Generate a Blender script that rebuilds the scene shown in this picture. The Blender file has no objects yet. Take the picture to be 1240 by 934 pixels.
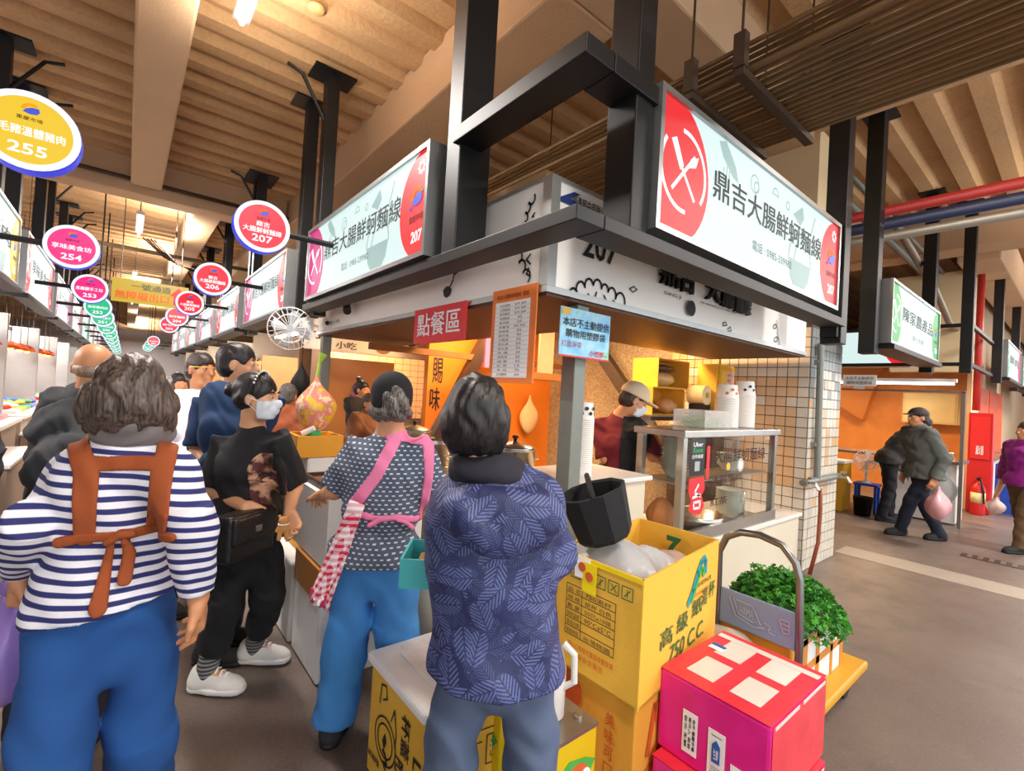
import bpy, bmesh, math, random
import numpy as np
from mathutils import Vector, Matrix
random.seed(7); rng = np.random.default_rng(7)
sc = bpy.context.scene; COL = sc.collection; PI = math.pi
V = Vector

# ---------------------------------------------------------------- camera (frame taken as 1240 x 934)
FPX = 573.1; PX, PY = 620.0, 467.0; EYE = 1.55
_A = np.array([152 - PX, 449 - PY, FPX]); _A /= np.linalg.norm(_A)      # the aisle (world +Y)
_B = np.array([1320 - PX, 516 - PY, FPX]); _B -= _A * (_A @ _B); _B /= np.linalg.norm(_B)   # the cross corridor (world +X)
_U = np.cross(_B, _A); _U = -_U if _U[1] > 0 else _U
ROT = np.stack([_B, _A, _U]); EYEP = np.array([0, 0, EYE])
cam = bpy.data.cameras.new('camera'); cam.sensor_width = 36; cam.sensor_fit = 'HORIZONTAL'; cam.lens = FPX / 1240 * 36
cam.clip_start = 0.05; cam.clip_end = 300
camo = bpy.data.objects.new('camera', cam); COL.objects.link(camo)
_r, _u, _b = ROT @ np.array([1, 0, 0]), ROT @ np.array([0, -1, 0]), ROT @ np.array([0, 0, -1])
camo.matrix_world = Matrix(((_r[0], _u[0], _b[0], 0), (_r[1], _u[1], _b[1], 0), (_r[2], _u[2], _b[2], EYE), (0, 0, 0, 1)))
sc.camera = camo
def _ray(x, y): return ROT @ np.array([x - PX, y - PY, FPX])
def atz(x, y, z): d = _ray(x, y); return V(EYEP + d * (z - EYE) / d[2])
def atX(x, y, X): d = _ray(x, y); return V(EYEP + d * X / d[0])
def atY(x, y, Y): d = _ray(x, y); return V(EYEP + d * Y / d[1])
def atD(x, y, D): return V(EYEP + _ray(x, y) * D / FPX)

# ---------------------------------------------------------------- world, sun-less market daylight, exposure
sc.view_settings.view_transform = 'Standard'; sc.view_settings.look = 'None'
sc.view_settings.exposure = 0.50; sc.view_settings.gamma = 1.0; sc.view_settings.use_curve_mapping = False
wd = bpy.data.worlds.new('overcast_sky'); sc.world = wd; wd.use_nodes = True
_bg = wd.node_tree.nodes['Background']; _bg.inputs[0].default_value = (0.93, 0.96, 1.0, 1); _bg.inputs[1].default_value = 1.5
def lamp(name, loc, power, size, color=(1, 1, 1), aim=(0, 0, -1), sizey=None):
    l = bpy.data.lights.new(name, 'AREA'); l.energy = power; l.color = color; l.size = size
    if sizey: l.shape = 'RECTANGLE'; l.size_y = sizey
    o = bpy.data.objects.new(name, l); COL.objects.link(o); o.location = loc
    o.rotation_euler = V(aim).to_track_quat('-Z', 'Y').to_euler(); return o
WARM = (1.0, 0.62, 0.30); COOL = (1.0, 0.95, 0.9)
# tube lamps over the aisle and inside the stalls: bare tubes shine down and up
UPW = (1.0, 0.90, 0.78)
for yy, e in ((-1.5, 40), (3.6, 75), (10.4, 130), (14.5, 150), (20, 170), (27, 200), (35, 240), (42, 300)):  # the first is an added fill, unseen behind the camera
    lamp('aisle_lamp_and_fill', (0.55, yy, 3.86), e, 0.15, COOL, sizey=1.2); lamp('aisle_lamp_and_fill', (0.55, yy, 3.98), e * .42, 0.15, UPW, (0, 0, 1), sizey=1.2)
for xx, e in ((1.0, 35), (5.0, 70), (8.5, 110), (13, 140), (18, 140)):
    lamp('corridor_fill', (xx, -0.9, 3.86), e, 0.15, COOL, sizey=1.2); lamp('corridor_fill', (xx, -0.9, 3.98), e * .35, 0.15, UPW, (0, 0, 1), sizey=1.2)  # unseen fill lights added over the corridor to brighten the people's backs
for p in ((2.6, 3.0, 2.62), (4.0, 3.0, 2.62), (3.3, 4.5, 2.62)): lamp('stall_lamp', p, 55, 0.5, WARM)
lamp('stall_lamp', (3.3, 6.6, 2.62), 60, 0.5, WARM)
for p in ((10.4, 2.4, 2.3), (10.4, 4.2, 2.3)): lamp('corner_stall_lamp', p, 38, 0.5, WARM)
for yy in (4.2, 7.0, 10, 13, 17, 22): lamp('left_stall_lamp', (-1.9, yy, 2.5), 75, 0.6, (1, .93, .9))
for yy in (7, 9.8, 12.5, 15.3, 18): lamp('right_stall_lamp', (2.6, yy, 2.6), 60, 0.6, (1, .8, .6))

# ---------------------------------------------------------------- materials
def lin(h):
    h = h.lstrip('#'); c = [int(h[i:i + 2], 16) / 255 for i in (0, 2, 4)]
    return [x / 12.92 if x <= .04045 else ((x + .055) / 1.055) ** 2.4 for x in c]
MC = {}
def pm(name, hx, rough=.6, metal=0, var=.08, scale=9, bump=0, bscale=60, emit=0, trans=0, alpha=1, ecol=None):
    """a Principled material whose colour wanders a little with a noise texture"""
    if name in MC: return MC[name]
    m = bpy.data.materials.new(name); m.use_nodes = True; nt = m.node_tree; N = nt.nodes; L = nt.links
    b = N['Principled BSDF']; c = lin(hx)
    tc = N.new('ShaderNodeTexCoord'); nz = N.new('ShaderNodeTexNoise'); nz.inputs['Scale'].default_value = scale; nz.inputs['Detail'].default_value = 4
    L.new(tc.outputs['Object'], nz.inputs['Vector'])
    mx = N.new('ShaderNodeMix'); mx.data_type = 'RGBA'
    mx.inputs[6].default_value = [x * (1 - var) for x in c] + [1]; mx.inputs[7].default_value = [min(1, x * (1 + var)) for x in c] + [1]
    L.new(nz.outputs[0], mx.inputs[0]); L.new(mx.outputs[2], b.inputs['Base Color'])
    b.inputs['Roughness'].default_value = rough; b.inputs['Metallic'].default_value = metal
    if emit:
        b.inputs['Emission Color'].default_value = (lin(ecol) if ecol else c) + [1]; b.inputs['Emission Strength'].default_value = emit
    if trans: b.inputs['Transmission Weight'].default_value = trans
    if alpha < 1: b.inputs['Alpha'].default_value = alpha
    if bump:
        n2 = N.new('ShaderNodeTexNoise'); n2.inputs['Scale'].default_value = bscale; n2.inputs['Detail'].default_value = 5
        L.new(tc.outputs['Object'], n2.inputs['Vector'])
        bp = N.new('ShaderNodeBump'); bp.inputs['Strength'].default_value = bump; bp.inputs['Distance'].default_value = .01
        L.new(n2.outputs[0], bp.inputs['Height']); L.new(bp.outputs[0], b.inputs['Normal'])
    MC[name] = m; return m
class NG:
    """small node-graph writer for the patterned materials"""
    def __init__(s, name, rough=.7, metal=0):
        s.m = bpy.data.materials.new(name); s.m.use_nodes = True; s.nt = s.m.node_tree; s.N = s.nt.nodes; s.L = s.nt.links
        s.b = s.N['Principled BSDF']; s.b.inputs['Roughness'].default_value = rough; s.b.inputs['Metallic'].default_value = metal
        s.tc = s.N.new('ShaderNodeTexCoord'); MC[name] = s.m
    def inp(s, node, i, v):
        if hasattr(v, 'links'): s.L.new(v, node.inputs[i])
        elif v is not None: node.inputs[i].default_value = v
    def math(s, op, a, b=None, c=None):
        n = s.N.new('ShaderNodeMath'); n.operation = op
        for i, v in enumerate((a, b, c)): s.inp(n, i, v)
        return n.outputs[0]
    def vmath(s, op, a, b=None):
        n = s.N.new('ShaderNodeVectorMath'); n.operation = op
        for i, v in enumerate((a, b)): s.inp(n, i, v)
        return n.outputs['Value' if op in ('LENGTH', 'DOT_PRODUCT', 'DISTANCE') else 'Vector']
    def sep(s, v):
        n = s.N.new('ShaderNodeSeparateXYZ'); s.L.new(v, n.inputs[0]); return n.outputs
    def comb(s, x, y, z):
        n = s.N.new('ShaderNodeCombineXYZ')
        for i, v in enumerate((x, y, z)): s.inp(n, i, v)
        return n.outputs[0]
    def noise(s, scale, vec=None, detail=3, col=False):
        n = s.N.new('ShaderNodeTexNoise'); n.inputs['Scale'].default_value = scale; n.inputs['Detail'].default_value = detail
        s.L.new(vec if vec is not None else s.tc.outputs['Object'], n.inputs['Vector']); return n.outputs[1 if col else 0]
    def vor(s, scale, vec=None, feature='F1'):
        n = s.N.new('ShaderNodeTexVoronoi'); n.inputs['Scale'].default_value = scale; n.feature = feature
        s.L.new(vec if vec is not None else s.tc.outputs['Object'], n.inputs['Vector']); return n.outputs
    def mix(s, f, a, b):
        n = s.N.new('ShaderNodeMix'); n.data_type = 'RGBA'
        s.inp(n, 0, f); s.inp(n, 6, lin(a) + [1] if isinstance(a, str) else a); s.inp(n, 7, lin(b) + [1] if isinstance(b, str) else b)
        return n.outputs[2]
    def ramp(s, f, lo, hi):
        n = s.N.new('ShaderNodeMapRange'); n.inputs[1].default_value = lo; n.inputs[2].default_value = hi; s.L.new(f, n.inputs[0]); return n.outputs[0]
    def done(s, col, bump=None, strength=.3, dist=.01, rough=None):
        s.inp(s.b, s.b.inputs.find('Base Color'), col)
        if rough is not None: s.inp(s.b, s.b.inputs.find('Roughness'), rough)
        if bump is not None:
            bp = s.N.new('ShaderNodeBump'); bp.inputs['Strength'].default_value = strength; bp.inputs['Distance'].default_value = dist
            s.L.new(bump, bp.inputs['Height']); s.L.new(bp.outputs[0], s.b.inputs['Normal'])
        return s.m

# ---------------------------------------------------------------- objects, parts, labels
def tag(o, label=None, cat=None, group=None, kind=None):
    if label: o['label'] = label
    if cat: o['category'] = cat
    if group: o['group'] = group
    if kind: o['kind'] = kind
    return o
def thing(name, loc, label, cat, group=None):
    o = bpy.data.objects.new(name, None); COL.objects.link(o); o.empty_display_size = .1; o.location = loc; o['org'] = list(loc)
    return tag(o, label, cat, group)
def org(o): return V(o['org'])
def link(name, verts, faces, mat, parent=None, smooth=False, mats=None, fm=None):
    """ONE mesh object from world-space vertices; its origin is its base, or its parent's origin"""
    va = np.asarray(verts, dtype=np.float64).reshape(-1, 3)
    if parent is not None: og = np.array(parent['org'])
    elif len(va): og = np.array([(va[:, 0].min() + va[:, 0].max()) / 2, (va[:, 1].min() + va[:, 1].max()) / 2, va[:, 2].min()])
    else: og = np.zeros(3)
    me = bpy.data.meshes.new(name); me.from_pydata((va - og).tolist(), [], faces if isinstance(faces, list) else faces.tolist())
    for mm in (mats or [mat]): me.materials.append(mm)
    if fm: me.polygons.foreach_set('material_index', fm)
    if smooth: me.polygons.foreach_set('use_smooth', [True] * len(me.polygons))
    me.update()
    o = bpy.data.objects.new(name, me); COL.objects.link(o); o['org'] = list(og)
    if parent is None: o.location = og
    else: o.parent = parent
    return o
def kids(o): return [c for c in bpy.data.objects if c.parent == o]
def copy_tree(o, delta=None, label=None, parent=None, _k=None):
    c = o.copy(); COL.objects.link(c)
    if parent is not None: c.parent = parent
    if delta is not None: c.location = V(o.location) + V(delta); c['org'] = list(V(o['org']) + V(delta))
    if label: c['label'] = label
    for ch in (kids(o)): copy_tree(ch, None, None, c)
    return c
class MB:
    def __init__(s): s.v = []; s.f = []; s.fm = []; s.cm = 0
    def add(s, vs, fs):
        n = len(s.v); s.v += [tuple(p) for p in vs]; s.f += [[i + n for i in f] for f in fs]; s.fm += [s.cm] * len(fs); return s
    def mi(s, i): s.cm = i; return s
    def box(s, c, d, R=None, taper=1.0):
        c = V(c); x, y, z = d[0] / 2, d[1] / 2, d[2] / 2; t = taper
        vs = [V((-x, -y, -z)), V((x, -y, -z)), V((x, y, -z)), V((-x, y, -z)), V((-x * t, -y * t, z)), V((x * t, -y * t, z)), V((x * t, y * t, z)), V((-x * t, y * t, z))]
        if R is not None: vs = [R @ q for q in vs]
        return s.add([q + c for q in vs], [[0, 3, 2, 1], [4, 5, 6, 7], [0, 1, 5, 4], [1, 2, 6, 5], [2, 3, 7, 6], [3, 0, 4, 7]])
    def bx(s, a, b):      # box from min corner a to max corner b
        a, b = V(a), V(b); return s.box((a + b) / 2, b - a)
    def cyl(s, p0, p1, r0, r1=None, n=12, caps=True):
        return s.tube([p0, p1], [r0, r0 if r1 is None else r1], n, caps)
    def tube(s, pts, r, n=8, caps=True):
        pts = [V(p) for p in pts]; rs = r if isinstance(r, (list, tuple)) else [r] * len(pts); vs = []; fs = []; pu = None
        for i, p in enumerate(pts):
            t = (pts[min(i + 1, len(pts) - 1)] - pts[max(i - 1, 0)]).normalized()
            if pu is None: pu = t.orthogonal().normalized()
            u = (pu - t * pu.dot(t)).normalized() if (pu - t * pu.dot(t)).length > 1e-6 else t.orthogonal().normalized()
            w = t.cross(u); pu = u
            for k in range(n): a = 2 * PI * k / n; vs.append(p + (u * math.cos(a) + w * math.sin(a)) * rs[i])
        for i in range(len(pts) - 1):
            for k in range(n): a, b = i * n + k, i * n + (k + 1) % n; fs.append([a, b, b + n, a + n])
        if caps: fs.append(list(range(n))[::-1]); fs.append(list(range((len(pts) - 1) * n, len(pts) * n)))
        return s.add(vs, fs)
    def lathe(s, c, prof, n=20, axis=None):
        c = V(c); R = V((0, 0, 1)).rotation_difference(V(axis)).to_matrix() if axis is not None else Matrix.Identity(3)
        vs = []; fs = []
        for r, z in prof:
            for k in range(n): a = 2 * PI * k / n; vs.append(c + R @ V((r * math.cos(a), r * math.sin(a), z)))
        for i in range(len(prof) - 1):
            for k in range(n): a, b = i * n + k, i * n + (k + 1) % n; fs.append([a, b, b + n, a + n])
        if prof[0][0] > 1e-5: fs.append(list(range(n))[::-1])
        if prof[-1][0] > 1e-5: fs.append(list(range((len(prof) - 1) * n, len(prof) * n)))
        return s.add(vs, fs)
    def prism(s, poly, d):      # 3-D polygon pushed along d
        poly = [V(p) for p in poly]; d = V(d); n = len(poly)
        return s.add(poly + [p + d for p in poly], [list(range(n))[::-1], list(range(n, 2 * n))] + [[i, (i + 1) % n, n + (i + 1) % n, n + i] for i in range(n)])
    def blob(s, c, r, n=10, m=6, R=None):
        r = V(r) if hasattr(r, '__len__') else V((r, r, r)); vs = []; fs = []
        for i in range(m + 1):
            th = PI * i / m
            for k in range(n):
                a = 2 * PI * k / n; q = V((r.x * math.sin(th) * math.cos(a), r.y * math.sin(th) * math.sin(a), r.z * math.cos(th)))
                vs.append(V(c) + (R @ q if R is not None else q))
        for i in range(m):
            for k in range(n): a, b = i * n + k, i * n + (k + 1) % n; fs.append([a, a + n, b + n, b])
        return s.add(vs, fs)
    def build(s, name, mat, parent=None, smooth=False, bevel=0, mats=None):
        o = link(name, s.v, s.f, mat, parent, smooth, mats, s.fm if mats else None)
        if bevel:
            md = o.modifiers.new('bevel', 'BEVEL'); md.width = bevel; md.segments = 2; md.limit_method = 'ANGLE'
        return o
def structure(o): o['kind'] = 'structure'; return o

# ---------------------------------------------------------------- flat print and lettering on a surface
TEXTQ = []
class Panel:
    """a rectangle in the scene: origin o (lower left as read), u to the reader's right, v up; print lies a hair in front of it"""
    def __init__(s, o, u, v, w, h):
        s.o = V(o); s.u = V(u).normalized(); s.v = V(v).normalized(); s.n = s.u.cross(s.v); s.w = w; s.h = h
    def at(s, x, y, off=0): return s.o + s.u * (x * s.w) + s.v * (y * s.h) + s.n * off      # x, y as fractions
    def m(s, x, y, off=0): return s.o + s.u * x + s.v * y + s.n * off                        # x, y in metres
    def poly(s, name, pts, mat, parent, off=.002, t=.0015):
        P = [s.at(x, y, off) for x, y in pts]
        ar = sum((P[i] - P[0]).cross(P[i + 1] - P[0]).dot(s.n) for i in range(1, len(P) - 1))
        if ar < 0: P = P[::-1]
        return MB().prism(P, s.n * t).build(name, mat, parent)
    def rect(s, name, x0, y0, x1, y1, mat, parent, off=.002, t=.0015): return s.poly(name, [(x0, y0), (x1, y0), (x1, y1), (x0, y1)], mat, parent, off, t)
    def disc(s, name, cx, cy, r, mat, parent, off=.002, n=40, clip=True, ry=None):      # r in metres, clipped to the panel
        ry = ry or r; pts = []
        for k in range(n):
            a = 2 * PI * k / n; x, y = cx + r / s.w * math.cos(a), cy + ry / s.h * math.sin(a)
            if clip: x, y = min(1, max(0, x)), min(1, max(0, y))
            pts.append((x, y))
        return s.poly(name, pts, mat, parent, off)
    def strokes(s, name, lines, w, mat, parent, off=.0035):
        """open polylines (fractions) drawn w metres wide, all of one mark"""
        b = MB()
        for ln in lines:
            P = [s.at(x, y, off) for x, y in ln]
            for a, c in zip(P, P[1:]):
                d = (c - a)
                if d.length < 1e-6: continue
                d.normalize(); q = s.n.cross(d) * (w / 2); a2, c2 = a - d * w * .25, c + d * w * .25
                b.add([a2 - q, c2 - q, c2 + q, a2 + q], [[0, 1, 2, 3]])
        return b.build(name, mat, parent)
    def arc(s, cx, cy, r, a0, a1, n=14): return [(cx + r / s.w * math.cos(math.radians(a0 + (a1 - a0) * i / n)), cy + r / s.h * math.sin(math.radians(a0 + (a1 - a0) * i / n))) for i in range(n + 1)]
    def text(s, txt, x0, y0, x1, y1, mat, parent, bold=0, off=.004, name='lettering', shear=0, rot=0):
        o = link(name, [], [], mat, parent); TEXTQ.append((o, txt, s, (x0, y0, x1, y1), bold, off, shear, rot)); return o
def flush_text():
    tmp = {}
    for o, txt, *_r in TEXTQ:
        k = (txt, 0 if any(ord(ch) > 0x2e80 for ch in txt) else _r[2])
        if k in tmp: continue
        c = bpy.data.curves.new('t', 'FONT'); c.body = txt; c.resolution_u = 2; c.offset = k[1]; t = bpy.data.objects.new('t', c); COL.objects.link(t); tmp[k] = t
    bpy.context.view_layer.update(); dg = bpy.context.evaluated_depsgraph_get(); got = {}
    for k, t in tmp.items():
        me = bpy.data.meshes.new_from_object(t.evaluated_get(dg), depsgraph=dg)
        co = np.empty(len(me.vertices) * 3); me.vertices.foreach_get('co', co)
        got[k] = (co.reshape(-1, 3), [tuple(p.vertices) for p in me.polygons]); bpy.data.meshes.remove(me)
    for t in tmp.values(): c = t.data; bpy.data.objects.remove(t); bpy.data.curves.remove(c)
    for o, txt, P, (x0, y0, x1, y1), bold, off, shear, rot in TEXTQ:
        co, fs = got[(txt, 0 if any(ord(ch) > 0x2e80 for ch in txt) else bold)]
        if not len(co): continue
        lo, hi = co.min(0), co.max(0); sp = np.maximum(hi - lo, 1e-4)
        if bold > .006 and any(ord(ch) > 0x2e80 for ch in txt):      # heavier strokes: the glyphs printed twice, a hair apart
            dx = np.array([bold * .9, 0, 0]); n_ = len(co); dz = np.array([0, 0, .0004]); co = np.concatenate([co - dx, co + dx + dz, co + dx[[1, 0, 2]] * .7 + 2 * dz]); fs = fs + [tuple(i + n_ for i in f) for f in fs] + [tuple(i + 2 * n_ for i in f) for f in fs]; lo, hi = co.min(0), co.max(0); sp = np.maximum(hi - lo, 1e-4)
        q = (co[:, :2] - lo[:2]) / sp[:2]
        if rot == 90: q = np.stack([1 - q[:, 1], q[:, 0]], 1)
        elif rot == -90: q = np.stack([q[:, 1], 1 - q[:, 0]], 1)
        elif rot == 180: q = 1 - q
        fx = x0 + (x1 - x0) * q[:, 0] + shear * (q[:, 1] - .5); fy = y0 + (y1 - y0) * q[:, 1]
        w = np.array(P.o)[None] + np.outer(fx * P.w, P.u) + np.outer(fy * P.h, P.v) + np.array(P.n)[None] * off
        w += np.outer(co[:, 2], P.n); w -= np.array(o['org']); me = bpy.data.meshes.new('lettering'); me.from_pydata(w.tolist(), [], fs); me.materials.append(o.data.materials[0]); me.update()
        old = o.data; o.data = me; bpy.data.meshes.remove(old)
# ================================================================ the setting
GL = .85      # the signs' light against the exposure
def glow(name, hx, s, base='#1c1c1c'): return pm(name, base, .5, var=.02, emit=s * GL, ecol=hx)
# floor: worn brown-grey sealed concrete
g = NG('floor_concrete', .45)
n1 = g.noise(.7, detail=6); n2 = g.noise(5, detail=8); n3 = g.noise(60, detail=3)
c = g.mix(g.ramp(n1, .3, .7), '#63544b', '#7d6e63'); c = g.mix(g.math('MULTIPLY', g.ramp(n2, .5, .8), .55), c, '#54473f'); c = g.mix(g.math('MULTIPLY', g.ramp(n3, .45, .7), .25), c, '#8f8176')
FLOOR = g.done(c, n2, .08, .01, g.math('MULTIPLY_ADD', n2, .35, .28))
structure(MB().bx((-14, -6, -.1), (26, 62, 0)).build('floor', FLOOR))
# ceiling: ribbed concrete deck, ribs run along X
g = NG('ceiling_concrete', .9)
n1 = g.noise(.8, detail=5); n2 = g.noise(28, detail=6)
c = g.mix(g.ramp(n1, .3, .7), '#b08a60', '#c9a477'); c = g.mix(g.math('MULTIPLY', g.ramp(n2, .4, .75), .3), c, '#846b52')
CEIL = g.done(c, n2, .5, .015)
m_beam = pm('beam_paint', '#c6a582', .85, var=.1, scale=2.5, bump=.5, bscale=45)
vs, fs = [], []; y = -3.6; prof = []
PITCH = .385
while y < 62:
    prof += [(y, 4.62), (y + .15, 4.62), (y + .20, 4.71), (y + .335, 4.71)]; y += PITCH
for (yy, zz) in prof: vs += [(-14, yy, zz), (26, yy, zz)]
for i in range(len(prof) - 1): fs.append([2 * i, 2 * i + 1, 2 * i + 3, 2 * i + 2])
n = len(vs); vs += [(-14, -3.6, 4.95), (26, -3.6, 4.95), (26, 62, 4.95), (-14, 62, 4.95)]; fs.append([n, n + 1, n + 2, n + 3])
structure(link('ceiling', vs, fs, CEIL))
def beam(a, b, nm='trim_1'): return structure(MB().bx(a, b).build(nm, m_beam, bevel=.02))
TN = [0]
def trim(a, b, mat=None):
    TN[0] += 1; return structure(MB().bx(a, b).build('trim_%d' % TN[0], mat or m_beam, bevel=.02))
trim((-.09, -3.6, 4.22), (.27, 8.75, 4.7))                       # beam along the aisle
trim((-9, 8.8, 4.12), (2.0, 9.2, 4.7))                          # cross beam over the aisle
trim((.72, 9.2, 4.15), (1.1, 22, 4.7)); trim((-9, 22, 4.15), (2.0, 22.4, 4.7)); trim((-.09, 22.4, 4.2), (.27, 40, 4.7)); trim((-9, 36, 4.1), (9, 36.4, 4.7))
trim((2.02, 2.24, 4.18), (2.62, 40, 4.7)); trim((2.62, 2.3, 4.42), (2.8, 40, 4.7))       # main beam above the stall row and its ledge
trim((1.9, 1.78, 4.18), (5.2, 2.24, 4.7))                     # corner beam along the corridor
trim((4.62, -3.6, 4.18), (4.98, 1.72, 4.7))
trim((9.6, -3.6, 4.1), (10.1, 24, 4.7)); trim((5.4, 2.3, 4.15), (9.6, 2.7, 4.7)); trim((10.1, .9, 4.0), (24, 1.4, 4.7))
trim((-3.4, -3.6, 4.2), (-3.0, 50, 4.7))
# tiled column beside the stall
m_tile_w = pm('white_glazed_tile', '#d9d2c2', .18, var=.1, scale=4)
m_tile_b = pm('beige_glazed_tile', '#d8b58c', .2, var=.12, scale=3)
m_tile_g = pm('grey_glazed_tile', '#8f9796', .15, var=.2, scale=6)
m_grout = pm('dark_grout', '#5b4a3f', .9)
m_cream = pm('cream_paint', '#e3cfa6', .8, var=.06, scale=2, bump=.2)
CX0, CX1, CY0, CY1 = 5.1, 5.98, 1.72, 2.62
colm = structure(MB().bx((CX0, CY0, 0), (CX1, CY1, 2.4)).build('wall_column', m_grout))
MB().bx((CX0 + .01, CY0 + .01, 2.4), (CX1 - .01, CY1 - .01, 4.3)).build('upper_paint', m_cream, colm)
P, T = .098, .09
tm = {}
def tile_mesh(axis, mat):
    k = (axis, mat.name)
    if k not in tm:
        b = MB()
        if axis == 'x': b.box((-.004, 0, 0), (.008, T, T))
        else: b.box((0, -.004, 0), (T, .008, T))
        me = bpy.data.meshes.new('tile'); me.from_pydata([tuple(v) for v in b.v], [], b.f); me.materials.append(mat); tm[k] = me
    return tm[k]
def tile(axis, p, mat, parent):
    o = bpy.data.objects.new('tile', tile_mesh(axis, mat)); COL.objects.link(o); o.parent = parent; o.location = V(p) - org(parent); o['org'] = list(p)
nt = 0; rest = MB()
for r in range(24):
    for k in range(9):
        z = .05 + r * P
        mt = m_tile_g if (r > 19 or (r > 15 and rng.random() < .35)) else (m_tile_w if rng.random() < .75 else m_tile_b)
        tile('y', (CX0 + .05 + k * P, CY0, z), mt, colm) if r > 4 and nt < 170 else rest.box((CX0 + .05 + k * P, CY0 - .004, z), (T, .008, T)); nt += r > 4
for r in range(6, 21):
    for k in range(9): tile('x', (CX0, CY0 + .05 + k * P, .05 + r * P), m_tile_b if (k > 0 and 7 < r < 19 and rng.random() < .8) else m_tile_w, colm)
for r in list(range(0, 6)) + [21, 22, 23]:
    for k in range(9): rest.box((CX0 - .004, CY0 + .05 + k * P, .05 + r * P), (.008, T, T))
rest.build('tile_field', m_tile_w, colm)['kind'] = 'stuff'
# wall behind the stall's side counter: tiled, then washed terrazzo
wr = structure(MB().bx((5.1, 2.62, 0), (5.2, 3.2, 2.7)).build('wall_side', m_grout))
for r in range(10, 22):
    for k in range(6): tile('x', (5.1, 2.67 + k * P, .05 + r * P), m_tile_b if rng.random() < .6 else m_tile_w, wr)
g = NG('washed_terrazzo', .75)
v = g.vor(95); n1 = g.noise(140); c = g.mix(g.ramp(g.sep(v[1])[0], .2, .8), '#97856c', '#cdbb9b'); c = g.mix(g.math('MULTIPLY', g.ramp(n1, .5, .62), .6), c, '#5d5145')
TERR = g.done(c, v[0], .6, .01)
structure(MB().bx((5.1, 3.2, 0), (5.2, 5.4, 2.7)).build('wall_terrazzo', TERR))
m_orange = pm('orange_paint', '#e08226', .5, var=.05, scale=2)
structure(MB().bx((2.95, 5.3, 0), (5.1, 5.4, 2.7)).build('wall_back', m_orange))
m_pinktile = pm('beige_wall_tile', '#cfa277', .3, var=.08)
w7 = structure(MB().bx((2.2, 7.6, 0), (6.6, 7.7, 2.7)).build('wall_far', m_grout))
rest = MB()
for r in range(9, 24):
    for k in range(22): rest.box((2.45 + k * .15, 7.594, .1 + r * .105), (.14, .012, .097))
rest.build('tile_field', m_pinktile, w7)['kind'] = 'stuff'
m_dark = pm('soot_brown', '#4a3526', .8, var=.1)
structure(MB().bx((1.66, 1.85, 2.68), (5.1, 7.6, 2.74)).build('ceiling_stall', pm('stall_ceiling_board', '#a98a62', .7)))

# ================================================================ black steel sign frames
m_blk = pm('black_steel', '#070708', .5, metal=0, var=.15)
m_alu = pm('brushed_aluminium', '#a9adad', .38, metal=.85, var=.08, scale=3)
m_galv = pm('galvanised_steel', '#83877f', .5, metal=.35, var=.15, scale=14)
def post(parent, x, y, z0, z1=4.62, w=(.12, .17), brace=-1, flange=True):
    MB().bx((x - w[0] / 2, y - w[1] / 2, z0), (x + w[0] / 2, y + w[1] / 2, z1)).build('post', m_blk, parent, bevel=.006)
    if flange:
        f = MB().bx((x - .2, y - .14, z1 - .02), (x + .2, y + .14, z1)).build('flange', m_blk, parent)
    if brace: MB().tube([(x, y, z1 - .55), (x + brace * .28, y, z1 - .1), (x + brace * .42, y, z1 - .06)], .018, 6).build('brace', m_blk, parent)
XL, YR = 1.29, 1.25
fr = thing('hanging_sign_frame', (XL, YR, 2.2), 'black steel corner frame hung from the ceiling above the noodle counter', 'sign frame')
b = MB().bx((XL, YR, 2.225), (XL + .18, 4.86, 2.285)).bx((XL + .18, YR, 2.225), (4.4, YR + .18, 2.285))
MB().bx((XL, YR, 2.225), (XL + .16, 4.86, 2.285)).build('lower_rail', m_blk, fr, bevel=.004)
MB().bx((XL + .165, YR, 2.225), (4.4, YR + .16, 2.285)).build('lower_rail', m_blk, fr, bevel=.004)
MB().bx((XL, YR, 2.87), (XL + .17, 2.2, 2.95)).build('upper_rail', m_blk, fr, bevel=.004)
MB().bx((XL + .175, YR, 2.87), (1.78, YR + .17, 2.95)).build('upper_rail', m_blk, fr, bevel=.004)
post(fr, 1.42, 2.24, 2.285, 4.62, (.2, .14), 0)
post(fr, 1.70, 1.35, 2.285, 4.18, (.12, .16), 0)
post(fr, 1.45, 4.9, 2.2, 4.62, (.12, .14))
post(fr, 4.5, 1.36, 2.1, 4.62, (.14, .15), 0)
MB().bx((4.38, 1.3, 2.15), (4.52, 1.42, 2.3)).build('end_bracket', m_blk, fr)

# ================================================================ lit sign boxes
g_white = glow('lit_pale_acrylic', '#dff6f4', .80); g_red = glow('lit_red_acrylic', '#ee1a24', .85); g_mag = glow('lit_magenta_acrylic', '#d92c83', .8)
g_yel = glow('lit_yellow_acrylic', '#f2c81a', .85); g_grn = glow('lit_green_acrylic', '#14b04c', .85); g_tex = glow('lit_pale_teal_print', '#b4d9d5', .62)
g_pureW = glow('lit_white_print', '#ffffff', .98); g_ora = glow('lit_orange_print', '#ff8a1c', .85); g_blu = glow('lit_blue_print', '#3a55d8', .8); g_aq = glow('lit_green_disc', '#12c489', .85)
g_mg2 = glow('lit_rose_disc', '#f0147e', .9); g_rose = glow('lit_crimson_disc', '#f3203c', .95)
k_ink = pm('black_ink', '#1d2326', .6); m_brownink = pm('brown_ink', '#6e1d14', .6); m_grnink = pm('green_ink', '#1d6b3a', .6)
g_inkr = pm('dark_red_print', '#5a1013', .5)
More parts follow.
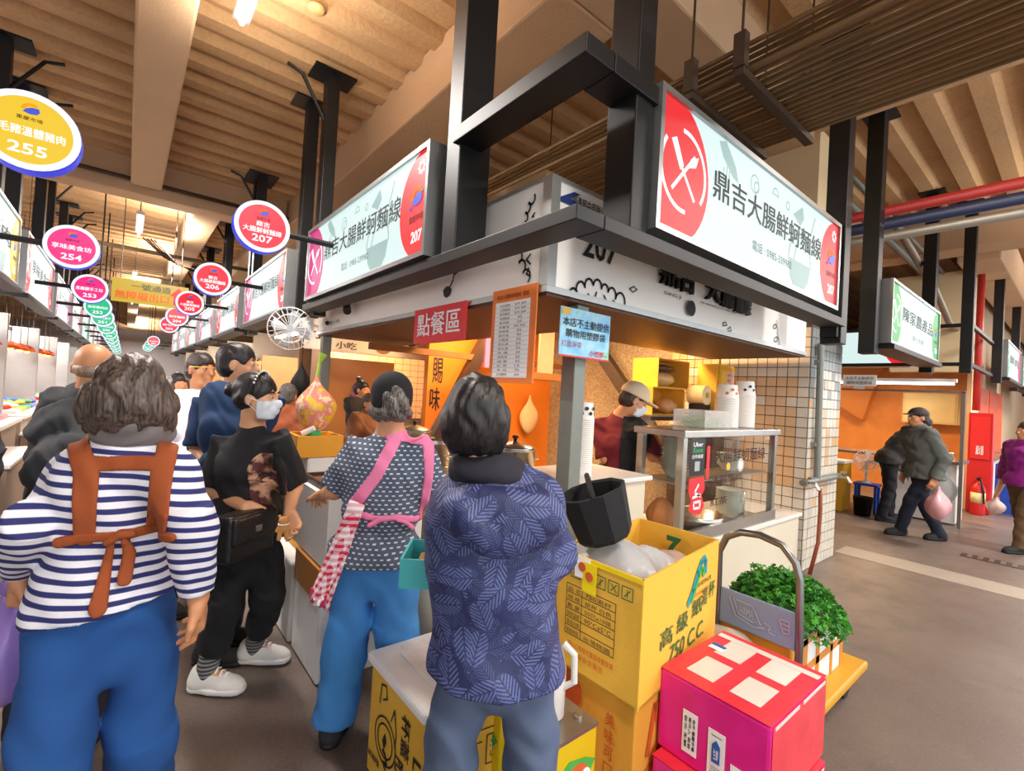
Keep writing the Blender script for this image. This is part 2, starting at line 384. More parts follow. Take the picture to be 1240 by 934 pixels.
def emblem(P, cx, cy, s, par, simple=False):
    """market emblem: orange arcs over a blue roof shape; s = width in metres"""
    fx, fy = s / P.w, s / P.h
    a = P.strokes('emblem_arc', [P.arc(cx + .05 * fx, cy - .05 * fy, .42 * s, 55, 175), P.arc(cx + .05 * fx, cy - .05 * fy, .33 * s, 60, 170)], .07 * s, g_ora, par, .0045)
    P.poly('emblem_roof', [(cx - .32 * fx, cy - .18 * fy), (cx - .2 * fx, cy + .02 * fy), (cx + .05 * fx, cy + .16 * fy), (cx + .36 * fx, cy + .18 * fy), (cx + .42 * fx, cy - .02 * fy), (cx + .3 * fx, cy - .2 * fy), (cx, cy - .26 * fy)], g_blu, par, .005)
    if not simple:
        P.poly('emblem_leaf', [(cx + .34 * fx, cy + .16 * fy), (cx + .40 * fx, cy + .28 * fy), (cx + .44 * fx, cy + .2 * fy), (cx + .52 * fx, cy + .2 * fy), (cx + .44 * fx, cy + .12 * fy)], g_grn, par, .006)
        P.poly('emblem_wave', [(cx - .5 * fx, cy - .3 * fy), (cx - .42 * fx, cy - .2 * fy), (cx - .28 * fx, cy - .24 * fy), (cx - .36 * fx, cy - .34 * fy)], g_blu, par, .006)
def cutlery(P, cx, cy, r, par):
    for a in (-55, 125): P.strokes('ring_mark', [P.arc(cx, cy, r, 20 + a, 150 + a)], r * .11, g_pureW, par)
    fx, fy = r / P.w, r / P.h
    P.strokes('knife_and_fork_mark', [[(cx - .5 * fx, cy - .55 * fy), (cx + .45 * fx, cy + .5 * fy)], [(cx + .5 * fx, cy - .6 * fy), (cx - .1 * fx, cy + .05 * fy)]], r * .1, g_pureW, par)
    P.poly('knife_and_fork_mark', [(cx - .62 * fx, cy + .62 * fy), (cx - .42 * fx, cy + .72 * fy), (cx - .05 * fx, cy + .12 * fy), (cx - .2 * fx, cy - .02 * fy)], g_pureW, par, .0045)
    P.poly('knife_and_fork_mark', [(cx + .1 * fx, cy + .12 * fy), (cx + .28 * fx, cy + .42 * fy), (cx + .62 * fx, cy + .55 * fy), (cx + .5 * fx, cy + .25 * fy)], g_pureW, par, .0045)
def box_sign(o, u, w, h, d, label, group=None, near=True, title='', left=g_red, right=g_red, number='', sub='', rail=False):
    P = Panel(o, u, (0, 0, 1), w, h); n = P.n; up = P.v
    t = thing('sign_box', P.at(.5, 0, -d / 2), label, 'sign', group)
    MB().prism([P.at(0, 0, -.004), P.at(1, 0, -.004), P.at(1, 1, -.004), P.at(0, 1, -.004)], -n * (d - .004)).build('housing', m_alu, t, bevel=.012)
    f = .028; b = MB()
    for (x0, y0, x1, y1) in ((-f, -f, w + f, 0), (-f, h, w + f, h + f), (-f, 0, 0, h), (w, 0, w + f, h)):
        b.prism([P.m(x0, y0, -d), P.m(x1, y0, -d), P.m(x1, y1, -d), P.m(x0, y1, -d)], n * (d + .018))
    b.build('rim', m_alu, t)
    P.rect('face', 0, 0, 1, 1, g_white, t, -.003, .003)
    R = .56 * h
    P.disc('coloured_disc', .03, .47, R * 1.05, left, t, .001, clip=True)
    P.disc('coloured_disc', 1.0, .48, R, right, t, .001)
    if near:
        # pale kitchen motifs
        P.poly('bowl_motif', [(.62, .30), (.78, .30), (.765, .12), (.74, .03), (.66, .03), (.635, .12)], g_tex, t, .0012)
        P.strokes('bowl_motif', [P.arc(.70, .30, .08 * w, 0, 180, 16), [(.69, .62), (.655, .3)], [(.80, .9), (.77, .66)]], .016, g_tex, t, .0014)
        P.poly('leaf_motif', [(.22, .95), (.25, .99), (.30, .82), (.315, .70), (.29, .72), (.24, .84)], g_tex, t, .0014)
        P.strokes('fork_motif', [[(.255, .55), (.26, .78)], [(.245, .66), (.245, .75)], [(.27, .66), (.272, .75)]], .010, g_tex, t, .0014)
        P.strokes('mushroom_motif', [P.arc(.40, .80, .05, 0, 360, 16), P.arc(.41, .78, .03, 0, 360, 12), P.arc(.52, .84, .04, 0, 180), [(.50, .84), (.54, .84)], P.arc(.60, .82, .025, 0, 360, 10)], .009, g_tex, t, .0014)
        P.poly('leaf_motif', [(.64, .78), (.70, .92), (.715, .80), (.69, .70)], g_tex, t, .0014)
    if near or w < 2.5: cutlery(P, .085, .5, .19 * h / .6, t)
    if title: P.text(title, .20, .44, .855, .70, k_ink, t, .018)
    if sub: P.text(sub, .40, .17, .64, .27, k_ink, t)
    if number:
        emblem(P, .945, .56, .17 * h / .6, t, not near)
        P.text('重慶市場', .91, .33, .985, .40, g_inkr, t, .01)
        P.text(number, .925, .12, .985, .24, g_pureW, t, .03)
        if near: P.strokes('flower_mark', [P.arc(.965, .85, .028, 0, 360, 12)] + [[(.965 + .03 / w * math.cos(a), .85 + .03 / h * math.sin(a)), (.965 + .042 / w * math.cos(a), .85 + .042 / h * math.sin(a))] for a in [k * PI / 4 for k in range(8)]], .014, g_pureW, t)
    if rail: MB().prism([P.m(-.05, -.09, -d), P.m(w + .05, -.09, -d), P.m(w + .05, -.04, -d), P.m(-.05, -.04, -d)], n * (d + .05)).build('under_rail', m_blk, t)
    return t
NAME = '鼎吉大腸鮮蚵麵線'; TEL = '電話 : 0985-339982'
box_sign((1.80, YR, 2.345), (1, 0, 0), 2.33, .60, .17, 'wide lit sign box with a red disc, on the corridor side above the glass case', title=NAME, number='207', sub=TEL)
box_sign((XL, 4.72, 2.335), (0, -1, 0), 2.27, .61, .17, 'wide lit sign box with a magenta disc, on the aisle side of the corner', title=NAME, number='207', sub=TEL, left=g_mag)
# next sign boxes down the right side of the aisle
ORD = ['first', 'second', 'third', 'fourth', 'fifth', 'sixth', 'seventh', 'eighth', 'ninth', 'tenth', 'eleventh', 'twelfth']
TITLES = ['蚵仔麵線', '滷肉飯', '壽司', '甜不辣', '豆花', '魯味']
for i in range(6):
    y1 = 7.75 + i * 2.75
    box_sign((XL, y1, 2.335), (0, -1, 0), 2.2, .61, .17,
             ['lit sign box with a purple disc under the first round red sign', 'lit sign box second behind the magenta-disc box on the right row', 'lit sign box third behind the magenta-disc box on the right row', 'lit sign box fourth behind the magenta-disc box on the right row'][min(i, 3)] if i < 4 else 'small bright sign box, %s along the right row of the aisle' % ORD[i],
             'sign boxes along the right row', near=False, title=TITLES[i] if i else NAME, left=g_mag if i % 2 == 0 else g_red, right=g_red, number=str(206 - i) if i < 3 else '', rail=True)
    f2 = thing('sign_post', (1.45, y1 + .28, 2.2), 'black ceiling post past the far end of the %s right-row sign box' % ORD[i], 'post', 'ceiling posts of the right row')
    post(f2, 1.45, y1 + .28, 2.2, 4.62, (.12, .14)); f2 = thing('sign_post', (1.45, y1 - 2.2, 2.2), 'black ceiling post before the near end of the %s right-row sign box' % ORD[i], 'post', 'ceiling posts of the right row')
    post(f2, 1.45, y1 - 2.2, 2.2, 4.62, (.12, .14), 0)
# left row
LSG = [('黑豬肉', g_yel, g_yel, '255', 'lit sign box with a yellow disc at the left edge of the view'), ('享味美食坊', g_red, g_red, '254', 'lit sign box with two red discs behind the yellow-disc box on the left row'),
       ('手工水餃', g_mag, g_mag, '253', 'lit sign box with magenta discs, third from the yellow-disc box on the left row'), ('魚丸', g_red, g_red, '252', 'lit sign box fourth from the yellow-disc box on the left row'), ('肉品', g_aq, g_aq, '', 'small bright sign box, fifth along the left row of the aisle'), ('蔬果', g_red, g_red, '', 'small bright sign box, sixth along the left row of the aisle'), ('生鮮', g_aq, g_mag, '', 'small bright sign box, seventh along the left row of the aisle'), ('素食', g_red, g_mag, '', 'small bright sign box, eighth along the left row of the aisle')]
for i, (tt, a, b_, num, lb) in enumerate(LSG):
    y0 = 4.45 + i * 2.85
    box_sign((-.9, y0, 2.36), (0, 1, 0), 2.35, .61, .08, lb, 'sign boxes along the left row', near=(i < 1), title=tt, left=a, right=b_, number=num, rail=True)
    for dy, br in ((.2, 1), (2.1, 1)):
        f2 = thing('sign_post', (-1.05, y0 + dy, 2.3), 'black steel braced ceiling post at the %s end of the %s left-row sign box' % ('near' if dy < 1 else 'far', ORD[i]), 'post', 'ceiling posts of the left row')
        post(f2, -1.05, y0 + dy, 2.3, 4.62, (.12, .14), br)
# round signs on arms
m_bluerim = glow('blue_led_rim', '#2a3be0', .75); m_disc_rim = glow('white_lit_ring', '#eef4ff', .95)
def round_sign(x, y, z, r, col, label, lines, num, side, group, near=True):
    P = Panel((x - r, y, z - r), (1, 0, 0), (0, 0, 1), 2 * r, 2 * r)
    t = thing('round_sign', (x, y, z - r), label, 'sign', group)
    MB().lathe((x, y, z), [(r * .96, -.1), (r, -.085), (r, -.012), (r * .985, 0)], 40, axis=(0, -1, 0)).build('housing', m_bluerim, t)
    P.disc('ring', .5, .5, r * .985, m_disc_rim, t, .001, clip=False)
    P.disc('face', .5, .5, r * .83, col, t, .003, clip=False)
    emblem(P, .5, .76, r * .42, t, True)
    if near: P.text('重慶市場', .38, .62, .62, .67, g_inkr, t, .01, .0062)
    if len(lines) == 2: P.text(lines[0], .38, .49, .62, .59, g_pureW, t, .02, .006); P.text(lines[1], .16, .36, .84, .47, g_pureW, t, .02, .006)
    else: P.text(lines[0], .16 if len(lines[0]) < 6 else .13, .42, .84, .54, g_pureW, t, .02, .006)
    P.text(num, .32, .19, .68, .33, g_pureW, t, .02, .006)
    if (side > 0 and y > 13) or (side < 0 and y > 9): MB().tube([(x, y + .05, z + r * .9), (x, y + .05, 4.66)], .012, 5).build('hanger_rod', m_blk, t)
    xe = 1.40 if side > 0 else -1.0
    MB().tube([(x + side * r * .9, y + .06, z), (xe, y + .06, z)], .025, 8).build('arm', m_blk, t)
    return t
NR = '鼎吉', '大腸鮮蚵麵線'
RR = [(4.0, '207', NR), (6.65, '206', NR), (9.25, '205', NR), (11.7, '204', ('蚵仔麵線',)), (13.9, '203', ('壽司捲',)), (22.0, '201', ('水果行',)), (25, '200', ('青果',)), (28, '199', ('蔬菜',))]
for i, (y, num, ln) in enumerate(RR):
    round_sign(.745, y, 2.70, .195, g_rose if i < 6 else g_aq, 'round %s lit sign reading %s, %s from the front of the right row' % ('red' if i < 6 else 'green', num, ORD[i]), ln, num, 1, 'round signs of the right row', i < 3)
LL = [(3.1, '255', ('黑毛豬溫體豬肉',), g_yel), (5.4, '254', ('享味美食坊',), g_mg2), (8.0, '253', ('素雞腳手工坊',), g_mg2), (10.2, '252', ('翁家雞肉店',), g_aq), (12.2, '251', ('鮮魚海產行',), g_aq), (14.6, '250', ('家禽肉品',), g_aq), (17, '249', ('雞蛋行',), g_aq), (19.4, '248', ('海味',), g_aq), (22, '247', ('魚丸',), g_aq), (25, '246', ('肉品',), g_aq), (28, '245', ('肉品',), g_aq), (32, '244', ('肉品',), g_aq)]
for i, (y, num, ln, col) in enumerate(LL):
    round_sign(-.40, y, 2.62 if i == 0 else 2.555, .18, col, 'round %s lit sign reading %s, %s from the front of the left row' % ({0: 'yellow', 1: 'magenta', 2: 'magenta'}.get(i, 'green'), num, ORD[i]), ln, num, -1, 'round signs of the left row', i < 3)
# green sign box of the farmer's stall across the corner
g2 = box_sign((5.95, 1.3, 2.30), (1, 0, 0), 2.3, .60, .2, 'green and white lit sign box hanging over the corridor past the tiled column', near=False, title='陳家農產品', left=g_grn, right=g_grn, number='206', sub='蔬果 米 五穀 雜糧', rail=True)
for x in (5.8, 8.5):
    f2 = thing('sign_post', (x, 1.44, 2.2), 'black steel ceiling post at the %s end of the green sign box' % ('near' if x < 7 else 'far'), 'post', 'posts of the green sign box'); post(f2, x, 1.44, 2.15, 4.62, (.15, .14), 0)
for (y, z, lbl) in ((2.35, 2.3, 'red and blue lit sign box hanging across the corner behind the green sign'),):
    box_sign((9.35, 3.3, 2.33), (0, -1, 0), 1.5, .55, .15, lbl, near=False, title='', left=g_blu, right=g_red, number='113')
for i in range(3):
    box_sign((11.9 + i * 3, .95, 2.35), (1, 0, 0), 2.4, .6, .15, ['white lit sign box with purple end beyond the red pipe, first in its row', 'white lit sign box second beyond the red pipe', 'white lit sign box third beyond the red pipe'][i], 'sign boxes beyond the red pipe', near=False, title=['鮮肉', '水果', '雜貨'][i], left=g_grn, right=g_mag, rail=True)
    f2 = thing('sign_post', (11.7 + 3 * i, 1.05, 2.2), 'black steel ceiling post beside the %s sign box beyond the red pipe' % ORD[i], 'post', 'posts beyond the red pipe'); post(f2, 11.7 + 3 * i, 1.05, 2.2, 4.62, (.13, .13), 1)
fr3 = thing('corner_rail_frame', (9.2, 1.2, 2.3), 'thin black double rail frame over the glass-screened corner stall', 'rail frame')
for z in (2.30, 2.86):
    MB().bx((9.18, 1.1, z), (9.24, 4.5, z + .05)).build('rail', m_blk, fr3); MB().bx((9.24, 1.08, z), (13, 1.13, z + .05)).build('rail', m_blk, fr3)
post(fr3, 9.25, 1.14, 2.2, 4.62, (.13, .13), 0); post(fr3, 9.25, 3.9, 2.2, 4.62, (.13, .13), 0)
# ================================================================ the noodle stall: fascia, print, notices
SX, SY = 1.59, 1.72
m_board = pm('fascia_white_board', '#faf8f2', .5, var=.04, scale=1.5)
m_edge = pm('aluminium_edge', '#c3c6c4', .35, metal=.7)
m_soff = pm('brown_soffit_board', '#5b3a22', .55, var=.12, scale=1.2)
fa = thing('stall_fascia', (SX + .05, SY + .05, 2.067), 'white printed fascia board wrapping the corner of the noodle stall', 'fascia')
b = MB().bx((SX, SY, 2.09), (SX + .09, 5.34, 2.63)).bx((SX + .09, SY, 2.09), (4.95, SY + .09, 2.63)); b.build('board', m_board, fa)
MB().bx((SX - .008, SY - .008, 2.062), (SX + .1, 5.36, 2.095)).build('edge_strip', m_edge, fa); MB().bx((SX + .1, SY - .008, 2.062), (4.98, SY + .1, 2.095)).build('edge_strip', m_edge, fa)
MB().bx((SX - .008, SY - .008, 2.63), (SX + .1, 5.36, 2.65)).build('edge_strip', m_edge, fa); MB().bx((SX + .1, SY - .008, 2.63), (4.98, SY + .1, 2.65)).build('edge_strip', m_edge, fa)
MB().bx((SX - .012, SY - .012, 2.095), (SX + .05, SY + .05, 2.63)).build('corner_strip', m_edge, fa)
MB().bx((SX + .01, SY + .01, 2.045), (2.6, 5.34, 2.06)).build('soffit', m_soff, fa); MB().bx((2.6, SY + .01, 2.045), (5.0, 2.66, 2.06)).build('soffit', m_soff, fa)
PR = Panel((SX, SY - .002, 2.067), (1, 0, 0), (0, 0, 1), 3.3, .565); PL = Panel((SX - .002, 5.34, 2.067), (0, -1, 0), (0, 0, 1), 3.62, .565)
def on(P, x, y):       # where the sight line of a photo pixel meets the panel, as fractions of it
    d = V(_ray(x, y)); e = V(EYEP); t = (P.o - e).dot(P.n) / d.dot(P.n); q = e + d * t - P.o
    return q.dot(P.u) / P.w, q.dot(P.v) / P.h
def onl(P, pts): return [on(P, *p) for p in pts]
def scallop(P, name, pts, mat, w, dep):
    L = []
    for a, c in zip(pts, pts[1:]):
        ax, ay, cx_, cy_ = a[0] * P.w, a[1] * P.h, c[0] * P.w, c[1] * P.h
        mx, my = (ax + cx_) / 2, (ay + cy_) / 2; dx, dy = cx_ - ax, cy_ - ay; r = math.hypot(dx, dy) / 2; a0 = math.atan2(ay - my, ax - mx)
        L.append([((mx + r * math.cos(a0 - PI * k / 8)) / P.w, (my + r * math.sin(a0 - PI * k / 8) * dep) / P.h) for k in range(9)])
    return P.strokes(name, L, w, mat, fa)
scallop(PR, 'intestine_drawing', onl(PR, [(690, 362), (698, 354), (708, 348), (718, 346), (728, 350), (736, 354), (745, 362), (756, 370)]), k_ink, .012, 1.2)
PR.strokes('intestine_drawing', [onl(PR, q) for q in ([(712, 356), (715, 364)], [(722, 354), (720, 362)], [(731, 358), (734, 365)], [(742, 364), (746, 369)])], .01, k_ink, fa)
for q in ([(762, 350), (767, 347), (771, 351), (766, 354), (762, 350)], [(875, 392), (878, 390), (880, 394), (876, 395), (875, 392)], [(881, 399), (884, 396), (885, 401), (881, 401)]): PR.strokes('bean_drawing', [onl(PR, q)], .007, k_ink, fa)
for q0, q1, tx in (((704, 330), (748, 296), '207'),):
    x0, y0 = on(PR, *q0); x1, y1 = on(PR, *q1); PR.text(tx, x0, .40, x1, .66, k_ink, fa, .02)
x0, _ = on(PR, 692, 250); x1, _ = on(PR, 737, 265); PR.text('經濟部中部辦公室', x0, .83, x1, .93, k_ink, fa, .012)
xl = on(PR, 683, 238)[0]; PR.poly('office_logo', [(xl - .02, .82), (xl + .02, .95), (xl + .035, .95), (xl + .012, .88), (xl + .04, .86), (xl + .03, .82)], pm('office_blue', '#1e3a7a'), fa, .004)
PR.text('DING JI', on(PR, 804, 358)[0], .27, on(PR, 824, 366)[0], .32, k_ink, fa); PR.text('stir-stewed pork with rice', on(PR, 847, 372)[0], .30, on(PR, 890, 382)[0], .34, k_ink, fa)
scallop(PR, 'intestine_drawing', onl(PR, [(940, 388), (936, 396), (941, 404), (937, 412), (943, 421)]), k_ink, .008, 1)
PL.text('stir-stewed pork with rice', on(PL, 497, 355)[0], .55, on(PL, 535, 345)[0], .61, k_ink, fa); PL.text('LARGE INTESTINE OYSTER NOODLE', on(PL, 438, 372)[0], .40, on(PL, 478, 362)[0], .46, k_ink, fa); PL.text('精緻小吃', on(PL, 394, 394)[0], .12, on(PL, 412, 390)[0], .19, k_ink, fa)
PL.poly('spoon_drawing', onl(PL, [(537, 352), (538, 359), (541, 361), (545, 358), (547, 351), (545, 347), (541, 347)]), k_ink, fa); PL.strokes('spoon_drawing', [onl(PL, [(545, 348), (549, 340), (550, 333), (555, 329)])], .014, k_ink, fa)
scallop(PL, 'intestine_drawing', onl(PL, [(648, 236), (641, 246), (637, 258), (633, 272), (630, 290), (628, 306), (629, 318), (634, 330), (640, 341)]), k_ink, .012, 1.1)
PL.strokes('intestine_drawing', [onl(PL, q) for q in ([(648, 258), (645, 263), (647, 262)], [(643, 308), (638, 315), (643, 320)], [(641, 325), (638, 332), (643, 335)], [(636, 268), (640, 273)])], .011, k_ink, fa)
# black cut-out letters standing on the fascia, half behind the sign frame
for q, tx, sc_ in (((797, 820, 838, 852), '鼎吉', 1), ((858, 893), '麵線', 1)):
    pass
x0, x1 = on(PR, 795, 350)[0], on(PR, 850, 365)[0]; x2, x3 = on(PR, 852, 360)[0], on(PR, 897, 372)[0]
b = MB()
for tx, a, c, z0, z1 in (('鼎', x0, x0 + .06, .37, .72), ('吉', x0 + .065, x0 + .12, .36, .72), ('大', x2 - .005, x2 + .055, .36, .62), ('腸', x2 + .06, x2 + .115, .34, .60), ('麵線', x2 + .12, x2 + .2, .32, .58)):
    for o_ in (.012, .02, .028, .036): PR.text(tx, a, z0, c, z1, m_blk, fa, .03, o_, 'raised_lettering')
PR.disc('raised_disc', on(PR, 834, 370)[0], .20, .052, m_blk, fa, .02)

m_paper = pm('white_paper', '#fbfbfb', .7, var=.02); m_redb = pm('red_plastic_board', '#e6262f', .4); m_orab = pm('orange_board', '#ee7d1e', .5)
# menu board
def hung(name, quad, plane, label, cat, mat, t=.008):
    """a thin board through four photo corners (TL,TR,BR,BL) lying on a world plane; returns (thing, Panel)"""
    Q = [plane(*p) for p in quad]; u = (Q[1] - Q[0] + Q[2] - Q[3]) / 2; w = u.length; v = V((0, 0, 1)); h = ((Q[0] - Q[3]).length + (Q[1] - Q[2]).length) / 2
    u.z = 0; c = (Q[0] + Q[1] + Q[2] + Q[3]) / 4; P = Panel(c - u.normalized() * w / 2 - v * h / 2, u, v, w, h)
    th = thing(name, P.at(.5, 0), label, cat)
    MB().prism([P.at(0, 0), P.at(1, 0), P.at(1, 1), P.at(0, 1)], -P.n * t).build('board', mat, th)
    return th, P
th, P = hung('menu_board', [(599, 354), (654, 341), (641, 468), (590, 461)], lambda x, y: atX(x, y, 1.565), 'tall orange menu board with a white price list, hanging from the fascia corner', 'menu board', m_orab)
P.rect('price_sheet', .09, .06, .88, .86, m_paper, th, .0015, .001)
P.text('鼎吉大腸鮮蚵麵線  菜單', .12, .89, .85, .94, m_brownink, th)
ITEMS = [('綜合麵線', '$70 $80'), ('大腸麵線', '$70 $80'), ('鮮蚵麵線', '$70 $80'), ('清麵線', '45'), ('魯肉飯', '35'), ('肉羹湯', '$40 $60'), ('魷魚羹', '50'), ('蚵仔湯', '40'), ('大腸湯', '35'), ('貢丸湯', '60'), ('魚丸湯', '30'), ('豆 腐', '20'), ('燙青菜', '30'), ('滷 蛋', '35'), ('紅 茶', '15'), ('冬 瓜', '70'), ('加大腸鮮蚵', '60')]
for i, (a, c) in enumerate(ITEMS):
    y = .845 - (i + 1) * .0455
    P.text(a, .2, y + .009, .44, y + .035, k_ink, th, off=.003); P.text(c, .62 if len(c) < 4 else .55, y + .009, .72 if len(c) < 4 else .80, y + .035, k_ink, th, off=.003)
    P.rect('rule_line', .09, y, .88, y + .0015, k_ink, th, .003, .0005)
th, P = hung('order_point_sign', [(505, 377), (567, 363), (561, 411), (498, 417)], lambda x, y: atX(x, y, 1.56), 'red board with three white characters hanging from the white fascia', 'sign', m_redb)
P.text('點餐區', .08, .2, .92, .85, m_paper, th, .02)
# blue notice
g = NG('notice_watercolour', .5); n1 = g.noise(9, detail=5)
c = g.mix(g.ramp(n1, .35, .55), '#6db9e6', '#a9dcf0'); c = g.mix(g.ramp(n1, .58, .68), c, '#86d3b0'); m_wc = g.done(c)
th, P = hung('bag_notice', [(680, 373), (740, 381), (736, 437), (676, 432)], lambda x, y: atY(x, y, 1.70), 'pale blue watercolour notice with black and red characters hung beside the grey post', 'notice', m_wc, .006)
P.text('本店不主動提供', .04, .62, .97, .80, k_ink, th, .014); P.text('購物用塑膠袋', .1, .4, .9, .57, k_ink, th, .014)
P.text('打造淨零', .03, .2, .42, .33, pm('rose_ink', '#b04a58'), th); P.text('小塑膠~', .58, .06, .95, .19, pm('red_ink', '#d63a3a'), th, .01)
P.rect('bottom_strip', 0, 0, 1, .035, pm('red_ink', '#d63a3a'), th, .002)
P.poly('yellow_corner', [(.02, .84), (.17, .86), (.17, .98), (.02, .98)], pm('print_yellow', '#e9bb48'), th)
# steel posts of the stall
for p, lb, zt in (((1.9, 1.80), 'square grey galvanised post at the corner of the noodle stall', 2.045), ((1.66, 5.25), 'grey galvanised post at the far left end of the white fascia', 2.045)):
    t = thing('stall_post', (p[0], p[1], 0), lb, 'post'); MB().bx((p[0] - .045, p[1] - .05, .012), (p[0] + .045, p[1] + .05, zt)).build('shaft', m_galv, t, bevel=.006); MB().bx((p[0] - .09, p[1] - .09, 0), (p[0] + .09, p[1] + .09, .012)).build('foot_plate', m_galv, t)
# slanted braces inside the stall
m_brace = pm('brown_painted_steel', '#3f2c20', .5, metal=.2)
def brace(a, b, w, label):
    t = thing('slanted_brace', a, label, 'brace'); a, b = V(a), V(b)
    MB().tube([a, b], w, 4).build('web', m_brace, t); d = (b - a).normalized()
    s = d.orthogonal().normalized() * w * .8; MB().tube([a + s * 1.0, b + s * 1.0], w * .45, 4).build('flange', pm('beige_steel', '#b3875e', .5), t)
brace((2.55, 4.9, .35), (3.75, 4.9, 2.62), .1, 'slanted brown steel brace in front of the orange wall')
brace((4.9, 3.05, .9), (4.9, 4.6, 2.65), .1, 'slanted brown steel brace in front of the speckled wall')
PO = Panel((2.95, 5.3, 0), (1, 0, 0), (0, 0, 1), 2.15, 2.7)
ot = thing('wall_lettering', (3.2, 5.29, 1.5), 'dark handwritten characters on the orange wall behind the brace', 'lettering')
PO.text('賜', .03, .60, .10, .72, k_ink, ot, .02); PO.text('味', .02, .47, .09, .58, k_ink, ot, .02)

# ================================================================ counters, pots, cups
m_steel = pm('stainless_steel', '#b9b5ae', .25, metal=.9, var=.12, scale=6); m_steelw = pm('worn_stainless', '#a29c92', .35, metal=.8, var=.2, scale=12)
m_creamc = pm('cream_counter', '#ddd3bb', .45, var=.06, scale=3); m_whitec = pm('white_worktop', '#e6e2da', .4, var=.05)
ct = thing('aisle_counter', (2.0, 3.4, 0), 'long stainless cooking counter along the aisle side of the stall', 'counter')
MB().bx((1.66, 2.4, .05), (2.45, 4.42, .84)).build('body', m_steelw, ct); MB().bx((1.62, 2.36, .84), (2.5, 4.46, .88)).build('worktop', m_steel, ct, bevel=.006)
ct = thing('corner_counter', (2.2, 2.05, 0), 'small white counter beside the grey corner post', 'counter')
MB().bx((2.02, 1.8, .02), (2.62, 2.3, 1.04)).build('body', m_creamc, ct); MB().bx((1.99, 1.77, 1.04), (2.66, 2.33, 1.07)).build('worktop', m_whitec, ct, bevel=.006)
ct = thing('side_counter', (3.9, 2.1, 0), 'cream counter under the glass display case', 'counter')
MB().bx((2.75, 1.74, .02), (5.05, 2.4, .53)).build('body', m_creamc, ct); MB().bx((2.72, 1.72, .53), (5.08, 2.44, .565)).build('worktop', m_whitec, ct, bevel=.006)
def pot(x, y, z, r, h, label, mat=None, lid=True, group='pots on the cooking counter'):
    t = thing('cooking_pot', (x, y, z), label, 'pot', group); mat = mat or m_steel
    MB().lathe((x, y, z), [(r * .94, 0), (r, .02), (r, h), (r * 1.06, h + .01), (r * .97, h + .01), (r * .95, h - .01), (r * .9, .02)], 24).build('body', mat, t, True)
    if lid:
        MB().lathe((x, y, z + h + .01), [(r * 1.02, 0), (r * .9, .02), (r * .3, .05), (.0, .055)], 24).build('lid', mat, t, True); MB().lathe((x, y, z + h + .06), [(.012, 0), (.012, .02), (.025, .03), (.02, .045), (0, .047)], 10).build('knob', m_blk, t, True)
    for s in (-1, 1): MB().tube([(x + s * r, y - .05, z + h * .75), (x + s * (r + .04), y - .05, z + h * .75), (x + s * (r + .04), y + .05, z + h * .75), (x + s * r, y + .05, z + h * .75)], .008, 6).build('handle', mat, t)
pot(2.2, 2.62, .88, .15, .26, 'lidded stainless pot on the counter nearest the grey post')
pot(2.12, 3.05, .88, .17, .22, 'stainless pot with black lid beside the dark haired customer', m_steelw)
pot(2.1, 3.6, .88, .19, .2, 'wide open stainless pot midway along the cooking counter', lid=False)
pot(2.2, 4.15, .88, .16, .24, 'stainless pot toward the far end of the cooking counter', m_steelw)
for i in range(6):
    o = MB().lathe((2.42, 2.44 + .0 * i, .885 + i * .018), [(.05, 0), (.11, .03), (.118, .034), (.108, .032), (.05, .008)], 20).build('bowl', pm('white_melamine', '#ece9e2', .3), smooth=True); tag(o, 'white bowl in a small stack on the steel counter, %s from the bottom' % ['first', 'second', 'third', 'fourth', 'fifth', 'topmost, sixth'][i], 'bowl', 'bowls on the steel counter')
m_cup = pm('paper_cup_white', '#f0ece4', .55, var=.03)
def cup_print(P_, c, z, r, par, col):
    pass
def cupstack(x, y, z, n, r, label, mark=k_ink, pitch=.0125, h=.11, group=None):
    """nested paper cups, each a thing; the topmost upside-up rim shows printed marks on its side"""
    proto = None
    for i in range(n):
        zz = z + i * pitch
        if proto is None:
            b = MB().lathe((x, y, zz), [(r * .78, h), (r * .8, h - .002), (r * .97, .012), (r, .008), (r, 0), (r * .93, 0), (r * .74, h - .01)], 22)
            proto = b.build('paper_cup', m_cup, smooth=True); tag(proto, label, 'paper cup', group); o = proto
        else:
            o = proto.copy(); COL.objects.link(o); o.location.z += i * pitch; o['org'] = [x, y, zz]; o['label'] = label
    # the top cup carries the visible print
    o['label'] = 'printed topmost cup of ' + label.split(' in ', 1)[1]
    for k, a in enumerate((-2.7, -2.2, -1.75, -1.3, -.9)):
        rr = r * .905; cz = zz + h * .5 + (.018 if k % 2 else -.012); n_ = V((math.cos(a), math.sin(a), 0)); u = V((-math.sin(a), math.cos(a), 0))
        pts = [V((x, y, cz)) + n_ * (rr + .003 - .10 * q[1]) + u * q[0] + V((0, 0, q[1])) for q in [(.014 * math.cos(t), .012 * math.sin(t)) for t in [j * PI / 4 for j in range(8)]]]
        MB().prism(pts, n_ * .001).build('printed_mark', mark, o)
cupstack(2.21, 1.98, 1.07, 28, .062, 'white paper cup in the tall nested stack on the small corner counter', k_ink, group='cups on the corner counter')
cupstack(3.95, 1.95, 1.365, 20, .095, 'white paper cup in the shorter stack on the glass case', pm('orange_print', '#e0662a'), .0125, .12, 'cups in the shorter stack on the glass case')
cupstack(4.27, 1.95, 1.365, 23, .09, 'white paper cup in the taller stack at the right on the glass case', k_ink, .0125, .13, 'cups in the taller stack on the glass case')
cupstack(4.47, 2.1, 1.365, 6, .075, 'white paper cup in the low stack at the right end of the glass case', k_ink, .0125, .12, 'cups in the low stack on the glass case')
